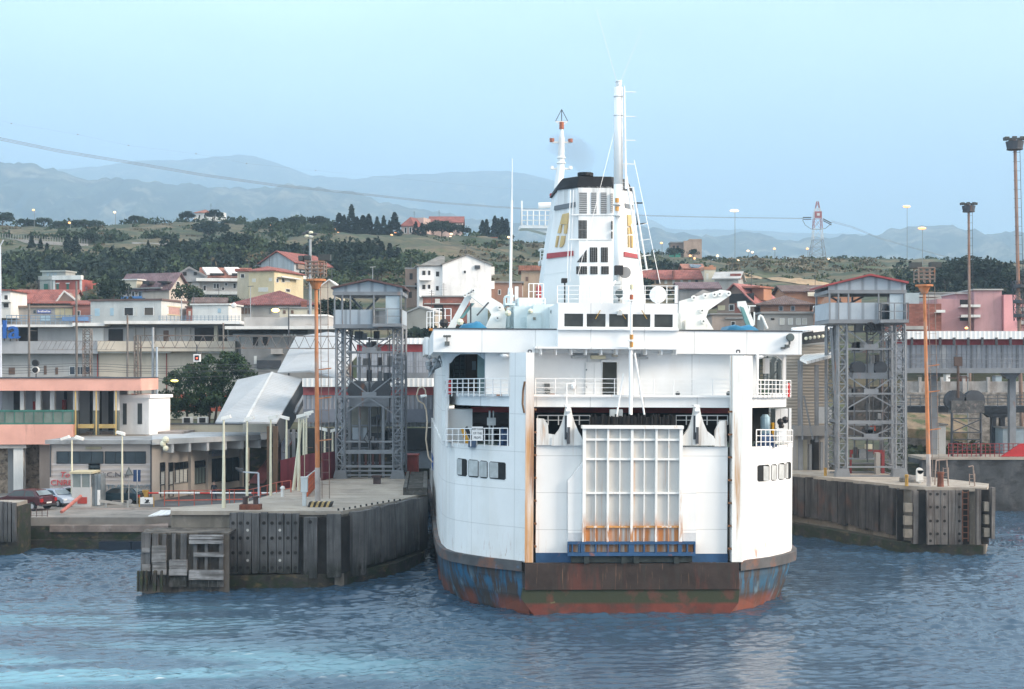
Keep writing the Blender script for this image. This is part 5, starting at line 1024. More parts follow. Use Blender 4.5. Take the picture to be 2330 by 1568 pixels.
# --- big white house with balconies
b = Bld('apartment_house', 'large white apartment house with blank gable and stacked balconies', 'apartment house', 1007, 1118, 690, 602, 258, 12, PLWW, yaw=9).body('gy', mat('grey_tile_roof', (.21,.20,.185), .9, .2, .6, wave=('Y', .35, .3, .4)), 581, ov=.25)
O, e1, e2 = b.fr; sidep = O - e1*4.0; 
g = MB(); g.fbox(b.fr, -4.0, 0, .8, 11, b.zb-1, Z(605,258)); g.build('side_wing', PLWW, b.root)
def lp(x, y): q = onplane(x, y, O+e2*.8, b.n); return (q-O).dot(e1), q.z
for x0,x1,y0,y1 in ((992,999,618,629),(992,998,651,661),(961,968,616,626),(974,979,616,626),(961,968,648,658),(974,979,648,657)):
    a, z1 = lp(x0,y0); c, z0 = lp(x1,y1); g = MB().fbox(b.fr, a, c, .72, .85, z0, z1); g.build('window', OPEN, b.root)
for y0,y1 in ((628,639),(663,677)):
    a, z1 = lp(954,y0); c, z0 = lp(981,y1); g = MB().fbox(b.fr, a, c, -.6, .8, z0, z0+.2).fbox(b.fr, a, c, -.6, -.45, z0+.2, z1); g.build('balcony', PLWW, b.root)
g = MB().fbox(b.fr, -4.4, 0, .4, 11.5, Z(605,258), Z(603,258)); g.prism([onplane(954,604,O+e2*.8,b.n), onplane(1012,604,O+e2*.8,b.n), onplane(1012,582,O+e2*8,b.n), onplane(996,584,O+e2*8,b.n)], (0,0,-.2)); g.build('side_roof', mat('grey_tile_roof', ()), b.root)
for y in (605, 638): b.part('balcony', PLWW, 1118, 1129, y, y+18, -6, -2)
b.win(1055,616,1060,622,OPEN); b.part('wire_box', GREYDK, 1080,1092,604,612,0,.3)
b = Bld('house', 'unfinished brown house with empty windows left of the big white apartment house', 'house', 922, 972, 690, 612, 262, 8, PLD, yaw=0).body('flat', PLGD, ov=.1)
for x,y in ((932,622),(952,622),(930,664),(955,663),(944,644)): b.win(x,y,x+7,y+14,OPEN,name='opening')
b.part('slab', PLGD, 915, 990, 650, 653, -3, .8)
b = Bld('house', 'red brick house directly below the big white apartment house', 'house', 962, 1066, 720, 676, 240, 8, BRICK, yaw=0).body('flat', PLGD, ov=.2); b.part('door', SHW, 990, 1001, 680, 692); b.part('opening', OPEN, 988, 1008, 694, 720,0,.08); b.part('lintel', PLG, 965, 1060, 690, 692.5,0,.4)
b = Bld('house', 'small pale house with mossy gable beside the ferry upper deck', 'house', 924, 990, 742, 712, 210, 7, plaster('mossy_plaster', (.40,.36,.31)), yaw=-28, xs=1006).body('gy', PLG, 700, ov=.2)
b = Bld('house', 'brown brick house half hidden behind the white signal mast of the ferry', 'house', 1118, 1188, 690, 644, 262, 8, plaster('brick_brown_plaster', (.34,.2,.15))).body('flat', PLGD, ov=.3, th=.3); b.win(1157,662,1162,672,OPEN); b.win(1134,660,1139,670,OPEN)
b = Bld('apartment_house', 'tan apartment house with red roof edge left of the ferry funnel', 'apartment house', 1186, 1290, 690, 616, 268, 10, PLB).body('flat', TO, ov=.5, th=.9); b.win(1240,632,1246,642,mat('dark_pane',())); b.part('balcony', PLW, 1180,1190,650,675,-2,.5); b.win(1196,630,1202,640,SHBR,name='shutter')
# --- villas on the ridge
b = Bld('villa', 'white villa with red roof alone on the left ridge among trees', 'villa', 444, 482, 502, 484, 560, 10, PLW).body('hip', TO, 477, ov=.5); b.part('wing', PLW, 480, 508, 482, 502, -6, -2); b.win(452,489,456,496,OPEN); b.win(464,489,468,496,OPEN)
b = Bld('villa', 'pink villa with red hipped roof behind cypress trees on the ridge', 'villa', 913, 942, 545, 514, 520, 12, plaster('pale_pink_plaster', (.55,.40,.35)), yaw=-20, xs=980).body('hip', TR, 494, ov=.6); b.part('balcony', PLC, 918,930,536,541,0,.8); b.win(921,518,925,530,OPEN); b.win(932,518,936,530,OPEN); b.part('tower', plaster('pale_pink_plaster', ()), 962,978,497,545,-3,.3,'r')
b = Bld('villa', 'long villa with red roof partly hidden by dark trees right of the pink villa', 'villa', 978, 1052, 545, 506, 535, 10, plaster('pale_pink_plaster', ())).body('gx', TR, 494, ov=.6); b.win(1036,512,1042,520,OPEN); b.win(1000,512,1006,520,OPEN)
b = Bld('house', 'low pinkish row house on the ridge below a cypress row', 'house', 1066, 1130, 557, 541, 505, 8, plaster('dusty_pink_plaster', (.42,.27,.25))).body('flat', TO, ov=.3); [b.win(x,545,x+4,551,SHW,name='shutter') for x in (1072,1094,1104,1118)]
# --- right hand town
b = Bld('building', 'unfinished tan concrete block on the right ridge', 'building', 1556, 1597, 592, 548, 520, 12, plaster('bare_tan_concrete', (.40,.29,.225)), yaw=0).body('flat', None); b.part('tower', plaster('bare_tan_concrete', ()), 1568,1597,544,549,-6,0); b.part('wing', PLD, 1528,1556,551,576,-8,-2); b.part('roof_slab', PLGD, 1526,1558,549,552,-8.3,-1.6)
for x in (1532,1541): b.part('opening', OPEN, x, x+5, 558, 568, -1.99,-1.9)
b.part('net', mat('green_net', (.06,.30,.22), .8), 1522, 1548, 576, 588, .5, .7)
b = Bld('row_houses', 'row of tan houses under one red tile roof beside the ferry funnel', 'row houses', 1470, 1604, 660, 634, 300, 9, PLB).body('gx', TR, 617, ov=.7)
for x in (1478,1493,1512,1530,1548,1566,1582): b.part('window', OPEN if x%3 else SHW, x, x+6, 637, 646,0,.08)
b.part('party_wall', BRICK, 1494,1497,616,634,-1.5,.9); b.part('party_wall', BRICK, 1531,1534,616,634,-1.5,.9)
b = Bld('house', 'orange house with dark solar panel on its roof above the row houses', 'house', 1556, 1600, 640, 612, 316, 8, PLO).body('gx', TO, 603, ov=.4); g = MB(); g.prism([proj(b,1572,610,.3),proj(b,1602,614,.3),proj(b,1594,604,-3),proj(b,1568,603,-3)],(0,0,.2)); g.build('solar_panel', mat('solar_dark', (.02,.025,.04), .2), b.root)
b = Bld('tower_house', 'slim cream tower house with orange top at the end of the row houses', 'house', 1603, 1628, 650, 614, 298, 6, PLC).body('flat', PLO, ov=.1, th=.6); b.win(1607,622,1612,636,SHW,name='shutter'); b.part('chimney', PLO, 1616,1624,603,615,-2,-.5)
b = Bld('house', 'grey gabled house between the tower house and the red gable', 'house', 1626, 1680, 650, 634, 290, 9, PLG, yaw=-15).body('gx', plaster('pale_grey_roof', (.42,.41,.40)), 621, ov=.5); b.part('roof_edge', TR, 1660,1684,622,634,-3,-1)
b = Bld('shed', 'grey shed under a dark purple roof right behind the ferry radome', 'shed', 1546, 1636, 680, 657, 262, 8, PLGD).body('gx', TP_, 645, ov=.5); g = MB(); g.prism([proj(b,1575,673,.6),proj(b,1640,673,.6),proj(b,1600,659,.6)], b.fr[2]*3); g.build('gable', PLG, b.root)
b = Bld('house', 'dark house with pinkish red gable roof over an open black loft', 'house', 1632, 1716, 746, 688, 246, 10, PLD, yaw=-38, xs=1772).body('gy', tiles('pinkish_red_tiles', (.33,.13,.12)), 648, ov=.8)
b.part('loft_opening', OPEN, 1660,1716,668,689,0,.1); b.win(1660,694,1670,706,OPEN); b.part('brick_panel', BRICK, 1672,1698,690,712); b.part('concrete_band', PLGD, 1640,1724,720,724,0,.6); b.part('lit_wall', PLY, 1634,1650,695,706)  # lit wall: sunlight painted as a patch of brighter plaster
b.part('dormer', PLO, 1734,1752,656,684,-2,.3,'r'); b.part('dormer_roof', TO, 1722,1754,652,656,-3,.6,'r')
b = Bld('house', 'orange and brown house with dark hipped roof left of the right lift tower', 'house', 1730, 1842, 722, 692, 240, 11, plaster('dull_orange_plaster', (.35,.19,.13)), yaw=-10, xs=1892).body('hip', TBR, 672, ov=.9)
for x in (1773,1800): b.win(x,697,x+8,707,mat('dark_pane',()))
b.balcony(1750,1842,708,714,1.2,None,'f',False); b.part('lit_wall', PLO, 1843,1890,692,722,-.02,.04,'r'); b.win(1851,697,1856,712,mat('dark_pane',()),'r'); b.win(1875,697,1880,708,mat('dark_pane',()),'r'); b.part('railing', GREYDK, 1845,1890,709,716,.9,1.0,'r')  # lit side: sunlight painted as a brighter orange over the dull wall
b = Bld('building', 'grey flat building with white windows below the orange and brown house', 'building', 1738, 1880, 760, 714, 214, 8, PLG).body('flat', PLGD, ov=.5, th=.3); [b.win(x,725,x+9,738,SHW) for x in (1775,1782+12,1812,1826)]; b.part('window', OPEN, 1754,1762,724,728,0,.08)
b = Bld('building', 'beige building stump behind the right davit of the ferry', 'building', 1620, 1740, 760, 716, 220, 8, plaster('dull_beige_plaster', (.36,.29,.25))).body('flat', PLGD, ov=.3); b.part('sill', PLGD, 1650,1690,722,726,0,.3); b.win(1664,732,1672,740,OPEN)
b = Bld('house', 'broad brown roofed house with pale skylights behind the right lift tower', 'house', 1785, 1960, 690, 664, 262, 10, PLO).body('gx', TBR, 652, ov=.6); g = MB()
for x0,x1 in ((1838,1858),(1864,1878),(1880,1890)): g = MB(); g.prism([proj(b,x0,676-2,1.2),proj(b,x1,674,1.2),proj(b,x1-2,661,-2.6),proj(b,x0-2,661,-2.6)],(0,0,.5)); g.build('skylight', mat('cream_skylight', (.66,.60,.48), .4), b.root)
b = Bld('building', 'brick building with grey rooftop box right of the right lift tower', 'building', 2050, 2142, 762, 691, 200, 9, BRICK).body('flat', None); b.part('rooftop_box', mat('blue_grey_panel', (.34,.40,.43), .7, .1, .5), 2060,2094,666,692,-6,-.5); b.part('band', PLG, 2060,2110,742,750,0,.2); b.balcony(2126,2146,706,712,1.0,PLW); b.part('roof_edge', PLG, 2094,2160,668,672,-7,-4)
b = Bld('apartment_house', 'pink apartment house with balconies at the right edge', 'apartment house', 2132, 2330, 765, 680, 208, 12, PLP).body('flat', None)
b.part('stair_tower', PLP, 2212, 2274, 661, 765, -6, 1.0); b.part('tower_cap', PLG, 2208,2276,658.5,661.5,-6.3,1.3); b.part('left_step', PLP, 2180, 2212, 668, 682, -8, -1); b.part('roof_edge', PLG, 2176,2214,665,668.5,-8.3,-.7)
b.part('lit_bay', plaster('sunlit_pink_plaster', (.72,.34,.35)), 2276,2310,672,765,-.02,1.6); b.win(2286,702,2291,712,mat('dark_pane',())); b.win(2286,734,2291,744,mat('dark_pane',()))  # sunlight on the bay is painted with a brighter pink
for y in (694,717): b.balcony(2180,2224,y,y+6,1.4,PLW); 
for y in (698, 722): b.part('recess', OPEN, 2184,2204,y-16 if y<700 else y-4,y-4 if y<700 else y+8,0,.06); b.win(2194,y-13 if y<700 else y-2,2201,y-4 if y<700 else y+7,SHW,name='shutter')
for y in (700,730): b.balcony(2308,2334,y,y+9,1.8,PLG)
b = Bld('building', 'grey building with flat roof far right behind the pink apartment house', 'building', 2100, 2190, 700, 668, 232, 9, PLG).body('flat', PLGD, ov=.2)
# ================================================================ station on its embankment
SD = 185
b = Bld('station_building', 'long grey and cream railway station with white roof slabs behind the track gantries', 'station', -260, 548, 953, 746, SD, 14, plaster('station_grey_plaster', (.40,.40,.40)), zb=8.0).body('flat', None)
b.part('roof_slab', SLABW, -265, 174, 739.5, 745, -14.3, 1.6); b.part('roof_slab', SLABW, 174.3, 247, 735.5, 743, -14.3, 1.8); b.part('roof_slab', SLABW, 247.3, 553, 731.5, 738.5, -14.3, 2.2); b.part('upper_floor', PLG, 247, 546, 738.5, 746, -13, -1)
PLSC = plaster('station_cream_plaster', (.56,.50,.42))
b.part('cream_wall', PLSC, 226, 545, 800, 953, -.02, .12); b.part('parapet', plaster('grey_parapet', (.36,.37,.39)), -262, 229, 777, 805, -.02, 1.3); b.part('parapet', PLSC, 229.4, 540, 777, 800, -.02, 1.5); b.part('cornice', PLW, 229, 392, 799, 804, 0, 1.0); b.part('cornice', PLW, 450, 540, 799, 804, 0, .9)
for r in ((43,86,745,779),(247,280,749,776),(443,492,746,777),(498,517,747,777)): b.part('opening', OPEN, *r, 0, .06)
b.part('white_wall', PLW, 171, 236, 746, 777, 0, .1); b.win(218,753,226,776,SHBR,name='shutter'); b.win(372,752,384,776,SHBR,name='shutter'); b.part('pillar', PLC, 488,496,741,777,0,.3)
for x in (286,305,326,350,396,410,430): b.part('pilaster', PLG, x, x+3, 745, 777, .05, .3)
for x in (250,292,366,430): pass
for x0,x1,m in ((258,262,None),(323,334,SHP),(374,380,SHP),(402,410,SHP),(426,437,SHBR),(457,467,SHP)): b.win(x0,832,x1,856,m or SHP,name='shutter')
b.win(159,835,206,852,GLASS,div=3); b.win(20,836,34,852,SHBR,name='shutter'); b.win(100,832,106,852,SHBR,name='shutter'); b.win(126,836,132,852,SHBR,name='shutter')
for x in (222, 379): b.part('downpipe', REDOX, x, x+1.6, 804, 900, .1, .25)
for i in range(7): b.win(405+i*11, 830, 410+i*11, 846, SHBR, name='shutter')
b.part('red_base', mat('orange_red_plaster', (.50,.12,.07), .9, .15, .3), 300, 546, 896, 936, .1, .2); b.part('plinth', PLC, 300, 546, 936, 953, .1, .3)
g = MB(); a = b.fr
for y in (718,724,730): b.fb(g, 20, 214, y, y+1.5, .8, .9)
for i in range(18): b.fb(g, 20+i*11, 21+i*11, 717, 740, .8, .88)
g.build('railing', mat('blue_grey_rail', (.17,.24,.32), .6), b.root); b.part('blue_panel', mat('blue_cloth', (.13,.22,.38), .8), 146, 206, 721, 731, .9, .96)
g = MB()
for y in (720,724,728): b.fb(g, 368, 552, y, y+.8, 1.5, 1.56)
for i in range(22): b.fb(g, 368+i*8.6, 368.9+i*8.6, 719, 732, 1.5, 1.56)
g.build('railing', mat('blue_grey_rail', ()), b.root)
ltr = thing('sign_letters', P(26,770,SD-1.6), 'big blue letters la standing on the station roof edge at far left', 'sign')
g = MB(); q = P(26, 0, SD-1.7)
vs, fs = text_mesh('la', 3.1, .15); mxv = sum(v.x for v in vs)/len(vs)
for dx in (0,.07,.14): g.add([Vector((X(26,SD-1.7)+(v.x*1.12)+dx-.15, SD-1.7-v.z+dx*.02, Z(752,SD-1.7)+v.y*1.05)) for v in vs], fs)
g.build('letters', mat('sign_letter_blue', (.02,.10,.36), .5), ltr); g = MB()
for x in (10, 24, 38): g.bar(P(x,781,SD-1.2), P(x,752,SD-1.2), .12)
g.build('support', GREYDK, ltr)
b = Bld('station_wing', 'grey station wing with upper parapet and white slab left of the left lift tower', 'station wing', 548, 770, 965, 748, 178, 12, PLGD, zb=7).body('flat', None)
b.part('upper_parapet', PLG, 552, 690, 721, 742.5, -11, -1); b.part('upper_parapet', PLG, 655, 744, 718, 742.5, -10.8, -.4); b.part('parapet_cap', SLABW, 655, 746, 715.5, 719, -11, -.1); b.part('roof_slab', SLABW, 518, 775, 743, 750, -11.5, 1.8); b.part('opening_strip', OPEN, 520, 700, 751, 760, 0, .06)
for r in ((576,587,767,786),(598,609,767,786),(520,530,753,766)): b.part('opening', OPEN, *r, 0, .07)
for x in (645,653,661,669): b.win(x, 754, x+5, 764, SHW, name='shutter')
b.balcony(620,646,792,806,1.2,PLG); b.part('stain', PLW, 578,584,810,828,0,.02); b.part('grille', GREYDK, 585, 640, 820, 838, 0, .15)
# ---------------------------------------------------------------- pink platform shelter
SALM = mat('salmon_panel', (.68,.36,.29), .75, .08, .5, [((.35,.2,.17), 1.5, (1.5,1.5,.15), .62, .74, .5)])
b = Bld('platform_shelter', 'salmon pink railway platform canopy on white columns at the left edge', 'shelter', -60, 320, 1117, 861, 137, 11, plaster('shelter_back_wall', (.36,.37,.37)), yaw=5, zb=QZ, sink=.2)
sh = b; g = MB(); b.fb(g, -60, 320, 861, 889, -11, 0); g.build('canopy', SALM, b.root); b.part('canopy_edge', GREYDK, -60, 321, 858.5, 860.8, -11.1, .1)
b.part('platform', CONC, -60, 330, 992, 1012, -11, -.6); b.part('lower_band', SALM, -60, 167, 966, 1011, -.7, .35); b.part('band_end', SALM, 100, 167, 1005, 1012,-3,.3)
b.part('back_wall', plaster('shelter_back_wall', ()), -60, 264, 888, 992, -6.2, -6)
for x0, x1 in ((36,45),(72,83),(105,115),(158,169),(204,216),(252,262)): b.part('column', PLW, x0, x1, 889, 992, -2.4, -1.6); b.part('column_foot', mat('grey_green_paint', (.12,.14,.13)), x0-.4, x1+.4, 935, 992, -2.45, -1.55)
for x0, x1 in ((-5,18),(46,62),(115,122),(176,204),(220,246)): b.part('opening', OPEN, x0, x1, 892, 985, -5.98,-5.9)
b.part('red_box', mat('red_machine', (.35,.05,.04)), 46,60,916,940,-5.8,-5); b.part('red_box', mat('red_machine', ()), 115,121,912,935,-5.8,-5)
GRR = mat('green_rail', (.04,.15,.12), .6, .15, 1)
g = MB(); b.fb(g, -60, 168, 933, 937, -.2, -.05); b.fb(g, -60, 168, 962, 966, -.2, -.05)
for i in range(11): b.fb(g, -56+i*22, -54.5+i*22, 937, 962, -.2, -.05)
g.build('railing', GRR, b.root); b.part('railing_panel', mat('dull_green_panel', (.13,.17,.15), .7, .15, 1), -60, 168, 937, 962, -.16, -.1)
YPO = mat('ochre_post', (.5,.36,.14), .6)
for x in (171, 218, 263): b.part('post', YPO, x-1.2, x+1.2, 886, 990, -.3, -.1)
for x0, x1 in ((174,209),(222,257)): b.part('bench', YPO, x0, x1, 966, 975, -1.2, -.6)
b.part('lamp', LAMPW, 224, 247, 885.5, 890, -1.5, -1.0)
b.part('pier_column', PLW, 30, 52, 1012, 1140, -1.2, -.1); b.part('pier_cap', PLG, -10, 60, 1010, 1020, -2, .1); b.part('side_column', PLGD, 8, 30, 1016, 1140, -3, -1.6)
STONE = mat('rubble_stone', (.30,.235,.18), .95, .35, 2.2, [((.11,.085,.07), 2.6, (1,1,1), .5, .6, .8)], bump=.6, bs=3)
b.part('stone_arch_wall', STONE, -60, 110, 1012, 1150, -5, -3); b.part('arch_shade', plaster('dull_beige_plaster', ()), 84, 113, 1012, 1150, -2.9, -1.0)
b = Bld('stair_house', 'small white rendered stair house with two tall dark slots right of the pink canopy', 'stair house', 270, 339, 992, 906, 141, 5, PLWW, yaw=-10, zb=7.2).body('flat', PLWW, ov=.2, th=.3); b.win(280,918,288.5,966,mat('slot_dark',(.05,.06,.065)),name='slot_window'); b.win(313.5,918,323.5,965,mat('slot_dark',()),name='slot_window')
# ---------------------------------------------------------------- low harbour building
BAND = mat('banded_stone', (.44,.39,.36), .9, .08, .4, [((.3,.27,.25), .6, (1,1,.4), .52, .72, .5)], wave=None)
b = Bld('harbour_building', 'low flat roofed harbour building with banded stone wall and graffiti', 'harbour building', 113, 345, 1140, 1010, 131, 17.5, BAND, zb=QZ, sink=.3).body('flat', None)
g = MB(); b.fbx = None
for i in range(8): y = 1054+i*11.5; b.fb(g, 114, 344, y, y+5, 0, .03)
g.build('pale_course', plaster('pale_course', (.50,.46,.45)), b.root)
g = MB(); O, e1, e2 = b.fr; g.fbox(b.fr, -.25, b.L+.1, -.5, 17.6, b.zt, b.zt+.35); g.build('roof', mat('flat_roof_grey', (.29,.30,.31), .9, .15, .4, [((.12,.12,.12), .5, (1,1,1), .52, .68, .7)]), b.root)
g = MB(); g.fbox(b.fr, -.25, b.L+.1, 12, 17.4, b.zt+.352, b.zt+.6); g.build('roof_step', mat('flat_roof_dirty', (.33,.29,.27), .95, .2, .5, [((.15,.13,.12), .7, (1,1,1), .5, .66, .7)]), b.root)
for x0, x1 in ((130,234.5),(240,331)): b.win(x0, 1028, x1, 1054, mat('strip_glass', (.035,.045,.05), .12, .3, .5), div=3, frame=mat('dark_frame', (.03,.035,.04)), fw=1)
b.win(203,1055.5,227,1118,mat('door_dark',(.04,.05,.055),.2), frame=mat('dark_frame', ()), fw=1); b.part('sign_panel', mat('khaki_sign', (.30,.27,.19)), 195, 231, 1016, 1022.5, 0, .1); b.part('downpipe', GREYDK, 114.5, 116.5, 1013, 1085, .02, .15); b.part('downpipe', GREYDK, 343, 345.5, 1013, 1130, .02, .2)
g = MB(); add_text(g, 'U.C.N.', .62, P(252,1080.5,130.9), ext=.02, sx=1.25); add_text(g, 'W', .5, P(289,1083,130.9), ext=.02); g.build('graffiti', mat('graffiti_dark', (.12,.11,.12), .9), b.root)
g = MB(); add_text(g, 'ULTRAS V', .6, P(260,1109,130.9), ext=.02, sx=1.15); add_text(g, 'SQUE PC/75', .5, P(307,1108,130.9), ext=.02, sx=1.05, shear=.2); g.build('graffiti', mat('graffiti_blue', (.17,.24,.29), .9), b.root)
g = MB(); add_text(g, 'To', .7, P(148,1081,130.9), ext=.02, sx=1.1, shear=.3); add_text(g, 'CNR8', .7, P(139.5,1099,130.9), ext=.02, sx=1.05); g.build('graffiti', mat('graffiti_red', (.5,.07,.08), .9), b.root)
# arcade part with canopy
b = Bld('arcade_building', 'beige harbour office with glazed doors under a grey canopy on fins', 'office', 346, 572, 1137, 1008, 131.2, 9, plaster('arcade_beige', (.52,.46,.40)), yaw=74, zb=QZ, sink=.3).body('flat', None)
for x0,x1,y0,y1,m in ((364.5,373.5,1053,1071,GLASS),(384,392.5,1053,1071,GLASS),(364.5,373.5,1073,1102,SHW),(384,392.5,1073,1102,SHW),(397,426,1052,1066,GLASS),(398,425,1068,1098,SHW),(365,373.5,1104,1130,mat('beige_panel',(.5,.44,.38))),(384,392.5,1104,1130,mat('beige_panel',()))): b.win(x0,y0,x1,y1,m,frame=mat('dark_frame', ()),fw=.9,div=2 if x1-x0>15 else 0)
b.win(438,1049,465,1062,GLASS,frame=mat('dark_frame', ()),fw=.8); b.win(438,1064,465,1100,mat('greenish_pane',(.22,.27,.25),.2),frame=mat('dark_frame', ()),fw=.8,div=3); b.win(477,1044,507,1095,mat('door_dark',()),frame=mat('dark_frame', ()),div=1); b.win(514,1042,542,1094,mat('door_dark',()),frame=mat('dark_frame', ()),div=1)
for x in (428,467,545): b.part('pilaster', plaster('arcade_beige', ()), x, x+8, 1016, 1135, 0, .3)
sg = b.part('sign_panel', mat('lilac_sign', (.36,.36,.42)), 475, 509, 1021, 1037, .3, .4)
g = MB(); q=onplane(492,1029,b.fr[0]+b.n*.45,b.n); add_text(g, 'STAZIONE', .42, q, b.fr[1], ext=.01, sx=1.6); g.build('lettering', mat('graffiti_blue', ()), sg)
cf = [(X(346,130.4),130.4),(X(690,145),145),(X(690,147.5),147.5),(X(346,147.5),147.5)]
g = MB(); g.prism([(x,y,7.85) for x,y in cf], (0,0,-.42)); g.build('canopy', mat('canopy_grey', (.42,.44,.46), .8, .1, .5, [((.25,.25,.25), .8, (1,1,1), .54, .7, .6)]), b.root)
cA, cB = Vector((*cf[0],0)), Vector((*cf[1],0)); ce = (cB-cA).normalized(); cn = Vector((ce.y,-ce.x,0))
g = MB(); g.prism([cA+cn*.03+Vector((0,0,7.40)), cB+cn*.03+Vector((0,0,7.40)), cB+cn*.03+Vector((0,0,7.88)), cA+cn*.03+Vector((0,0,7.88))], -cn*.02); g.build('fascia', plaster('fascia_pale', (.50,.51,.51)), b.root)
for x in (394,433,474,514,553,592,632):
    q = onplane(x, HY, cA, cn); q.z = 0; g = MB(); g.fbox((q-cn*.05, ce, -cn), -.14, .14, 0, 3.6, 6.62, 7.39); g.build('fin', plaster('fascia_pale', ()), b.root)
b.part('drainpipe', GREYDK, 549, 552, 1015, 1125, .3, .45)
w = thing('parapet_wall', (X(480,148.6),148.6,7.4), 'low beige parapet wall along the station embankment above the canopy', 'wall'); g = MB().box(X(338,148.5),X(553,148.5),148.3,148.7,7.2,Z(966,148.4)); g.build('wall', PLC, w); MB().box(X(337,148.5),X(553.5,148.5),148.2,148.8,Z(966,148.4),Z(963.5,148.4)).build('coping', GREYDK, w)
w = thing('parapet_wall', (X(590,147.8),147.8,7.4), 'bright cream parapet block at the foot of the white stair roof', 'wall'); g = MB().box(X(553.6,147.8),X(629,147.8),147.5,148.1,7.6,Z(962,147.6)); g.build('wall', plaster('bright_cream_plaster', (.70,.66,.56)), w)
for x0, x1, l in ((414,437,'left'),(449,472,'right')):
    g = MB(); o = thing('air_conditioner', P((x0+x1)/2,962,149), f'white boxed rooftop air conditioner with dark grille, {l} one of two under the round tree', 'air conditioner', 'air conditioners on the embankment edge')
    a = P(x0,963,149); c = P(x1,949,149); MB().box(a.x,c.x,149.0,149.6,a.z,c.z).build('case', PLW, o); MB().box(a.x+.2,c.x-.2,148.93,149.0,a.z+.05,c.z-.08).build('grille', BLACK, o)
o = thing('floodlight', P(378,1024,130), 'weathered cluster of round white floodlights on the harbour building roof corner', 'floodlight')
for x, y, r in ((377,1001,.32),(371,1010,.28),(377,1020,.26)): MB().sphere(P(x,y,130), r, 10).build('lamp', mat('pale_lamp', (.75,.72,.55), .3), o)
MB().tube(P(378,1024,130.1),P(378,998,130.1),.1).build('post', GREYDK, o)
# ---------------------------------------------------------------- white stair roof and gallery
CORR = mat('white_corrugated_roof', (.36,.38,.40), .85, .06, .4, [((.4,.42,.45), .6, (1,1,1), .55, .7, .5)], wave=('Y', .5, .25, .25)); CORRW = mat('white_gallery_roof', (.74,.75,.75), .5, .05, .4, wave=('X', .45, .35, .3))
st = thing('covered_stair', (X(640,150),150,8), 'covered station stair under a pale corrugated gable roof stepping down toward the pier', 'stair')
def rp(pts, m, name='roof_slope', th=.15): g = MB(); g.prism([P(*p) for p in pts], (0,0,-th)); return g.build(name, m, st)
rp([(490,960,137),(556,960,136),(619,847,152),(540,864,153)], CORR); rp([(556,960,136),(629,961,137),(688,861,152.5),(619,847,152)], CORR)
rp([(631,847,152.2),(705,843,152),(746,755,172),(673,766,173)], CORR); rp([(705,843,152),(763,860,152.4),(849,769,172.5),(746,755,172)], CORR)
rp([(553,960.5,135.95),(560,960.5,135.95),(622,846,152),(617,846,152)], plaster('fascia_pale', ()), 'ridge_cap', .05)
g = MB(); g.prism([P(629,963,137.2),P(688,863,152.7),P(700,905,152.7),P(640,1010,137.2)], (-.2,0,0)); g.build('side_wall', mat('stair_dark_side', (.03,.035,.042), .8), st)
g = MB(); g.prism([P(563,1100,136),P(600,1100,136),P(668,1003,150),P(655,985,150)], (0,.3,0)); g.build('flight', mat('dark_red_flight', (.08,.022,.022), .7), st); 
for x0,x1 in ((607,618),(621,631)): g = MB(); a=P(x0,1100,136.5); c=P(x1,985,136.5); g.box(a.x,c.x,136.5,137,QZ,8.8); g.build('column', mat('brown_column', (.12,.075,.045), .7, .25, .8), st)
g = MB(); g.prism([P(592,985,137.5),P(612,985,137.5),P(606,1000,137.5),P(594,1000,137.5)], (0,.2,0)); g.build('hung_panel', PLG, st)
g = MB()
for x in (655,668,680,692): a = P(x,1000,140); g.box(a.x-.15,a.x+.15,140,140.3,QZ,8.4)
for (p,q) in (((640,985,140),(690,900,150)),((645,1030,139),(672,985,141)),((672,940,143),(700,880,151))): g.bar(P(*p),P(*q),.14)
g.build('steel_frame', GREYST, st); g = MB(); a=P(640,1030,142); g.box(a.x,P(655,0,142).x,142,142.2,QZ,9); g.build('pale_panel', mat('pale_lilac_panel', (.34,.36,.42)), st)
GLW = mat('gallery_glazing', (.26,.28,.32), .35, .12, .5, [((.5,.5,.5), 1.1, (1,1,.2), .58, .7, .6)], wave=('X', 1.55, .75, .2)); GLR = mat('gallery_red_band', (.27,.045,.05), .7, .15, .5)
def gallery(name, label, x0, x1, d, dep, rows, posts=(), under=()):
    o = thing(name, (X((x0+x1)/2,d), d, QZ if x0 < 1000 else 5), label, 'gallery')
    for nm, m, y0, y1, t0, t1 in rows:
        g = MB(); a = P(x0,y1,d); c = P(x1,y0,d); g.box(a.x,c.x,d-t1,d+t0,a.z,c.z); g.build(nm, m, o)
    return o
gl = gallery('covered_gallery', 'upper covered gallery with white corrugated roof and red band behind the left lift tower', 812, 986, 148, 4, [('roof', CORRW, 769.5, 783, 4, .6),('red_band', GLR, 784, 801, .1, .1),('glazing', GLW, 801, 848, .1, .05),('floor_beam', GREYST, 848, 862, 4, .2),('rear_wall', GLW, 784, 848, 4, -3.9)])
g = MB(); d=145.9
for i in range(19): x = 815+i*9.2; g.bar(P(x,801,d), P(x,848,d), .05)
for y in (822,834): g.bar(P(812,y,145.8), P(986,y,145.8), .05)
g.build('mullion', GREYST, gl)
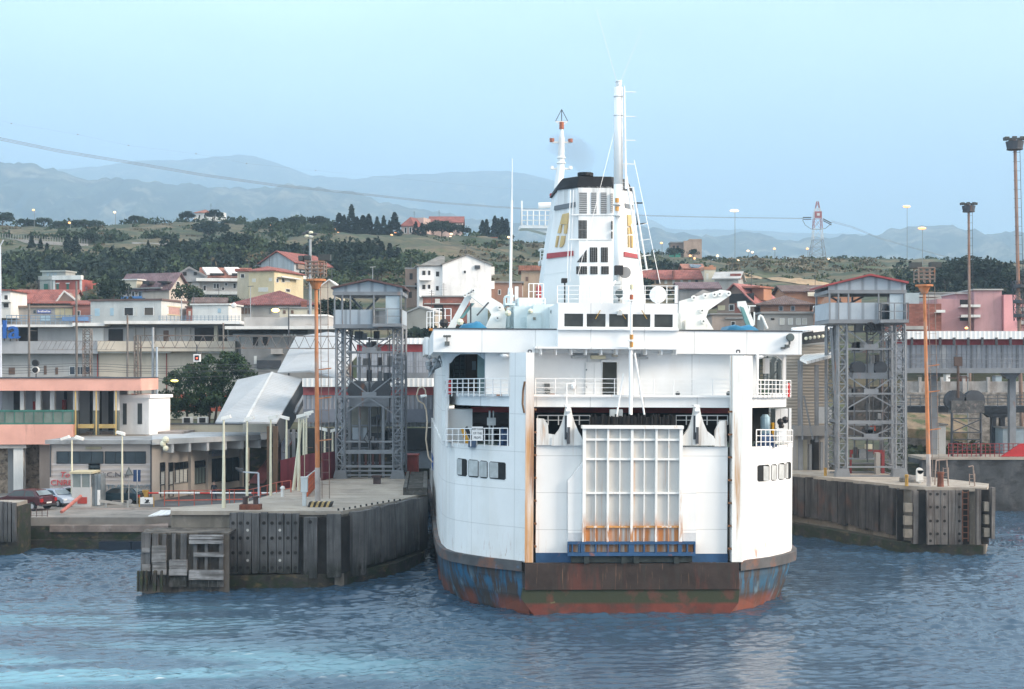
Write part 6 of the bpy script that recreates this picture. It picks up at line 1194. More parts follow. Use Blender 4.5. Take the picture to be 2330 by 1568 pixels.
gl2 = gallery('covered_gallery', 'lower covered walkway with white roof and striped valance reaching the ferry port side', 690, 986, 140, 4, [('roof', CORRW, 861, 880, 4.5, .7),('red_band', mat('gallery_pink_band',(.36,.09,.09),.7,.15,.5), 881, 899, .1, .1),('glazing', mat('ribbed_grey_wall',(.25,.26,.29),.6,.12,.6,wave=('X',.42,.6,.5)), 899, 931, .1, .05),('lower_wall', mat('slate_wall',(.15,.165,.2),.7,.15,.5), 931, 961, .1, .15),('valance', mat('striped_valance',(.45,.45,.44),.7,.1,1,wave=('X',.36,.8,.5)), 961, 973, .0, .2),('under_shade', mat('dark_undercroft',(.022,.024,.027),.9,.3,.5), 973, 1024, -1, -.9 if 0 else 1.4)])
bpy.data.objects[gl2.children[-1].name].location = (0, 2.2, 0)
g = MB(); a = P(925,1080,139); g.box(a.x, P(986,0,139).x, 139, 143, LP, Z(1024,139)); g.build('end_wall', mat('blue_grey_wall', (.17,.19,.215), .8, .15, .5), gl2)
o = thing('container_box', P(936,1088,131), 'small red brown box standing beside the left lift tower foot', 'box'); a=P(922,1090,131); c=P(950,1038,131); MB().box(a.x,c.x,131,133,LP,c.z).build('case', REDOX, o); MB().box(a.x-.05,c.x+.05,130.9,133.1,c.z,c.z+.12).build('lid', REDOX, o)
# right hand gallery on steel legs
gr_ = gallery('covered_gallery', 'long elevated covered gallery with red band on steel legs at right', 2040, 2640, 152, 4, [('roof', CORRW, 754, 772, 5, .8),('red_band', GLR, 772, 785, .1, .1),('glazing', GLW, 785, 838, .1, .05),('floor_beam', GREYST, 838, 849, 4.5, .3),('rear_wall', GLW, 772, 838, 4.5, -4.4)])
g = MB()
for i in range(45): x = 2062+i*11.5; g.bar(P(x,785,151.8), P(x,838,151.8), .06)
for y in (806,818,828): g.bar(P(2045,y,151.7), P(2630,y,151.7), .05)
g.build('mullion', GREYST, gr_)
for i in range(17): x = 2075+i*32; a=P(x,772,151.2); MB().box(a.x-.12,a.x+.12,151.1,151.3,Z(786,151.2),Z(768,151.2)).build('roof_strut', GREYDK, gr_)
for x in (2123, 2301, 2480): MB().box(P(x-7,0,154).x,P(x+7,0,154).x,153.5,154.2,5,Z(849,154)).prism([P(x-22,849,153.4),P(x+22,849,153.4),P(x+10,862,153.4),P(x-10,862,153.4)],(0,.8,0)).build('leg', GREYST, gr_)
lw = thing('footbridge', (X(2200,158),158,5), 'low grey steel footbridge with rails below the right gallery', 'footbridge')
g = MB(); a=P(2040,935,158); g.box(a.x,P(2640,0,158).x,158,161,Z(939,158),Z(924,158)); g.build('girder', GREYDK, lw); g = MB()
for y in (899,907,915): g.bar(P(2045,y,158), P(2640,y,158), .09)
for i in range(27): x=2050+i*22; g.bar(P(x,898,158), P(x,926,158), .06)
g.build('railing', GREYST, lw)
for x in (2262, 2282): MB().box(P(x-5,0,158.5).x,P(x+5,0,158.5).x,158.5,159.2,5,Z(936,158.5)).build('leg', GREYDK, lw)
MB().prism([P(2238,939,158.3),P(2300,939,158.3),P(2290,950,158.3),P(2250,950,158.3)],(0,.8,0)).build('bracket', GREYDK, lw)
# siding block left of the right lift tower
tb = Bld('terminal_block', 'beige ribbed terminal building under two white sloping roofs beside the ferry starboard side', 'terminal', 1790, 1886, 1085, 784, 134, 12, mat('beige_siding', (.34,.31,.27), .8, .1, .5, wave=('Z', .28, .5, .4)), zb=RP-.5).body('flat', None)
g = MB(); g.prism([P(1806,752,130),P(1826,753,131),P(1900,744,136),P(1900,738,148),P(1850,741,148),P(1800,746,140)], (0,0,-.25)); g.build('roof', CORRW, tb.root)
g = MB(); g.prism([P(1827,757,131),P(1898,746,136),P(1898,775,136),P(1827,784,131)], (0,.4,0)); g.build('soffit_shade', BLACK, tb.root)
for i in range(7): c = P(1834+i*9.5, 770-i*1.2, 130.9+i*.68); MB().sphere(c, .16, 8).build('soffit_lamp', mat('pale_lamp', ()), tb.root)
g = MB(); g.prism([P(1820,814,127),P(1836,822,125.5),P(1894,807,129),P(1894,801,134),P(1830,806,134)], (0,0,-.25)); g.build('roof', CORRW, tb.root)
for x0,x1,y0,y1 in ((1812,1822,820,1085),(1850,1858,830,1005),(1836,1842,1010,1080),(1862,1868,1005,1080)): tb.part('post', GREYST, x0,x1,y0,y1,.6,1.0)
tb.part('concrete_base', PLG, 1792,1884,985,1085,0,.4); tb.part('dark_door', OPEN, 1842,1862,1000,1085,.4,.45); tb.part('pale_door', PLC, 1812,1834,1000,1075,.4,.46); tb.part('slab', PLGD, 1800,1886,968,990,0,1.6)
for y in (880,915): tb.part('walkway_rail', GREYST, 1826,1884,y,y+1.5,1.5,1.6)
tb.part('walkway_panel', mat('pale_mesh_panel',(.42,.44,.46),.7), 1855,1884,925,962,1.5,1.6)
g = MB(); g.bar(P(1829,900,131), P(1850,1000,131), .14); g.bar(P(1822,830,131), P(1826,1000,131), .12); g.build('brace', GREYST, tb.root)
# ---------------------------------------------------------------- lift towers
def lift_tower(label, d, dep, zg, lx, rx, ycab, cab, roofpts, panel, balc, beams, xs, mach, rm):
    o = thing('lift_tower', (X((lx[0]+rx[1])/2,d), d+dep/2, zg), label, 'lift tower', 'lift towers of the ferry ramps')
    zc = Z(ycab, d)
    for (x0, x1) in (lx, rx):
        w = (x1-x0)*d/F; xm = X((x0+x1)/2, d)
        for yy in (d+w/2, d+dep-w/2):
            g = MB(); g.lattice((xm,yy,zg+.3), (xm,yy,zc), w*.86, 15, .085, w*.7); lg = g.build('leg', GREYST, o)
            if yy < d+2:
                MB().prism([(xm-w*.75,yy-w*.5,zg),(xm+w*.75,yy-w*.5,zg),(xm+w*.55,yy-w*.5,zg+.7),(xm-w*.55,yy-w*.5,zg+.7)],(0,w,0)).build('foot', GREYST, lg)
    xl, xr = X((lx[0]+lx[1])/2, d), X((rx[0]+rx[1])/2, d)
    for y, h in beams:
        z0, z1 = Z(y+h, d), Z(y, d)
        for yy in (d+.15, d+dep-.4): MB().box(xl, xr, yy, yy+.2, z0, z1).build('beam', GREYST, o)
        for xx in (xl-.1, xr-.1): MB().box(xx, xx+.2, d+.4, d+dep-.4, z0+.05, z1-.05).build('side_beam', GREYST, o)
    for (ya, yb, kind) in xs:
        for yy in (d+.25, d+dep-.3):
            g = MB(); za, zb_ = Z(ya,d), Z(yb,d); xm = (xl+xr)/2; zm = (za+zb_)/2
            if kind == 'X': g.bar((xl,yy,za),(xr,yy,zb_),.11); g.bar((xr,yy,za),(xl,yy,zb_),.11)
            elif kind == 'V': g.bar((xl,yy,za),(xm,yy,zb_),.10); g.bar((xr,yy,za),(xm,yy,zb_),.10); g.box(xm-.6,xm+.6,yy-.05,yy+.05,zb_-.1,zb_+.25)
            else: g.bar((xl,yy,zb_),(xm,yy,za),.10); g.bar((xr,yy,zb_),(xm,yy,za),.10)
            g.build('brace', GREYST, o)
    # cabin
    cx0, cx1, cy0, cy1 = cab; x0, x1 = X(cx0,d), X(cx1,d); z0, z1 = Z(cy1,d), Z(cy0,d)
    MB().box(x0, x1, d-.25, d+dep+.2, z0, Z(cy1-9,d)).build('floor', GREYST, o)
    pn = mat('pale_steel_panel', (.32,.37,.42), .6, .08, .6, [((.2,.2,.2), 1.2, (1,1,.3), .6, .74, .4), (RUST, 1.6, (1,1,.3), .66, .75, .5)], wave=('X', 1.1, .6, .1))
    px0, px1, py0, py1 = panel
    MB().box(X(px0,d), X(px1,d), d-.2, d-.08, Z(py1,d), Z(py0,d)).build('front_panel', pn, o)
    for xx in (x0, x1-.1): MB().box(xx, xx+.1, d-.05, d+dep, Z(py1,d), Z(py0,d)).build('side_panel', pn, o)
    MB().box(x0+.1, x1-.1, d+dep-.1, d+dep, Z(py1,d), Z(py0-4,d)).build('rear_panel', pn, o)
    MB().box(x0-.05, x1+.05, d-.25, d+dep+.1, Z(cy0+15,d), Z(cy0+7,d)).build('head_band', GREYST, o)
    for xx in [cx0+3, px1, cx1-3] + [px0+(px1-px0)*k/5 for k in (1, 2)]: MB().box(X(xx-1.6,d), X(xx+1.6,d), d-.22, d-.02, z0, Z(cy0+8,d)).build('post', GREYST, o)
    for xx in (cx0+3, (cx0+cx1)/2, cx1-3): MB().box(X(xx-2,d), X(xx+2,d), d+dep-.25, d+dep-.05, z0, Z(cy0+8,d)).build('post', GREYST, o)
    xa, xb = X(cx0+6,d), X(px1,d); zt, zb_ = Z(cy0+15,d), Z(py0,d)
    for p, q in (((xa+(xb-xa)*.25,zt),(xa+(xb-xa)*.6,zb_)),((xa+(xb-xa)*.98,zt),(xa+(xb-xa)*.6,zb_))): MB().bar((p[0],d+dep-.5,p[1]),(q[0],d+dep-.5,q[1]),.16).build('inner_brace', GREYST, o)
    bx0, bx1, by0, by1 = balc; xa, xb = X(bx0,d), X(bx1,d)
    MB().box(xa, xb, d-1.0, d-.25, Z(by1,d), Z(by1-7,d)).build('balcony', GREYST, o)
    g = MB(); g.rail((xa+.05,d-.95,Z(by1-7,d)), (xb-.05,d-.95,Z(by1-7,d)), (by1-7-by0)*d/F, 3, 2, .06); g.rail((xa+.05,d-.95,Z(by1-7,d)), (xa+.05,d-.3,Z(by1-7,d)), (by1-7-by0)*d/F, 2, 2, .06); g.rail((xb-.05,d-.95,Z(by1-7,d)), (xb-.05,d-.3,Z(by1-7,d)), (by1-7-by0)*d/F, 2, 2, .06); g.build('balcony_rail', GREYST, o)
    MB().box(X(bx0+(bx1-bx0)*.42,d), X(bx0+(bx1-bx0)*.9,d), d-.1, d, z0, Z(cy0+16,d)).build('door', mat('pale_blue_door', (.36,.43,.48), .5, .1, 1), o)
    rl, rp_, rr = roofpts; A = P(*rl, d-.6); B = P(*rp_, d-.6); C_ = P(*rr, d-.6)
    MB().prism([A, B, C_, C_+Vector((0,0,.16)), B+Vector((0,0,.16)), A+Vector((0,0,.16))], (0, dep+1.2, 0)).build('roof', rm, o)
    for yy in (d-.15, d+dep-.1):
        a2 = Vector((x0, yy, Z(cy0+8,d))); c2 = Vector((x1, yy, Z(cy0+8,d))); MB().prism([a2, c2, Vector((x1,yy,C_.z-.02+.08)), Vector((B.x,yy,B.z-.04)), Vector((x0,yy,A.z+.06))], (0,.1,0)).build('gable_panel', pn, o)
    # pipes, ledges and boxes inside the frame
    rr = random.Random(int(d*10))
    for lv in range(9):
        y = ycab+22+lv*(1072-ycab)/9.5+rr.uniform(-8,8); xa = rr.uniform(xl+.3, xl+1.6); xb = rr.uniform(xr-1.8, xr-.3); yy = d+rr.uniform(1.2, dep-1)
        MB().box(xa, xb, yy, yy+.5, Z(y,d), Z(y,d)+.14).build('ledge', GREYST, o)
        for k in range(3):
            w = rr.uniform(.25,.8); x = rr.uniform(xa, xb-w); MB().box(x, x+w, yy, yy+.5, Z(y,d)+.14, Z(y,d)+.14+rr.uniform(.3,1.0)).build('equipment_box', mat('box_grey_%d'%(k), ((.10,.11,.12),(.22,.23,.24),(.05,.05,.055))[k], .7, .2, 2), o)
    for k in range(5): x = xl+(xr-xl)*(k+.7)/5.6; yy = d+rr.uniform(1, dep-1); MB().tube((x,yy,zg+rr.uniform(0,4)), (x,yy,zc-rr.uniform(0,3)), rr.choice((.05,.08,.11)), n=6).build('pipe', GREYST if k%2 else GREYDK, o)
    # machinery
    mx0, mx1, my0, my1 = mach; g = MB(); a, c = P(mx0,my1,d+1.6), P(mx1,my0,d+1.6)
    g.box(a.x, c.x, d+1.2, d+3.2, a.z, a.z+(c.z-a.z)*.35); m_ = g.build('winch_deck', GREYST, o)
    for t in (.18, .78): cc = Vector((a.x+(c.x-a.x)*t, d+1.3, a.z+(c.z-a.z)*.62)); MB().tube(cc, cc+Vector((0,1.4,0)), (c.z-a.z)*.38, n=18).build('winch_drum', GREYDK, m_)
    MB().box(a.x+(c.x-a.x)*.35, a.x+(c.x-a.x)*.6, d+1.4, d+2.8, a.z+(c.z-a.z)*.35, c.z-.2).build('gear_box', GREYST, m_)
    g = MB()
    for t in (.3,.5,.62,.8): xx = xl+(xr-xl)*t; g.tube((xx,d+2,Z(cy1,d)), (xx,d+2,zg+2), .035, n=4)
    g.build('hoist_cable', GREYDK, o)
    return o
tl = lift_tower('grey steel lift tower with black gable edge on the left pier', 125.2, 5.2, LP, (763,785), (893,916), 745, (759,916,657,747), ((753,657),(838,638),(921,656)), (762,851,705,739), (850,916,704,744),
    [(799,4),(901,4),(1003,4),(1024,9),(1059,5),(1070,3),(1080,3)], [(752,797,'V'),(848,899,'V'),(905,948,'A')], (798,886,866,925), mat('brown_black_roof_edge', (.09,.05,.05), .7, .2, 1))
for x in (795, 841, 872):
    MB().box(X(x-3,126.6), X(x+3,126.6), 126.5, 126.8, LP, Z(925,126.6)).build('guide_column', GREYST, tl)
MB().box(X(802,127.5), X(835,127.5), 127.4, 127.6, Z(1000,127.5), Z(973,127.5)).build('counterweight', mat('pale_steel_panel', ()), tl)
MB().box(X(800,129), X(880,129), 128.9, 129, Z(985,129), Z(905,129)).build('dirty_screen', mat('dirty_glass_screen', (.20,.19,.16), .4, .25, .5), tl)
MB().prism([P(800,889,127),P(838,878,127),P(880,889,127),P(880,884,127),P(838,872,127),P(800,884,127)], (0,1.5,0)).build('hood', GREYDK, tl)
g = MB(); g.path([P(803,750,125.3),P(800,778,125.2),P(812,800,125.2)], .05); g.path([P(838,980,125),P(828,1000,125),P(838,1010,125),P(846,995,125)], .04); g.build('loose_cable', BLACK, tl)
for i in range(9): x = 806+i*8; MB().box(X(x,129.5), X(x+5,129.5), 129.4, 129.6, Z(1060,129.5), Z(1030,129.5)).build('grille_bar', mat('dull_red_bar', (.16,.08,.075)) if i%2 else GREYDK, tl)
tr_ = lift_tower('grey steel lift tower with red gable edge on the right pier', 124.6, 5.4, RP, (1907,1930), (2037,2062), 738, (1884,2060,653,736), ((1878,652),(1981,627),(2068,645)), (1884,1998,689,728), (1997,2061,691,735),
    [(792,4),(894,4),(957,8),(995,4),(1061,4),(1082,3)], [(742,790,'V'),(848,892,'V'),(898,935,'A'),(965,994,'V')], (1938,2020,822,862), mat('dark_red_roof_edge', (.26,.05,.055), .6, .2, 1))
g = MB(); c = P(1981,748,124.3)
for k in range(16):
    a0, a1 = 2*math.pi*k/16, 2*math.pi*(k+1)/16; g.bar(c+Vector((math.cos(a0)*.5,0,math.sin(a0)*.5)), c+Vector((math.cos(a1)*.5,0,math.sin(a1)*.5)), .09)
    if k%3 == 0: g.bar(c, c+Vector((math.cos(a0)*.5,0,math.sin(a0)*.5)), .05)
g.build('pulley_wheel', BLACK, tr_)
g = MB(); g.bar(P(1893,745,126), P(1910,1083,126), .12); g.build('slanted_post', GREYST, tr_); g = MB(); g.bar(P(1889,745,128), P(1905,1000,127), .1); g.build('slanted_post', GREYST, tr_)
g = MB(); [g.bar(P(2032+0*i,760+i*17,124.2), P(2063,760+i*17,124.2), .05) for i in range(19)]; g.bar(P(2032,755,124.2),P(2032,1075,124.2),.05); g.bar(P(2063,755,124.2),P(2063,1075,124.2),.05); g.build('ladder', GREYST, tr_)
g = MB(); [g.bar(P(889,760+i*9,124.9), P(917,760+i*9,124.9), .035) for i in range(33)]; g.build('ladder', GREYST, tl)
a = P(1935,1060,129); MB().box(a.x, P(2013,0,129).x, 129, 129.3, Z(1033,129), Z(1024,129)).box(P(1935,0,129).x, P(1938,0,129).x, 129, 129.3, RP, Z(1033,129)).box(P(2006,0,129).x, P(2013,0,129).x, 129, 129.3, RP, Z(1033,129)).build('red_frame', mat('dull_red_frame', (.22,.035,.04), .7), tr_)
MB().box(P(1970,0,128).x, P(1985,0,128).x, 128, 128.4, Z(1022,128), Z(1011,128)).build('pale_box', mat('pale_lamp', ()), tr_); MB().box(P(1993,0,128).x, P(2003,0,128).x, 128, 128.6, RP, Z(1030,128)).build('cabinet', PLG, tr_)
MB().box(P(1981,0,128).x, P(1991,0,128).x, 127.8, 128.2, Z(980,128), Z(968,128)).build('red_signal', mat('orange_red_signal', (.65,.10,.04)), tr_); MB().box(P(1930,0,129.5).x, P(2030,0,129.5).x, 129.5, 129.7, Z(990,129.5), Z(880,129.5)).build('dark_machinery', mat('grimy_machinery', (.085,.085,.085), .8, .4, 1.5, [((.25,.2,.18), 2.5, (1,1,1), .55, .68, .7)]), tr_)
# older winding gear far right
wg = thing('winding_gear', (X(2200,146),150.5,5.05), 'old dark winding gear with twin sheave wheels on a steel frame under the right gallery', 'winding gear')
for x in (2175, 2218): c = P(x, 912, 150.6); MB().tube(c, c+Vector((0,.8,0)), 24*150.6/F, n=22).build('sheave_wheel', GREYDK, wg)
MB().box(P(2165,0,150.3).x, P(2240,0,150.3).x, 150.3, 151.5, Z(940,150.3), Z(912,150.3)).build('housing', mat('grimy_machinery', ()), wg)
g = MB()
for x in (2166,2232): g.bar(P(x,1040,150.4), P(x,938,150.4), .2)
for y in (952,984,1000,1038): g.bar(P(2166,y,150.3), P(2232,y,150.3), .12)
for a, c in ((955,982),(1003,1034)): g.bar(P(2168,a,150.3), P(2230,c,150.3), .1); g.bar(P(2230,a,150.3), P(2168,c,150.3), .1)
g.build('frame', GREYDK, wg); MB().box(P(2172,0,150.2).x, P(2190,0,150.2).x, 150.2, 150.5, Z(833,150.2), Z(812,150.2)).tube(P(2180,833,150.3), P(2180,905,150.3), .14).bar(P(2158,860,150.3),P(2204,860,150.3),.12).build('stack', mat('rusty_dark_stack', (.09,.06,.05)), wg)
fb_ = thing('fence', (X(2250,149.4),149.4,5.3), 'dark red mesh fence along the far right quay', 'fence'); g = MB(); g.rail(P(2160,0,149.4)*0+Vector((X(2158,149.4),149.4,5.3)), Vector((X(2400,149.4),149.4,5.3)), 1.3, 24, 4, .045); g.build('railing', mat('dark_red_mesh', (.22,.04,.045)), fb_)
g = MB(); g.prism([P(2278,1039,149),P(2345,1039,149),P(2345,1008,149),P(2322,1010,149)], (0,.3,0)); o = g.build('red_tarpaulin', mat('red_tarp', (.42,.03,.035)), None); tag(o, 'bright red sloping tarpaulin on the far right quay', 'tarpaulin')
# rubble bank, sheds and yard walls seen between gallery and footbridge
o = thing('yard_wall', (X(2200,172),172,5), 'long grey rubble wall across the yard under the right gallery', 'wall'); MB().box(X(2050,172),X(2450,172),172,172.6,4.5,Z(893,172)).build('wall', mat('rubble_grey',(.27,.25,.23),.95,.35,1.2,[((.12,.11,.10),1.5,(1,1,2),.5,.64,.8),((.42,.40,.38),2.5,(1,1,1),.58,.7,.6)],bump=.5,bs=4), o)
o = thing('yard_wall', (X(2200,185),185,7), 'pale concrete yard wall with buttresses right under the gallery floor', 'wall'); MB().box(X(2050,185),X(2450,185),185,185.5,6.5,Z(868,185)).build('wall', mat('pale_rubble',(.36,.34,.33),.95,.25,.6,[((.2,.18,.17),.8,(1,1,.4),.5,.66,.8)],bump=.3,bs=4), o)
for x in (2090,2140,2190,2246,2300): MB().box(X(x,184.8),X(x+6,184.8),184.6,185,6.5,Z(858,184.8)).build('buttress', mat('pale_rubble',()), o)
struct(MB().prism([(X(2066,166),166,Z(975,166)),(X(2200,166),166,Z(985,166)),(X(2215,169),171,Z(945,171)),(X(2060,169),171,Z(938,171))],(0,0,-1)).build('earth_bank', mat('weedy_earth',(.20,.15,.10),.95,.3,.5,[((.05,.075,.03),.5,(1,1,1),.46,.58,.9),((.30,.23,.16),1.2,(1,1,1),.58,.7,.7)],bump=.6,bs=2)))
for x,y0,y1,m,l in ((2150,852,872,PLWW,'small white box shed under the gallery floor, leftmost of the yard sheds'),(2185,856,888,mat('rusty_iron',(.15,.055,.035),.85,.35,2),'rust brown tank shed in the yard under the gallery'),(2238,868,890,mat('orange_machine',(.6,.2,.06)),'orange machine standing in the yard under the gallery'),(2262,856,886,mat('pale_blue_hut',(.36,.44,.5)),'pale blue kiosk in the yard left of the right gallery leg')):
    a=P(x,y1+3,204); c=P(x+(9 if y1-y0<24 else 14),y0,204); o=thing('yard_shed', ((a.x+c.x)/2,204,a.z), l, 'shed'); MB().box(a.x,c.x,203.4,204.8,a.z-.6,c.z).build('wall', m, o); MB().box(a.x-.1,c.x+.1,203.3,204.9,c.z,c.z+.1).build('roof', PLGD, o)
# clutter on the slope under the gallery
for x0,x1,y0,y1,m,l in ((2128,2152,968,1012,PLW,'white painted hut beside the gallery leg on the right'),(2282,2330,975,1030,mat('pale_blue_hut',(.36,.44,.5)),'pale blue hut behind the far right fence')):
    a=P(x0,y1,156); c=P(x1,y0,156); o = thing('hut', ((a.x+c.x)/2,157,5), l, 'hut'); MB().box(a.x,c.x,156,159,4.5,c.z).build('wall', m, o); MB().box(a.x-.2,c.x+.2,155.8,159.2,c.z,c.z+.15).build('roof', PLGD, o)
# ================================================================ things on the piers and quay
def lamp_post(px, ytop, d, zg, head, label, r0=.105, r1=.065, lean=0, group='cream lamp posts on the left pier', two=False, wid=22):
    base = Vector((X(px,d)+lean, d, zg)); top_ = P(px, ytop+5, d)
    o = thing('lamp_post', base, label, 'lamp post', group)
    MB().tube(base, top_, r0, r1, n=8).build('pole', CREAM, o)
    for s in ((head, -head) if two else (head,)):
        w = wid*d/F; c = top_+Vector((s*.22*w if not two else s*.75*w,-.1,.1)); e = Vector((math.cos(.28)*s, 0, math.sin(.28)*(1 if not two else -1)))
        g = MB(); n = Vector((-e.z*s, 0, e.x*s)); n = n if n.z > 0 else -n
        g.prism([c-e*w*.5-n*.05, c+e*w*.5-n*.05, c+e*w*.5+n*.16, c-e*w*.4+n*.2], (0,.5,0)); g.build('lamp_head', LAMPW, o)
    return o
lamp_post(509,951,98.2,LP,1,'nearest cream lamp post, left of all, standing on the left pier corner',.13)
lamp_post(562,953,103,LP,1,'second cream lamp post from the left on the left pier, behind the double bollard')
lamp_post(616,950,108,LP,1,'third cream lamp post from the left, in front of the brown columns')
lamp_post(680,946,112.5,LP,1,'stout cream lamp post beside a leaning one before the maroon fence',.14)
lamp_post(686,950,113,LP,1,'leaning cream lamp post crossing in front of the maroon fence',.14,.09,lean=-.6)
lamp_post(691,944,117.5,LP,1,'cream lamp post rising behind the pale grey cabinet, left of its pair')
lamp_post(697,939,119,LP,1,'tallest cream lamp post behind the pale grey cabinet, right of its pair')
lamp_post(652,950,124,LP,-1,'cream lamp post with head to the left, beside the dark stair side',.12,.07)
lamp_post(739,976,127.5,LP,-1,'far cream lamp post right of the orange mast, left of two',.12,.07)
lamp_post(757,978,128.5,LP,1,'far cream lamp post close to the left lift tower',.12,.07)
lamp_post(163.5,996,127,QZ,1,'thin cream double headed lamp post before the harbour building behind the booth',.1,.06,group='double lamp posts on the quay',two=True,wid=20)
lamp_post(278,985,127.5,QZ,-1,'thin cream lamp post before the graffiti with its head to the left',.11,.06,group='double lamp posts on the quay',wid=20)
# orange masts with floodlight cages
def cage_mast(label, px, pxt, d, zg, ybase, yring, ycage, lamps, w, m):
    o = thing('floodlight_mast', (X(px,d),d,zg), label, 'floodlight mast', 'orange floodlight masts on the piers')
    b = Vector((X(px,d),d,zg)); t = P(pxt, yring, d)
    MB().tube(b, b.lerp(t,.16), .19, .175, n=12).build('mast_foot', mat('scaly_grey_paint', (.38,.35,.34), .8, .2, 1, [(RUSTL, 1.5, (1,1,.4), .54, .68, .8)]), o)
    MB().tube(b.lerp(t,.16), t, .165, .115, n=12).build('mast', m, o)
    MB().tube(t-Vector((0,0,.55)), t, .22, w*.8, n=12).tube(t, t+Vector((0,0,.14)), w*1.12, n=12).build('platform', m, o)
    cm = mat('rusty_grey_cage', (.20,.165,.145), .8, .2, 1.5, [(RUST, 2, (1,1,.5), .52, .7, .7)])
    g = MB(); zt = Z(ycage, d)
    for sx in (-1,-.35,.35,1):
        for sy in (-1,1): g.bar((t.x+sx*w,d+sy*w,t.z+.3),(t.x+sx*w,d+sy*w,zt),.075)
    for k in range(4):
        z = t.z+.3+(zt-t.z-.3)*(k+1)/4
        for sy in (-1,1): g.bar((t.x-w,d+sy*w,z),(t.x+w,d+sy*w,z),.075)
        for sx in (-1,1): g.bar((t.x+sx*w,d-w,z),(t.x+sx*w,d+w,z),.075)
    g.build('cage', cm, o)
    for x0,x1,y0,y1 in lamps:
        a, c = P(x0,y1,d), P(x1,y0,d); MB().box(a.x,c.x,d-.5,d+.3,a.z,c.z).build('floodlight', mat('dark_lamp_box', (.05,.055,.055), .5, .2, 2), o)
        MB().bar(((a.x+c.x)/2,d,a.z),(max(min((a.x+c.x)/2,t.x+w),t.x-w),d,zt),.05).build('lamp_arm', cm, o)
    g = MB()
    for s in (-.45,.05): g.tube(b+Vector((.55+s*.0+ (s+.2)*1.0,0,.3)), Vector((t.x+.55+(s+.2),d,t.z)), .025, n=4)
    n = int((t.z-zg)/.8)
    for k in range(n): q = b.lerp(t,(k+.5)/n); g.bar(q+Vector((.3,0,0)), q+Vector((.85,0,0)), .022); 
    for k in range(0,n,2): q = b.lerp(t,(k+.5)/n); g.bar(q+Vector((-.3,0,0)), q+Vector((-.75,0,0)), .02)
    g.build('ladder', cm, o)
    for f in (.28,.47,.6): q = b.lerp(t,f); MB().bar(q, q+Vector((1.0,0,.12)), .08).build('bracket_arm', m, o)
    return o
cage_mast('orange rust streaked floodlight mast with cage standing on the left pier', 723, 719, 101.8, LP, 1145, 640, 596, [(681,692,583,594),(694,707,582,592),(726,753,580,593)], .62, ORANGE)
cage_mast('orange floodlight mast with small cage standing on the right pier', 2114, 2103, 114.6, RP, 1106, 652, 610, [(2070,2094,598,611),(2115,2138,597,609)], .62, ORANGE)
# cabinet, bollards, striped block
o = thing('cabinet', P(692,1152,99.3), 'tall pale grey electrical cabinet on a post on the left pier', 'cabinet'); d=99.3; a=P(684,1120,d); c=P(699,1088,d); MB().box(a.x,c.x,d,d+.4,a.z,c.z).build('case', mat('pale_grey_cabinet', (.50,.55,.57), .5, .06, 1), o); MB().box(a.x-.04,c.x+.04,d-.03,d+.43,c.z,c.z+.08).build('cap', mat('pale_grey_box',()), o); MB().box(a.x+.1,c.x-.1,d+.05,d+.35,LP,a.z).build('post', mat('pale_grey_cabinet', ()), o)
def bollard(px, d, z, label, m, h=.75, r=.3, group='mooring bollards'):
    b = Vector((X(px,d),d,z)); o = thing('bollard', b, label, 'bollard', group); MB().tube(b, b+Vector((0,0,h)), r, r*.85, n=12).build('post', m, o); MB().tube(b+Vector((0,0,h)), b+Vector((0,0,h+.18)), r*1.15, r*1.05, n=12).build('head', m, o); return o
RB = mat('rusty_iron', (.15,.055,.035), .85, .35, 2)
o = thing('double_bollard', (X(570,97.2),97.2,LP), 'rusty double mooring bollard on a red brown base at the pier edge', 'bollard'); a=P(546,0,97); c=P(593,0,97); MB().box(a.x,c.x,96.7,97.6,LP,LP+.33).build('base', RB, o)
for x in (558, 582): b_=Vector((X(x,97.2),97.2,LP+.33)); MB().tube(b_, b_+Vector((0,0,.42)), .17, n=12).tube(b_+Vector((0,0,.42)), b_+Vector((0,0,.52)), .24, n=12).build('post', mat('dark_iron', (.07,.05,.05), .8, .3, 2), o)
o = thing('mooring_block', (X(858,119.5),119.5,LP), 'dark squat mooring bollard before the left lift tower', 'bollard'); x=X(858,119.5); MB().box(x-.28,x+.28,119.2,119.8,LP,LP+.5).build('post', mat('dark_iron', ()), o); MB().box(x-.38,x+.38,119.1,119.9,LP+.5,LP+.68).build('head', mat('dark_iron', ()), o)
STRI = mat('striped_block_black', (.03,.03,.03), .8, .2, 2); STRY = mat('striped_block_yellow', (.42,.31,.14), .8, .25, 2)
o = thing('striped_block', P(728,1152,98.6), 'low black and ochre striped concrete block at the foot of the orange mast', 'block'); 
for i in range(9): d=99; a=X(701,d)+i*(X(754,d)-X(701,d))/9; b2_=(X(754,d)-X(701,d))/9; g=MB(); g.prism([(a,d-.35,LP),(a+b2_*.98,d-.35,LP),(a+b2_*.98+.12,d-.35,LP+.33),(a+.12,d-.35,LP+.33)],(0,.8,0)); g.build('stripe', STRI if i%2==0 else STRY, o)
o = thing('height_gate', (X(589,98.8),98.8,LP), 'pale grey pole with a bent arm beside the double bollard', 'pole'); g=MB(); g.bar(P(589,1160,98.8), P(588,1076,98.8), .09); g.bar(P(588,1076,98.8), P(553,1074,98.8), .09); g.build('pole', mat('pale_grey_pole', (.48,.52,.58), .5), o); MB().tube(P(551,1075,98.7),P(541,1066,98.7),.12).tube(P(553,1068,98.7),P(536,1066,98.7),.08).build('wind_vane', GREYDK, o)
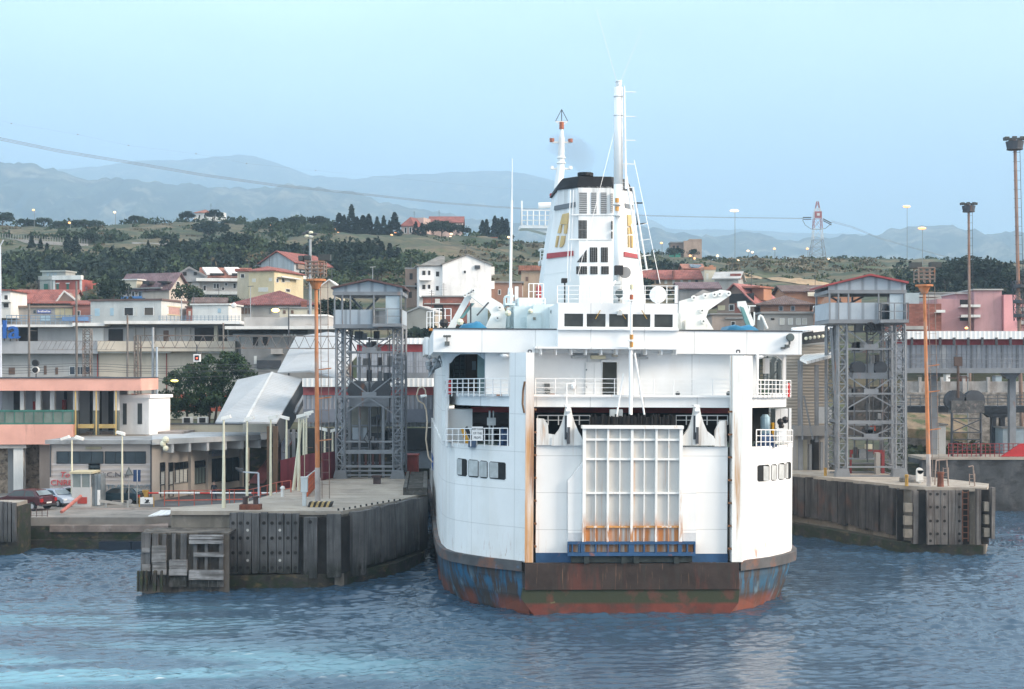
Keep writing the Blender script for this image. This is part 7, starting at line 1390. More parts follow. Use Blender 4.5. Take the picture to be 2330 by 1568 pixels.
o = thing('white_bollard', P(643,1132,107), 'short white mooring post near the end of the barrier arm', 'bollard'); MB().tube(P(643,1132,107),P(643,1112,107),.13,n=10).tube(P(643,1112,107),P(644,1106,107),.2,.1,n=10).build('post', PLW, o)
# right pier clutter
bollard(2063,114.6,RP,'yellow ochre bollard left of the orange mast on the right pier',mat('yellow_iron',(.42,.25,.06),.8,.25,2),.7,.14)
bollard(2140,113.9,RP,'red brown bollard right of the orange mast on the right pier',RB,.95,.26)
bollard(1878,126,RP,'small yellow bollard left of the right lift tower',mat('yellow_iron',()),.5,.13)
o = thing('cabinet', P(2094,1098,117), 'small rounded white cabinet beside the right orange mast', 'cabinet'); a=P(2087,1096,117); c=P(2101,1066,117); MB().box(a.x,c.x,117,117.4,a.z,c.z-.15).tube(((a.x+c.x)/2,117,c.z-.2),((a.x+c.x)/2,117.4,c.z-.2),(c.x-a.x)/2,n=14).build('case', PLW, o); MB().box(a.x+.15,c.x-.15,117.05,117.35,RP,a.z).build('post', mat('pale_grey_box',()), o)
o = thing('pipe_coil', P(2070,1092,119), 'dark grey rope heap on the right pier deck', 'rope heap'); MB().sphere(P(2068,1091,119),.8,10,sz=.5).sphere(P(2080,1094,118.5),.6,10,sz=.6).build('rope', mat('rope_grey',(.16,.15,.14),.95,.3,4), o)
for x, yt, l in ((2152,1046,'taller'),(2212,1060,'shorter')): 
    o = thing('ladder_rail', P(x,1108,114), f'rusty pipe handrail with small ladder cage at the right pier edge, {l} one of two', 'handrail', 'handrails on the right pier'); g=MB()
    for q in (x-6, x+6): g.bar(P(q,1104,114), P(q,yt+18,114), .05)
    for k in range(4): g.bar(P(x-6,yt+20+k*9,114), P(x+6,yt+20+k*9,114), .04)
    g.path([P(x+6,1106,113.8),P(x+2,yt,113.8),P(x-22 if l=='taller' else x-8,yt+2,113.8)]+([P(x-25,1104,113.8)] if l=='taller' else []), .055); g.build('pipe', mat('rusty_pipe',(.26,.2,.17),.8,.3,2), o)
# fences and barriers on the left
o = thing('fence', (X(690,120),118,LP), 'tall maroon sheet fence panels between the lamp posts and the left lift tower', 'fence')
for (x0,d0,x1,d1,y0,y1) in ((638,113.5,662,115,1042,1111),(663,115.3,690,117,1036,1106),(690,117.2,720,120.5,1030,1100),(730,123,768,127.5,1026,1084)):
    a=P(x0,0,d0); c=P(x1,0,d1); g=MB(); g.prism([(a.x,d0,LP-1.2 if x0<660 else LP),(c.x,d1,LP),(c.x,d1,Z(y0,d1)),(a.x,d0,Z(y0+5,d0))],(0,.12,0)); g.build('panel', mat('maroon_sheet',(.20,.035,.05),.7,.15,.6,wave=('X',.55,.4,.2)), o)
o = thing('fence', (X(708,112),111,LP), 'bright orange mesh panel fence beside the orange mast', 'fence'); g=MB(); g.prism([(X(698,107),107,LP+.0),(X(717,116),116,LP),(X(717,116),116,Z(1072,116)),(X(698,107),107,Z(1086,107))],(.06,0,0)); g.build('panel', mat('orange_mesh',(.50,.10,.03),.7,.15,1,wave=('Z',.35,.5,.2)), o); MB().bar((X(698,107),107,Z(1085,107)),(X(717,116),116,Z(1070,116)),.06).build('top_rail', mat('pale_grey_box',()), o)
o = thing('railing', (X(460,126),126,QZ), 'orange red tube railing along the quay road behind the left pier', 'railing'); g=MB(); rx=[374,407,442,482,522,533,560]
for i,x in enumerate(rx): g.bar(Vector((X(x,126.5),126.5,QZ)), P(x,1116-(x-374)*.012,126.5), .055)
for y in (1117,1139): g.bar(P(374,y,126.5), P(560,y-3,126.5), .05 if y<1130 else .09)
g.build('tube', REDRAIL, o)
o = thing('railing', (X(620,112),112,LP), 'orange red tube railing climbing the pier ramp toward the maroon fence', 'railing'); g=MB(); pts=[(560,123,1116,1150),(577,120,1112,1147),(592,118,1109,1143),(608,116,1104,1142),(629,113,1098,1140),(642,112,1096,1133),(662,111,1093,1128)]
for x,d,y0,y1 in pts: g.bar(P(x,y1,d), P(x,y0,d), .055)
for (p,q) in zip(pts, pts[1:]): g.bar(P(p[0],p[2],p[1]), P(q[0],q[2],q[1]), .05); g.bar(P(p[0],(p[2]+p[3])/2,p[1]), P(q[0],(q[2]+q[3])/2,q[1]), .05)
g.build('tube', REDRAIL, o)
o = thing('barrier', (X(345,129),129,QZ), 'long red and white barrier arm across the quay road', 'barrier'); a=P(338,1122,129); c=P(642,1122,129); n=13
for i in range(n): p=a.lerp(c,i/n); q=a.lerp(c,(i+1)/n); MB().tube(p,q,.075,n=6).build('arm_segment', WHITEC if i%5 else mat('barrier_red',(.55,.05,.04),.5), o)
MB().box(a.x-.5,a.x-.05,128.8,129.3,QZ,a.z+.25).build('machine', mat('yellow_iron',()), o)
o = thing('white_board', P(339,1148,125), 'low white board with a dark arrow mark on the quay road edge', 'board'); a=P(319,1147,125); c=P(348,1132,125); MB().box(a.x,c.x,125,125.1,a.z,c.z).build('panel', PLWW, o); g=MB(); g.prism([P(328,1145,124.97),P(336,1145,124.97),P(340,1138,124.97),P(336,1136,124.97)],(0,.02,0)); g.bar(P(330,1136,124.97),P(341,1145,124.97),.05); g.build('arrow', BLACK, o); MB().bar(P(317,1154,125.05),P(317,1130,125.05),.06).bar(P(350,1154,125.05),P(350,1130,125.05),.06).build('frame', mat('yellow_iron',()), o)
o = thing('guard_rail', (X(270,125),125,QZ), 'grey steel guard rail before the dark green car', 'guard rail'); MB().prism([P(226,1137,124),P(318,1149,126),P(318,1155,126),P(226,1143,124)],(0,.1,0)).build('beam', mat('galvanised',(.34,.34,.33),.5,.15,1), o); [MB().box(X(x,125)-.08,X(x,125)+.08,125.05,125.2,QZ,QZ+.6).build('post', mat('galvanised',()), o) for x in (240,290)]
o = thing('ramp_arm', P(155,1160,120), 'pale red painted pole slanting up at the quay edge left of the booth', 'pole'); MB().tube(P(140,1165,118.5),P(184,1129,121.5),.14,n=8).build('pole', mat('faded_red',(.45,.15,.12),.7,.2,2), o)
o = thing('railing', (X(70,117),117,QZ), 'thin dark railing at the quay edge before the dark red car', 'railing'); MB().rail((X(46,117.2),117.2,QZ-.4),(X(108,117.2),117.2,QZ-.4),1.0,6,2,.03).build('tube', mat('dark_brown_rail',(.10,.06,.06)), o)
o = thing('roof_sheet', (X(365,118.5),118.5,QZ), 'loose white corrugated sheets lying on the quay beside the left pier', 'sheet'); MB().prism([P(337,1176,117.3),P(386,1172,117.3),P(392,1163,120),P(366,1163,120)],(0,0,.08)).build('sheet', CORRW, o)
for i,(x,y,d) in enumerate(((90,0,117),(235,0,116.3),(300,0,116.3))): pass
for x0,x1,l in ((228,300,'left'),(302,388,'right')): a=P(x0,1248,115.6); c=P(x1,1230,115.6); o=thing('floating_fender', ((a.x+c.x)/2,115.6,0), f'dark blue floating fender at the quay foot, {l} one of two', 'fender', 'floating fenders at the quay foot'); MB().box(a.x,c.x,115.2,115.9,-.2,.65).build('fender', mat('navy_rubber',(.012,.02,.035),.5), o)
# gate booth
PLBO=plaster('booth_panel',(.50,.49,.48)); d=126; o=thing('gate_booth', (X(185,d),d+1,QZ), 'small white glazed gate booth between the silver car and the dark green car', 'booth'); a=P(163,1150,d); c=P(206,1078,d); zs=Z(1109,d)
MB().box(a.x,c.x,d,d+2.2,QZ,zs).build('base', PLBO, o); g=MB()
for x in (163,183.5,204): g.box(X(x,d),X(x,d)+.1,d,d+.1,zs,c.z)
g.box(c.x-.1,c.x,d+2.1,d+2.2,zs,c.z); g.box(a.x,a.x+.1,d+2.1,d+2.2,zs,c.z); g.build('frame', PLBO, o); MB().box(a.x-.15,c.x+.2,d-.15,d+2.4,c.z,c.z+.18).build('roof', mat('straw_roof',(.5,.44,.3)), o)
MB().box(a.x+.05,c.x-.05,d+.05,d+.08,zs,c.z).build('window', mat('booth_glass',(.23,.26,.25),.1), o); MB().box(a.x+.2,c.x-.2,d+1.9,d+2.0,zs,c.z).build('back_panel', mat('pale_pane',()), o); MB().box(a.x+.5,a.x+1.3,d-.06,d,QZ+.25,QZ+.8).build('red_notice', mat('red_machine',()), o)
MB().box(c.x,X(226,d),d+.4,d+2,QZ,Z(1080,d)).build('glazed_door', mat('door_glass',(.2,.23,.25),.2,.3,.8,wave=('X',.3,.7,.2)), o); MB().box(X(219,d),X(225,d),d+.3,d+.4,QZ+.1,Z(1116,d)).build('white_panel', PLWW, o)
# traffic signs
o=thing('traffic_sign', (X(293,127.5),127.5,QZ), 'triangular traffic sign on a thin grey pole, seen from behind', 'traffic sign'); MB().tube((X(293,127.5),127.5,QZ),P(293,1062,127.5),.04).build('pole', mat('galvanised',()), o); MB().prism([P(284,1082,127.4),P(303,1081,127.4),P(293,1062,127.4)],(0,.05,0)).build('plate', mat('sign_back_green',(.10,.12,.11),.5), o); MB().prism([P(287,1080.5,127.34),P(300,1080,127.34),P(293,1066,127.34)],(0,.03,0)).build('inner', mat('sign_back_grey',(.2,.21,.21),.5), o)
o=thing('traffic_sign', (X(312,127.6),127.6,QZ), 'blue rectangular traffic sign with white centre line on a thin pole', 'traffic sign'); MB().tube((X(312,127.6),127.6,QZ),P(312,1067,127.6),.04).build('pole', mat('galvanised',()), o); a=P(303.5,1096,127.5); c=P(320,1069,127.5); MB().box(a.x,c.x,127.45,127.5,a.z,c.z).build('plate', mat('sign_blue_dark',(.02,.05,.13),.5), o); MB().box(X(311.5,127.4),X(312.6,127.4),127.43,127.45,a.z,c.z).build('stripe', PLWW, o)
# ---------------------------------------------------------------- cars
def car(loc, heading, col, label, plate=True, sc=1.0):
    loc = Vector(loc); o = thing('parked_car', loc, label, 'car', 'cars parked before the harbour building'); o.rotation_euler = (0,0,heading); ORG[o.name] = Vector(); o.scale = (sc,)*3
    pm = mat('car_paint_%d' % int(col[0]*1e4+col[2]*1e3), col, .25, .04, 1, spec=.6); L=[( -2.05,.38),(-2.08,.62),(-1.98,.9),(-1.75,.98),(.95,.93),(1.75,.78),(2.0,.62),(2.02,.35)]
    def sect(w, k=1): return [Vector((x, w*(1 if z<.7 else .94), z)) for x,z in L]
    g=MB(); a=[Vector((x,-.82 if z>.5 else -.78,z)) for x,z in L]; c=[Vector((p.x,-p.y,p.z)) for p in a]; n=len(a); i0=[Vector((p.x*.97,p.y*.6,p.z+ (.03 if p.z>.7 else 0))) for p in a]
    rows=[a,[Vector((p.x*1.01,p.y*.55,p.z+(.05 if p.z>.7 else 0))) for p in a],[Vector((p.x*1.01,-p.y*.55,p.z+(.05 if p.z>.7 else 0))) for p in a],c]
    for r in rows: g.v+=r
    g.f+=[(j*n+i,(j+1)*n+i,(j+1)*n+i+1,j*n+i+1) for j in range(3) for i in range(n-1)]+[tuple(range(n)),tuple(range(4*n-1,3*n-1,-1))]; g.mi=[0]*len(g.f); b=g.build('body', pm, o, False)
    C=[(-1.85,.97),(-1.35,1.40),(-.2,1.45),(.35,1.38),(1.05,.94)]; w0,w1=.78,.60
    def cp(s,f=1): return [Vector((x, s*(w0+(w1-w0)*((z-.95)/.5))*f, z)) for x,z in C]
    g=MB(); l,r=cp(-1),cp(1); m=len(C); g.v+=l+r; g.f+=[(i,m+i,m+i+1,i+1) for i in range(m-1)]+[tuple(range(m)),tuple(range(2*m-1,m-1,-1))]; g.mi=[0]*len(g.f); g.build('cabin', pm, o)
    for s in (-1,1):
        for pts in ([(-1.5,1.0),(-1.22,1.33),(-.62,1.38),(-.62,1.0)],[(-.52,1.0),(-.52,1.38),(.28,1.33),(.85,1.0)]):
            q=[Vector((x, s*(w0+(w1-w0)*((z-.95)/.5)+.012), z)) for x,z in pts]; MB().prism(q,(0,-s*.02,0)).build('side_window', GLASS, o)
    for (xa,za,xb,zb2,nm) in ((.45,1.34,1.0,.99,'windscreen'),(-1.44,1.34,-1.80,1.03,'rear_window')):
        q=[Vector((xa,-.56,za+.02)),Vector((xa,.56,za+.02)),Vector((xb,.66,zb2+.03)),Vector((xb,-.66,zb2+.03))]; MB().prism(q,(.015 if xb>0 else -.015,0,.015)).build(nm, mat('car_screen',(.16,.2,.22),.08,.1,1,spec=.7), o)
    for x in (-1.3,1.3):
        for s in (-1,1):
            wv=MB().tube((x,s*.66,.31),(x,s*.86,.31),.31,n=16).build('wheel', BLACK, o); MB().tube((x,s*.86,.31),(x,s*.875,.31),.19,n=12).build('rim', mat('rim_grey',(.35,.35,.36),.4), wv)
    for s in (-1,1):
        MB().box(-2.1,-1.98,s*.72-.12,s*.72+.12,.62,.85).build('tail_light', mat('tail_red',(.4,.02,.02),.3), o); MB().box(1.9,2.03,s*.62-.17,s*.62+.17,.58,.72).build('headlight', mat('headlight_clear',(.7,.72,.74),.1), o)
    if plate: MB().box(-2.11,-2.05,-.26,.26,.5,.61).build('number_plate', PLWW, o); MB().box(-2.13,-1.9,-.8,.8,.34,.46).build('bumper', mat('bumper_dark',(.05,.05,.055),.6), o)
    return o
R_=math.radians
car((X(52,123),123.5,QZ),R_(180-22),(.055,.007,.011),'dark red hatchback with its tail to the right at the left edge',sc=1.18)
car((X(122,126),127,QZ),R_(-38),(.38,.44,.53),'pale blue silver car nose forward behind the dark red hatchback')
car((X(152,129),129.4,QZ),R_(205),(.45,.48,.54),'silver saloon behind the gate booth in front of the red graffiti')
car((X(270,128.5),128.8,QZ),R_(172),(.012,.035,.05),'dark green blue car behind the steel guard rail before the graffiti')
# ---------------------------------------------------------------- person walking by the glass doors
def person(loc, label):
    o = thing('person', loc, label, 'person'); L = Vector(loc)
    V=[(0,0,.95),(0,0,1.15),(0,.01,1.38),(0,.01,1.50),(0,-.02,1.62),(0,-.02,1.72),(-.10,0,.92),(-.12,-.14,.50),(-.12,-.06,.08),(-.12,-.2,.04),(.10,0,.92),(.13,.16,.50),(.13,.30,.10),(.13,.2,.04),(-.2,.01,1.42),(-.26,.10,1.15),(-.22,-.08,.95),(.2,.01,1.42),(.27,-.08,1.16),(.22,-.28,1.02)]
    E=[(0,1),(1,2),(2,3),(3,4),(4,5),(0,6),(6,7),(7,8),(8,9),(0,10),(10,11),(11,12),(12,13),(2,14),(14,15),(15,16),(2,17),(17,18),(18,19)]
    Rr=[.15,.15,.17,.06,.10,.08,.10,.075,.05,.045,.10,.075,.05,.045,.07,.05,.04,.07,.05,.04]
    me=bpy.data.meshes.new('body'); me.from_pydata(V,E,[]); ob=bpy.data.objects.new('body',me); COL.objects.link(ob); ob.parent=o; ORG[ob.name]=L
    sk=ob.modifiers.new('skin','SKIN'); ob.modifiers.new('sub','SUBSURF').levels=1; ob.modifiers['sub'].render_levels=1
    for i,r in enumerate(Rr): me.skin_vertices[0].data[i].radius=(r,r*.85); me.skin_vertices[0].data[i].use_root=(i==0)
    m=bpy.data.materials.new('person_skin_and_clothes'); m.use_nodes=True; N=m.node_tree.nodes; tc=N.new('ShaderNodeTexCoord'); sx=N.new('ShaderNodeSeparateXYZ'); cr=N.new('ShaderNodeValToRGB'); mr_=N.new('ShaderNodeMapRange'); mr_.inputs[2].default_value=1.85; lk=m.node_tree.links.new
    lk(tc.outputs['Object'],sx.inputs[0]); lk(sx.outputs['Z'],mr_.inputs[0]); lk(mr_.outputs[0],cr.inputs[0]); e=cr.color_ramp.elements; cr.color_ramp.interpolation='CONSTANT'
    e[0].position=0; e[0].color=(.012,.012,.014,1); e[1].position=.05; e[1].color=(.03,.045,.09,1); q=e.new(.53); q.color=(.016,.018,.025,1); q=e.new(.80); q.color=(.45,.27,.2,1)
    lk(cr.outputs[0],N['Principled BSDF'].inputs['Base Color']); N['Principled BSDF'].inputs['Roughness'].default_value=.85; me.materials.append(m)
    MB().sphere(L+Vector((0,.03,1.70)),.105,10,sz=1.0).build('hair', BLACK, o); MB().box(L.x-.3,L.x-.16,L.y-.12,L.y+.04,L.z+.72,L.z+.98).build('bag', mat('pale_bag',(.5,.55,.6)), o)
person((X(487,131),131,QZ),'person in a dark jacket and jeans walking past the glass doors')
# ---------------------------------------------------------------- railway masts, wires, signals
RUSTG = mat('grey_rusty_mast', (.16,.145,.135), .8, .2, 1, [(RUST, 1.5, (1,1,.4), .55, .7, .6)]); ZE = 8.0
def cat_pole(px, ytop, d, label, r=.13, m=None, lattice=0, arms=()):
    b=Vector((X(px,d),d,ZE)); t=P(px,ytop,d); o=thing('catenary_mast', b, label, 'catenary mast', 'railway catenary masts')
    if lattice: MB().lattice(b,t,lattice,int((t.z-b.z)/.6),.055).build('lattice', m or RUSTG, o)
    else: MB().tube(b,t,r,r*.7,n=8).build('pole', m or RUSTG, o)
    for (y,x1) in arms: MB().bar(P(px,y,d),P(x1,y+1,d),.05).build('arm', RUSTG, o)
    return o
cat_pole(66,692,158,'grey catenary mast at far left beside the blue letters',.16,arms=((752,84),(848,82)))
cat_pole(174,640,160,'tall brown catenary mast with dark insulators left of the flat roofed house',.16,arms=((805,160),))
cat_pole(199,748,157,'broad lattice catenary mast behind the pink canopy',lattice=.75)
cat_pole(290,716,158,'slender catenary mast in front of the open dark window',.13)
cat_pole(310,765,160,'lattice mast carrying the left end of the truss beam',lattice=.35); cat_pole(320,765,161,'plain mast just right of the lattice mast under the truss beam',.14)
cat_pole(348,745,150.5,'stout grey mast at the right end of the pink canopy',.17,mat('galv_mast',(.30,.32,.34),.6,.15,1)); cat_pole(357,790,150.3,'pale blue grey mast right of the stout grey mast',.15,mat('blue_grey_mast',(.36,.42,.48),.6,.1,1))
cat_pole(457,800,162,'thin mast behind the round tree',.1); cat_pole(508,735,163,'mast holding the truss beam behind the round tree',.13); cat_pole(657,700,165,'dark lamp mast with one lit sodium lamp above the station wing',.1,GREYDK)
o=thing('catenary_truss', P(530,795,160), 'long lattice truss beam over the tracks in front of the station', 'truss beam'); a=P(308,791,160); c=P(770,793,160); h=28*160/F; g=MB()
for yy in (0,.8): g.bar(a+Vector((0,yy,0)),c+Vector((0,yy,0)),.085); g.bar(a+Vector((0,yy,h)),c+Vector((0,yy,h)),.085)
n=36
for i in range(n): p=a.lerp(c,i/n); q=a.lerp(c,(i+1)/n); g.bar(p+Vector((0,0,0 if i%2 else h)), q+Vector((0,0,h if i%2 else 0)), .055)
g.build('lattice', RUSTG, o)
o=thing('catenary_truss', P(160,800,157), 'faint upper lattice beam left of the broad lattice mast', 'truss beam'); a=P(86,796,157); c=P(262,796,157); h=20*157/F; g=MB()
for z in (0,h): g.bar(a+Vector((0,0,z)),c+Vector((0,0,z)),.04)
for i in range(16): p=a.lerp(c,i/16); g.bar(p, p+Vector((.5,0,h)), .03)
g.build('lattice', RUSTG, o)
o=thing('overhead_wires', P(200,850,156), 'bundle of overhead railway wires above the pink canopy', 'wires'); g=MB()
for y,y2,d in ((841,845,155),(847,847,156),(834,838,157),(829,832,154),(860,858,156),(862,866,158)):
    pts=[P(-60+i*75, y+(y2-y)*i/9+3*math.sin(i*1.4), d) for i in range(10)]; g.path(pts,.03,4)
g.build('wire', GREYDK, o)
for px,y0,y1,d,m,l in ((80,818,850,150,'w','two round dark railway signal lamps with pale rims on the pink canopy'),(448,807,823,153,'r','square railway signal with a red lit lamp in front of the station')):
    o=thing('railway_signal', P(px,y1+40,d), l, 'signal')
    if m=='w':
        for y in (826,842): MB().tube(P(px,y,d),P(px,y,d)+Vector((0,.3,0)),.36,n=16).build('rim', PLW if y>830 else GREYDK, o); MB().tube(P(px,y,d)-Vector((0,.06,0)),P(px,y,d),.29,n=16).build('disc', BLACK, o)
        MB().tube(P(px,860,d)+Vector((0,.3,0)),P(px,820,d)+Vector((0,.3,0)),.06).build('post', GREYDK, o)
    else:
        a=P(440,823,d); c=P(456,806,d); MB().box(a.x,c.x,d,d+.2,a.z,c.z).build('rim', PLWW, o); MB().box(a.x+.14,c.x-.14,d-.04,d,a.z+.12,c.z-.12).build('face', BLACK, o); MB().tube(P(448,815,d-.08),P(448,815,d-.03),.09,n=10).build('lamp', mat('lit_red_lamp',(1,.1,.05),emit=(1,.06,.03),estr=2.5), o); MB().tube(P(448,806,d+.1),P(448,784,d+.1),.06).build('post', GREYDK, o)
o=thing('speed_sign', P(348,930,150), 'brown square sign with letter Z on the stout grey mast', 'sign'); a=P(341.5,938,150.1); c=P(355,925,150.1); MB().box(a.x,c.x,150.05,150.12,a.z,c.z).build('plate', mat('ochre_brown_sign',(.34,.17,.03)), o); g=MB(); add_text(g,'Z',.6,P(348,931.5,150.04)); g.build('lettering', BLACK, o)
# ---------------------------------------------------------------- lamps that are lit
def street_lamp(px, y, d, label, m=SODIUM, r=.28, group='lit street lamps on the hill road', post=True, cat='street lamp', wide=1.0):
    x=X(px,d); gz=TZ1(x,d)-.2; t=P(px,y,d); o=thing('street_lamp', (x,d,gz), label, cat, group)
    MB().tube((x+.25,d+.3,gz),(x+.25,d+.3,t.z),.10,.07,n=6).build('pole', mat('lamp_pole_grey',(.22,.24,.25),.6), o); MB().sphere(t,r,10,sz=.7,sx=wide).build('lamp', m, o); return o
for px,y,d,l in ((76,478,545,'lit street lamp highest at the left on the ridge'),(158,507,520,'yellowish lit street lamp second from the left above the cypress pair'),(261,483,545,'tall lit street lamp alone right of the first cypress pair'),(443.5,499,560,'lit orange lamp just under the white ridge villa'),(10,545.5,430,'white lit lamp near the left edge under the hill road'),
    (590.5,524.5,500,'lit yellow street lamp left of three left of the floodlight cluster'),(608.5,534,495,'lit lamp lowest of three on the middle hill road'),(615,511.5,520,'lit street lamp on a pole above the middle hill road'),(762.5,521,500,'pink lit lamp above a yellow one before the cypress grove'),(769.5,530,490,'bright yellow lit lamp before the cypress grove'),(900,528.5,500,'lit orange lamp left of the pink villa'),(891,535,495,'dim lit lamp on a short post left of the pink villa'),(1026.5,532.5,500,'upper lit lamp of a stacked pair right of the villas'),(1025,539.5,480,'lower lit lamp of a stacked pair right of the villas'),(1157,540,480,'lit lamp beside the thin white mast of the ferry'),
    (1505,553,480,'pink lit lamp left of the tan concrete block'),(1570.5,582,470,'lit lamp at the foot of the tan concrete block, upper of two'),(1580,588,460,'lit lamp at the foot of the tan concrete block, lower of two'),(1632.5,582,480,'white lit lamp right of the tan concrete block'),(1679,593,450,'orange lit lamp below the tall twin lamp tower'),(1702,571,500,'left lit lamp of a close pair right of the twin lamp tower'),(1712,574,500,'right lit lamp of a close pair right of the twin lamp tower'),(1762,566,520,'pink lit lamp midway between lamp tower and pylon'),(1837,566,520,'pink lit lamp just left of the pylon'),(1885.5,589.5,480,'lit lamp just right of the pylon foot'),(1910,599,470,'lit lamp second right of the pylon foot'),(2140.5,604,420,'small orange lit lamp beside the right orange mast'),(2199,746.5,170,'lit sodium lamp on the gallery roof before the pink apartment house')):
    street_lamp(px,y,d,l,m=WARMW if ('white' in l or 'tall' in l or 'right of' in l) else SODIUM, r=.46*d/500 if d>300 else .2)
for px,y,d,l,w in ((1671,479.5,520,'tall lamp tower with bright white twin lamps above the row houses',2.6),(2063,470,520,'tall lamp tower with bright pinkish lamp left of the right floodlight tower',2.2),(2098,519.5,480,'lamp tower with orange glowing lamp right of the pinkish one',2.2)):
    street_lamp(px,y,d,l,m=WARMW if 'white' in l else SODIUM,r=.62,group='tall lamp towers beyond the right hill',wide=w,cat='lamp tower')
for px,y,d,l in ((341,874,152,'yellow lit platform lamp beside the stout grey mast'),(397,866.5,153,'yellow lit platform lamp at the round tree edge')):
    o=thing('platform_lamp', P(px+9,y,d), l, 'lamp', 'yellow lit platform lamps'); MB().sphere(P(px,y,d),.32,12,sz=.42,sx=1.25).build('lamp', YELL, o); MB().bar(P(px,y-3,d),P(px+10,y-2,d),.04).build('arm', GREYDK, o)
o=thing('platform_lamp', P(629,706,165), 'orange yellow lit lamp beside the dark lamp mast above the station wing', 'lamp'); MB().sphere(P(627,706,164.9),.36,12,sz=.6,sx=1.2).build('lamp', mat('lit_orange_lamp',(1,.8,.3),emit=(1,.6,.12),estr=6), o); MB().bar(P(630,703,165),P(657,700,165),.04).build('arm', GREYDK, o)
def floodlight_tower(label, px, pxt, ytop, yb, d, r, hw, rust):
    gz=TZ1(X(px,d),d); b=Vector((X(px,d),d,gz)); t=P(pxt,ytop+8,d); o=thing('floodlight_tower', b, label, 'floodlight tower', 'rusty floodlight towers at right'); MB().tube(b,t,r*1.3,r,n=10).build('mast', rust, o)
    MB().tube(t-Vector((0,0,hw*1.1)),t-Vector((0,0,hw*.3)),hw*.8,hw*.95,n=12,cap=False).tube(t-Vector((0,0,hw*1.15)),t-Vector((0,0,hw*1.02)),hw*.85,n=12).build('basket', GREYDK, o)
    for k in range(7): a=2*math.pi*k/7; c=t+Vector((math.cos(a)*hw,math.sin(a)*hw*.6,0)); MB().box(c.x-hw*.22,c.x+hw*.22,c.y-.15,c.y+.15,c.z-hw*.14,c.z+hw*.18).build('floodlight', mat('dark_lamp_box',()), o)
    g=MB(); n=int((t.z-b.z)/1.0)
    for k in range(n): q=b.lerp(t,(k+.5)/n); g.bar(q+Vector((r*.5,-r,0)),q+Vector((r*2.8,-r,0)),.03); g.bar(q+Vector((-r*.5,-r,0)),q+Vector((-r*2.0,-r,0)),.025)
    g.tube(b+Vector((r*2.8,-r,0)),t+Vector((r*2.8,-r,-hw)),.03,n=4); g.build('ladder', GREYDK, o); return o
RM=mat('brown_rust_mast',(.25,.17,.14),.8,.25,.5,[(RUST,.8,(1,1,.3),.5,.66,.7)])
floodlight_tower('slim rusty floodlight tower with dark lamp ring above the pink apartment house',2207,2204,456,760,200,.16,.95,RM)
fl=floodlight_tower('thick rusty floodlight tower cut by the right edge of the photo',2326,2309,308,760,165,.18,1.05,RM)
for y in (655,690,722): c=P(2322,y,164.6); MB().tube(c,c+Vector((0,0,.35)),.8,n=10).build('clamp_ring', GREYDK, fl)
MB().lattice(P(2321,730,164.7), P(2317,640,164.7), 1.0, 6, .05).build('cage', GREYDK, fl)
o=thing('floodlight_tower', (X(706,210),210,19), 'pale pole with a cluster of round floodlights behind the left orange mast cage', 'floodlight tower'); MB().tube((X(706,210),210,19),P(706,545,210),.22,.18,n=8).build('pole', mat('galv_mast',()), o)
for x,y,m in ((692,532,GREYDK),(700,528,GREYDK),(707,529,mat('pale_lamp',())),(708,538,LAMPW),(716,533,GREYDK),(698,537,mat('pale_lamp',())),(710,534,GREYDK)): MB().sphere(P(x,y,210),.36,8,sz=.6).build('floodlight', m, o)
o=thing('lamp_post', (X(2,140),140,ZE), 'pale blue lamp column cut off by the left edge', 'lamp post'); MB().tube((X(2,140),140,7),P(0,560,140),.16,.1,n=8).build('pole', mat('pale_grey_pole',()), o); MB().bar(P(0,560,140),P(8,546,140),.08).build('arm', mat('pale_grey_pole',()), o)
for px,y0,y1,d,l in ((413,679,717,200,'thin grey double armed pole before the long brown red roof'),(777-90,672,690,200,'x'),(570,652,700,205,'thin grey T shaped pole left of the yellow house'),(838+10,608,640,300,'white street lamp with curved arm behind the left lift tower'),(116,633,664,280,'grey street lamp beside the red signal house'),(228,645,664,280,'grey two armed street lamp right of the red signal house')):
    if l=='x': continue
    o=thing('lamp_post', (X(px,d),d,min(TZ1(X(px,d),d),Z(y1,d))), l, 'lamp post', 'unlit lamp posts in the town'); MB().tube((X(px,d),d,min(TZ1(X(px,d),d),Z(y1,d))),P(px,y0,d),.09,.06,n=6).build('pole', mat('galv_mast',()), o); MB().bar(P(px-6,y0,d),P(px+7,y0-1,d),.09).build('head', mat('pale_grey_box',()) if d>250 else GREYDK, o)
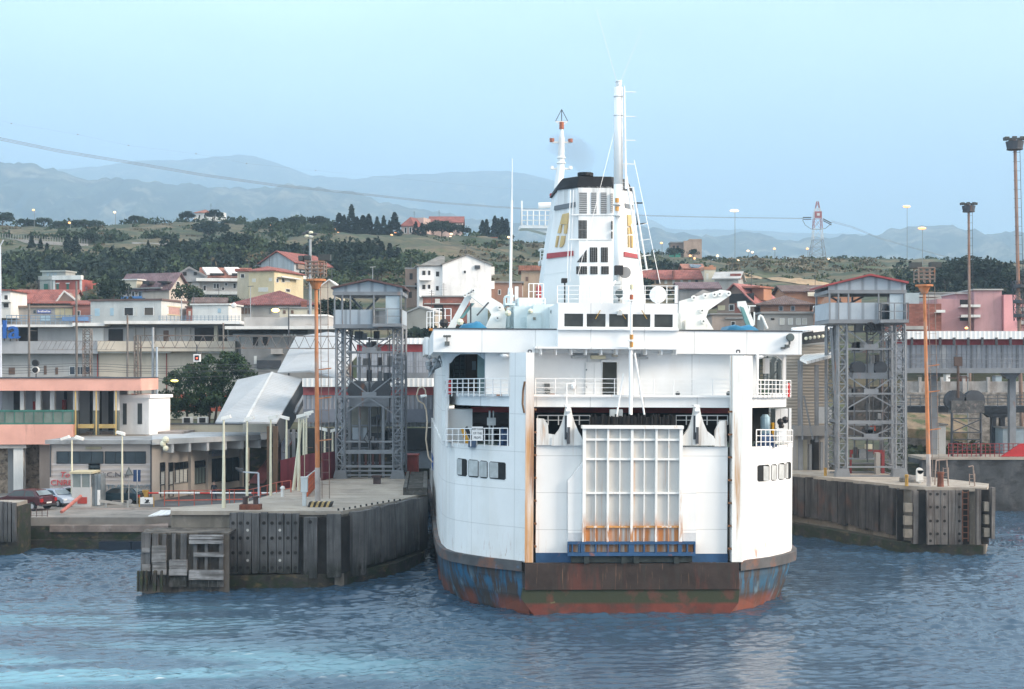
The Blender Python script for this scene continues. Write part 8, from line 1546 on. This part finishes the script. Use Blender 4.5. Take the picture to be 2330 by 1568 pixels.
# ---------------------------------------------------------------- pylon and power lines
pd=540; o=thing('pylon', (X(1860,pd),pd,TZ1(X(1860,pd),pd)), 'red and white lattice power pylon on the right ridge', 'pylon'); zb=o.location.z; px_=X(1860,pd)
PR=mat('pylon_red',(.33,.11,.11),.6); PW_=mat('pylon_white',(.6,.6,.6),.6); PG=mat('pylon_grey',(.24,.25,.27),.6)
prof=[(612,20),(546,11),(520,9.5),(498,8.5),(484,7.5),(474,4.5),(459,2)]; ms=[PG,PW_,PR,PW_,PW_,PR]
for (y0,w0),(y1,w1),m in zip(prof,prof[1:],ms):
    g=MB(); k=max(1,int(abs(y0-y1)/14))
    for j in range(k):
        ya,yb_=y0+(y1-y0)*j/k,y0+(y1-y0)*(j+1)/k; wa,wb=(w0+(w1-w0)*j/k)*pd/F,(w0+(w1-w0)*(j+1)/k)*pd/F
        ca=[Vector((px_+i*wa,pd+jj*wa,Z(ya,pd) if j or y0<612 else zb-1)) for i,jj in ((-1,-1),(1,-1),(1,1),(-1,1))]; cb=[Vector((px_+i*wb,pd+jj*wb,Z(yb_,pd))) for i,jj in ((-1,-1),(1,-1),(1,1),(-1,1))]
        for q in range(4): g.bar(ca[q],cb[q],.16); g.bar(ca[q],cb[(q+1)%4],.08); g.bar(ca[(q+1)%4],cb[q],.08); g.bar(cb[q],cb[(q+1)%4],.08)
    g.build('lattice', m, o)
MB().box(px_-1.3,px_+1.3,pd-1.5,pd-1.3,Z(497,pd),Z(482,pd)).build('target_plate', PR, o); MB().box(px_-.5,px_+.5,pd-1.6,pd-1.5,Z(492,pd),Z(486,pd)).build('target_centre', PW_, o)
for x0,x1,y0,y1 in ((1827,1846,495,500),(1873,1892,498,508)): MB().bar(P(x0,y0,pd),P(x1,y0 if x0<1850 else y1,pd),.35).bar(P(x0,y0+4,pd),P(x1,(y0 if x0<1850 else y1)+4,pd),.3).build('insulator', GREYDK, o)
MB().path([P(1826,500,pd),P(1832,512,pd),P(1845,521,pd),P(1860,523,pd),P(1878,520,pd),P(1890,510,pd)],.1,4).build('jumper', GREYDK, o)
def power(label, pts, d0, d1, r0, offs, par=None):
    o=thing('power_line', P(pts[0][0],pts[0][1],d0), label, 'power line')
    for off in offs:
        n=len(pts); x0,x1=pts[0][0],pts[-1][0]; q=[]
        for x,y in pts: t=(x-x0)/(x1-x0); dd=1/((1-t)/d0+t/d1); q.append(P(x,y+off*(1-t*.8),dd))
        MB().path(q,r0,4).build('cable', mat('cable_grey',(.16,.18,.21),.6), o)
    return o
power('thick bundle of power cables sagging across the sky from top left to the pylon', [(-80,303),(0,316),(136,344),(303,371),(454,397),(631,422),(807,440),(1009,462),(1161,473),(1330,484),(1480,491),(1650,495),(1828,497)], 260, pd, .045, (-3,0,3))
ob_=power('faint earth wire with small dark marker balls high across the left sky', [(-60,258),(26,281),(177,306),(292,331),(446,350),(561,372),(718,388),(1100,425),(1480,452),(1857,462)], 240, pd, .007, (0,))
for x,y in ((26,281),(177,306),(292,331),(446,350),(561,372),(718,388)):
    t=(x+60)/(1857+60); dd=1/((1-t)/240+t/pd); MB().sphere(P(x,y,dd),.09,8).build('marker_ball', RB, ob_)
power('pair of power cables running down from the pylon to the dark tree at right', [(1892,504),(1937,516),(1998,541),(2073,563),(2156,585),(2300,615)], pd, 620, .05, (-1.5,1.5))
# ================================================================ vegetation
def leaf_mat(name, c0, c1):
    if name in MATS: return MATS[name]
    m=bpy.data.materials.new(name); m.use_nodes=True; MATS[name]=m; N=m.node_tree.nodes; lk=m.node_tree.links.new; b=N['Principled BSDF']; b.inputs['Roughness'].default_value=.75; b.inputs['Specular IOR Level'].default_value=.25
    ge=N.new('ShaderNodeNewGeometry'); no=N.new('ShaderNodeTexNoise'); no.inputs['Scale'].default_value=.35; no.inputs['Detail'].default_value=3; lk(ge.outputs['Position'],no.inputs['Vector']); oi=N.new('ShaderNodeObjectInfo')
    ad=N.new('ShaderNodeMath'); ad.operation='ADD'; lk(no.outputs['Fac'],ad.inputs[0]); ml=N.new('ShaderNodeMath'); ml.operation='MULTIPLY_ADD'; ml.inputs[1].default_value=.5; ml.inputs[2].default_value=-.25; lk(oi.outputs['Random'],ml.inputs[0]); lk(ml.outputs[0],ad.inputs[1])
    rr=N.new('ShaderNodeMath'); rr.operation='MULTIPLY_ADD'; rr.inputs[1].default_value=.16; rr.inputs[2].default_value=-.08; lk(ge.outputs['Random Per Island'],rr.inputs[0]); a2=N.new('ShaderNodeMath'); a2.operation='ADD'; lk(ad.outputs[0],a2.inputs[0]); lk(rr.outputs[0],a2.inputs[1])
    mr=N.new('ShaderNodeMapRange'); mr.inputs[1].default_value=.2; mr.inputs[2].default_value=.85; lk(a2.outputs[0],mr.inputs[0]); mx=N.new('ShaderNodeMix'); mx.data_type='RGBA'; mx.inputs[6].default_value=(*c0,1); mx.inputs[7].default_value=(*c1,1); lk(mr.outputs[0],mx.inputs[0]); lk(mx.outputs[2],b.inputs['Base Color']); return m
LCY=leaf_mat('cypress_leaves',(.008,.018,.014),(.022,.038,.026)); LRD=leaf_mat('broad_leaves',(.016,.034,.018),(.052,.076,.034)); LDK=leaf_mat('dark_tree_leaves',(.008,.019,.013),(.022,.040,.021)); LPN=leaf_mat('pine_leaves',(.018,.042,.020),(.060,.10,.042)); LSC=leaf_mat('scrub_leaves',(.018,.035,.018),(.085,.095,.04)); LDRY=leaf_mat('dry_shrub',(.09,.075,.045),(.16,.13,.075))
BARK=mat('bark',(.09,.07,.055),.95,.3,2)
def leaf_quads(C, s, r):
    """C: n x 3 centres -> verts, faces"""
    n=len(C); a=r.normal(size=(n,3)); a/=np.linalg.norm(a,axis=1)[:,None]; b=np.cross(a,r.normal(size=(n,3))); b/=np.linalg.norm(b,axis=1)[:,None]; sz=(s*r.uniform(.6,1.4,n))[:,None]
    V=np.stack([C-a*sz-b*sz*.6,C+a*sz-b*sz*.6,C+a*sz+b*sz*.6,C-a*sz+b*sz*.6],1).reshape(-1,3); return V
def quad_mesh(name, V, m):
    n=len(V)//4; me=bpy.data.meshes.new(name); me.vertices.add(n*4); me.vertices.foreach_set('co',V.astype(np.float32).ravel()); me.loops.add(n*4); me.loops.foreach_set('vertex_index',np.arange(n*4,dtype=np.int32)); me.polygons.add(n); me.polygons.foreach_set('loop_start',(np.arange(n)*4).astype(np.int32)); me.update(calc_edges=True); me.materials.append(m); return me
def crown_pts(kind, r, n):
    P_=[]
    if kind=='cypress':
        t=r.beta(1.1,1.3,n); rad=.17*np.power(1-t,.85)*np.minimum(1,.35+t/.18)*(1+.22*np.sin(t*23+r.random()*6)); a=r.random(n)*6.283; q=np.sqrt(r.uniform(.35,1,n)); return np.stack([np.cos(a)*rad*q,np.sin(a)*rad*q,t*.95+.05],1)
    k=26 if kind=='round' else 34
    cs=[]
    for i in range(k):
        v=r.normal(size=3); v/=np.linalg.norm(v); v[2]=abs(v[2])*.9-.15; cs.append((v*r.uniform(.22,.40)*np.array([1.15,1.15,.8])+np.array([0,0,.60]), r.uniform(.10,.21)))
    for i in range(n):
        c,rr=cs[i%k]; v=r.normal(size=3); v/=np.linalg.norm(v); P_.append(c+v*rr*r.uniform(.55,1)**.5*np.array([1.1,1.1,.8]))
    return np.array(P_)
def proto(kind, m, seed, n, s):
    r=np.random.default_rng(seed); return quad_mesh('crown', leaf_quads(crown_pts(kind,r,n),s,r), m)
TRUNK={}
def trunk_mesh(kind):
    if kind not in TRUNK:
        g=MB(); h=.12 if kind=='cypress' else .5; g.tube((0,0,-.03),(0.01,0,h),.022 if kind!='cypress' else .02,.013,n=6)
        if kind!='cypress':
            for a in range(5): q=a*1.3; g.tube((.01,0,h*.6+a*.02),(math.cos(q)*.25,math.sin(q)*.25,.62+.04*a),.011,.004,n=5)
        o3=Vector(); me=bpy.data.meshes.new('trunk'); me.from_pydata([tuple(v) for v in g.v],[],g.f); me.materials.append(BARK); TRUNK[kind]=me
    return TRUNK[kind]
CY=[proto('cypress',LCY,i,1100,.022) for i in range(3)]; RD=[proto('round',LRD,10+i,1300,.030) for i in range(3)]; DK=[proto('round',LDK,20+i,1300,.030) for i in range(3)]
def tree(kind, px, yb, yt, d, protos, label, cat, group, wid=1.0, gz=None, name=None):
    if kind=='cypress': wid*=1.5
    x=X(px,d); g0=TZ1(x,d) if gz is None else gz; zb=min(g0, Z(yb,d)); h=Z(yt,d)-zb
    o=thing(name or ('cypress_tree' if kind=='cypress' else 'tree'), (x,d,zb-.1), label, cat, group); o.scale=(h*wid,h*wid,h); o.rotation_euler=(0,0,random.random()*6.28)
    for nm,me in (('trunk',trunk_mesh(kind)),('crown',random.choice(protos))): c=bpy.data.objects.new(nm,me); COL.objects.link(c); c.parent=o
    return o
def sidew(px): return 'far left' if px<250 else 'left' if px<600 else 'left of centre' if px<950 else 'centre' if px<1300 else 'right'
gC='cypress trees on the hillside'
cyp=[(800,548,464,505,.95,'tallest pointed cypress in the ridge grove'),(772,548,484,507,1.5,'broad blunt cypress at the left end of the ridge grove'),(783,548,488,503,1.2,'blunt cypress second in the ridge grove'),(812,550,492,500,1.3,'cypress just right of the tallest ridge cypress'),(826,550,489,503,1.6,'bushy cypress in the middle of the ridge grove'),(839,550,486,507,1.3,'pointed bushy cypress before the gap of the ridge grove'),(858,550,492,505,1.1,'slim cypress right of the middle of the ridge grove'),(873,550,490,503,1.0,'narrow cypress near the right end of the ridge grove'),(886,550,500,500,1.0,'lowest cypress of the ridge grove'),(898,550,482,498,1.3,'tall full cypress at the right end of the ridge grove beside the pink villa'),
 (946,546,503,505,1.2,'small cypress before the pink villa facade'),(960,546,506,503,1.4,'rounder cypress right of the one before the pink villa'),(1098,536,500,525,1.2,'cypress at the left of the group by the thin white mast'),(1107,536,498,525,1.1,'cypress second in the group by the thin white mast'),(1126,538,490,530,1.0,'tall cypress just left of the thin white mast'),(1134,538,496,528,1.0,'cypress touching the thin white mast'),(1142,538,493,530,1.1,'cypress under the ferry lookout platform, left one'),(1152,538,497,528,1.3,'cypress under the ferry lookout platform, right one'),
 (72,612,536,405,1.1,'cypress on the far left bank, first of four'),(92,614,542,402,.9,'slim cypress on the far left bank, second of four'),(107,620,552,398,1.0,'short cypress on the far left bank, third of four'),(155,604,530,408,1.2,'dark cypress of the left pair under the yellowish lamp'),(172,602,534,405,1.2,'cypress right of the left pair under the yellowish lamp'),(399,585,533,415,1.3,'cypress at the left edge of the middle bank wood'),(418,585,543,413,1.2,'cypress inside the middle bank wood'),(337,570,545,420,1.0,'small cypress on the bank before the fields'),(838,612,540,385,1.5,'cypress on the bank above the long red roof, left'),(868,615,548,383,1.4,'cypress on the bank above the long red roof, middle'),(887,620,552,380,1.4,'cypress on the bank above the long red roof, right'),(905,625,562,378,1.3,'low cypress on the bank left of the big white apartment house'),(925,628,570,376,1.2,'lowest cypress on the bank left of the big white apartment house')]
for px,yb,yt,d,w,l in cyp: tree('cypress',px,yb,yt,d,CY,l,'cypress',gC,w)
gR='broad trees on the hill'
rd=[(5,525,478,540,1.4,DK,'greyish round tree at the left edge on the ridge'),(60,518,495,552,2,RD,'low bushy tree left of the first ridge lamp'),(100,512,493,556,1.6,RD,'round ridge tree between the first two lamps'),(135,520,500,550,1.8,RD,'wide low ridge tree under the yellowish lamp'),(185,512,496,555,1.8,RD,'pale ridge tree left of the tall lamp'),(215,520,499,550,1.7,RD,'ridge tree just left of the tall lamp'),(308,515,487,552,1.35,DK,'biggest round tree on the left ridge'),(350,512,503,556,2.5,RD,'low hedge tree right of the biggest left ridge tree'),(425,512,477,550,1.1,DK,'dark tree left of the white ridge villa'),(487,505,473,545,1.0,DK,'pointed dark tree in front of the white ridge villa'),(482,560,497,480,1.4,DK,'large dark tree below the white ridge villa'),(515,512,498,552,1.8,RD,'small ridge tree right of the white ridge villa'),(545,514,500,553,2.0,RD,'low ridge tree before the dip in the ridge'),(617,520,490,545,1.1,DK,'small round tree above the middle lamps'),(668,530,490,540,1.6,DK,'wide round tree crown right of the middle lamps'),(640,535,500,535,1.5,RD,'round tree left of the wide crown'),(690,548,515,515,2.0,DK,'dark tree behind the floodlight cluster'),(724,532,486,535,1.0,DK,'two stepped dark tree left of the cypress grove'),(740,545,503,525,1.6,RD,'bushy tree at the foot of the cypress grove'),
 (205,565,525,440,1.5,DK,'round dark tree on the far left bank'),(1005,548,496,515,1.2,DK,'large dark tree right of the villas'),(1040,550,505,510,1.3,DK,'dark tree left of the pink row house'),(985,548,500,512,1.1,DK,'dark tree between the two villas'),(660,652,610,300,1.4,RD,'x'),(835,640,585,330,1.5,RD,'leafy tree on the slope right of the grey gabled house'),(868,640,590,325,1.3,RD,'leafy tree behind the left lift tower roof'),(428,690,636,258,.8,RD,'leafy tree between purple roofed house and apartment house'),(515,690,665,255,1.4,RD,'bush under the apartment house balconies'),(258,682,622,255,.75,DK,'dark tree left of the purple roofed house'),(205,690,664,262,.9,RD,'brownish bush right of the red signal house'),(765,718,668,225,1.3,DK,'dark tree behind the left lift tower'),(705,716,700,226,2.2,DK,'dark hedge tree at the station wing roof'),(1010,745,715,205,1.2,DK,'dark tree left of the ferry davits'),
 (1535,590,560,515,1.3,DK,'dark tree left of the tan concrete block'),(1578,592,563,505,.9,DK,'small dark tree before the tan concrete block'),(1615,598,580,505,1.8,RD,'round bush right of the tan concrete block'),(1810,615,600,480,1.5,DK,'dark bush left of the pylon'),(2015,614,602,480,1.5,RD,'bush right of the pylon'),
 (2175,660,585,330,1.3,DK,'left part of the big dark tree mass at right, lower crown'),(2215,660,572,335,1.35,DK,'tallest big dark tree at right behind the floodlight tower'),(2255,660,580,330,1.2,DK,'right shoulder of the big dark trees at right'),(2300,660,603,325,1.3,DK,'lower dark tree near the right edge'),(2335,660,608,320,1.3,DK,'dark tree cut by the right edge'),(2150,660,612,322,1.5,DK,'low dark tree left of the big dark trees'),(2090,662,625,318,1.8,LRD and RD,'bushy tree behind the right orange mast cage'),(1990,640,618,350,1.8,RD,'bushy tree left of the right orange mast cage')]
for px,yb,yt,d,w,pr,l in rd:
    if l!='x': tree('round',px,yb,yt,d,pr,l,'tree',gR,w)
# big round tree by the station
r=np.random.default_rng(77); tw=thing('round_tree', P(470,945,160)*1.0, 'big dark green round tree with several trunks before the station', 'tree'); tw.location.z=ZE; ORG[tw.name]=Vector(tw.location)
cl=[]; 
for i in range(130):
    px,py=None,None
    while True:
        px,py=r.uniform(358,580),r.uniform(806,943)
        ok=((px-508)/72)**2+((py-868)/62)**2<1 or ((px-440)/62)**2+((py-885)/52)**2<1 or ((px-400)/42)**2+((py-900)/40)**2<1 or ((px-475)/90)**2+((py-905)/36)**2<1
        if ok: break
    cl.append((px,py,r.uniform(-3.2,3.2)))
V=[]
for px,py,o in cl:
    c=np.array(P(px,py,160+o)); n=150; v=r.normal(size=(n,3)); v/=np.linalg.norm(v,axis=1)[:,None]; pts=c+v*(r.uniform(.25,1,(n,1))**.5)*r.uniform(.5,.9)*np.array([1,1,.75]); V.append(leaf_quads(pts,.10,r))
V=np.concatenate(V)-np.array(tw.location); c=bpy.data.objects.new('crown',quad_mesh('crown',V,LPN)); COL.objects.link(c); c.parent=tw
for px,dx in ((428,-6),(475,4),(488,8),(510,14),(545,30)):
    g=MB(); b=P(px,0,160); b.z=ZE; q=P(px+dx,905,160); g.tube(b,q,.16,.09,n=7); q2=P(px+dx*1.6,870,160.5); g.tube(q,q2,.09,.05,n=6); g.build('trunk',BARK,tw)
# scrub and woods on the bank, past counting
def scrub(name, regions, n, m, s, seed, kind='stuff'):
    r=np.random.default_rng(seed); V=[]
    for (x0,x1,d0,d1,dens,h,w) in regions:
        k=int(n*dens)
        for i in range(k):
            d=r.uniform(d0,d1); px=r.uniform(x0,x1); x=X(px,d); z=TZ1(x,d); hh=h*r.uniform(.5,1.4); ww=w*r.uniform(.6,1.4); q=int(36*max(.6,hh/2.2)); v=r.normal(size=(q,3)); v/=np.linalg.norm(v,axis=1)[:,None]; v[:,2]=np.abs(v[:,2])
            pts=np.array([x,d,z-.2])+v*(r.uniform(.4,1,(q,1))**.5)*np.array([ww,ww,hh]); V.append(leaf_quads(pts,s,r))
    o=bpy.data.objects.new(name,quad_mesh(name,np.concatenate(V),m)); COL.objects.link(o); o['kind']=kind; return o
scrub('bank_scrub',[(-420,780,405,548,.10,1.3,1.8),(-420,760,325,388,.62,2.8,2.6),(380,640,375,400,.3,3.6,2.8),(-60,72,255,330,.07,2.6,2.2),(200,330,255,330,.10,2.6,2.2),(760,1000,300,400,.2,2.6,2.4),(1000,1260,330,500,.10,2.0,2.2)],420,LRD,.42,5)
scrub('dark_bank_scrub',[(1240,1560,280,400,.30,2.8,2.4),(-420,-40,240,330,.25,2.8,2.4),(2330,2700,230,330,.25,3,2.6),(-420,700,330,382,.75,3.2,2.6),(380,560,378,402,.4,4.2,2.6),(60,360,314,345,.3,3.2,2.5),(620,860,345,392,.22,3.8,2.6),(2050,2750,300,400,.55,3.6,3.0)],420,LDK,.42,6)
scrub('field_hedges',[(-420,780,548,562,.35,2.6,3.0),(-60,400,440,460,.12,2.2,2.4),(560,760,470,500,.08,2.6,2.6),(1260,2700,548,562,.24,1.4,2.6)],420,LRD,.46,8)
scrub('dry_scrub',[(-420,780,405,548,.30,.7,2.2),(700,960,300,380,.16,1.6,2.2),(1650,2000,380,520,.35,1.1,2.6),(480,640,330,385,.12,2.6,2.6),(1040,1500,300,470,.34,1.2,2.4),(200,330,262,300,.12,1.5,2.0),(84,190,303,312,.05,1.6,2.0)],420,LDRY,.36,9)
scrub('right_slope_scrub',[(1260,2000,430,560,.24,1.4,2.2),(1560,2700,300,430,.24,1.8,2.4),(2060,2400,156,185,.22,1.0,.9)],420,LSC,.36,10)
# hill road with wall and low building
o=struct(MB().prism([P(700,548,470),P(735,536,480),P(770,534,485),P(775,540,470)],(0,0,-.3)).build('hill_road',mat('pale_road',(.33,.32,.31))))
w=thing('road_barrier', P(720,545,470), 'pale guard wall along the middle hill road', 'guard wall'); MB().prism([P(700,549,465),P(738,536,472),P(850,545,468),P(850,549,468),P(738,540,472),P(700,553,465)],(0,.3,0)).build('wall',mat('pale_road',()),w)
w=thing('road_barrier', P(120,553,425), 'grey fence wall with posts along the far left hill road', 'guard wall'); g=MB(); g.prism([P(-10,541,425),P(200,555,428),P(200,562,428),P(-10,549,425)],(0,.3,0)); g.build('wall',mat('pale_road',()),w); g=MB(); [g.bar(P(x,555-(200-x)*.067,424.6),P(x,541-(200-x)*.067+4,424.6),.12) for x in range(0,200,6)]; g.build('fence_posts'[:10],PLGD,w)
w=thing('road_barrier', P(350,560,428), 'pale guard rail along the hill road left of the cypresses', 'guard wall'); MB().prism([P(300,551,430),P(452,556,430),P(452,560,430),P(300,555,430)],(0,.3,0)).build('wall',mat('pale_road',()),w)
o=thing('white_car', P(1018,547,478), 'tiny white van parked on the hill road right of the villas', 'van'); a=P(1011,549,478); c=P(1029,540,478); MB().prism([(a.x,478,a.z),(c.x,478,a.z),(c.x,478,c.z-.4),(c.x-.5,478,c.z),(a.x+.9,478,c.z),(a.x+.3,478,a.z+.8)],(0,1.8,0)).build('body',PLWW,o); MB().box(a.x+1.0,c.x-.8,477.95,478,a.z+.75,c.z-.15).build('side_window',BLACK,o); [MB().tube((x,477.9,a.z+.1),(x,478.1,a.z+.1),.33,n=10).build('wheel',BLACK,o) for x in (a.x+.6,c.x-.5)]
o=thing('road_sign', P(1949,600,500), 'small green road sign on the right ridge', 'road sign'); a=P(1942,600,500); c=P(1956,590,500); MB().box(a.x,c.x,500,500.1,a.z,c.z).build('plate',mat('sign_green',(.03,.22,.12)),o); MB().box(X(1949,500)-.1,X(1949,500)+.1,500.1,500.2,a.z-3,a.z).build('post',GREYDK,o)
# bare earth track on the right slope
V=[];n=24
pts=[(1640+i*11, 628+ (i*.6 if i<8 else 4.8+(i-8)*1.6)) for i in range(n)]
def gd(px,y):
    for d in np.arange(280,560,2):
        if Z(y,d)<=TZ1(X(px,d),d): return d
    return 540
vs=[];fs=[]
for i,(x,y) in enumerate(pts):
    d=gd(x,y); xx=X(x,d)
    for k,dd in enumerate((-3.5,3.5)): vs.append((xx,d+dd,TZ1(xx,d+dd)+.25))
me=bpy.data.meshes.new('dirt_track'); me.from_pydata(vs,[],[(2*i,2*i+2,2*i+3,2*i+1) for i in range(n-1)]); me.materials.append(mat('dry_earth',(.36,.25,.15),.95,.2,.2)); o=bpy.data.objects.new('dirt_track',me); COL.objects.link(o); struct(o)
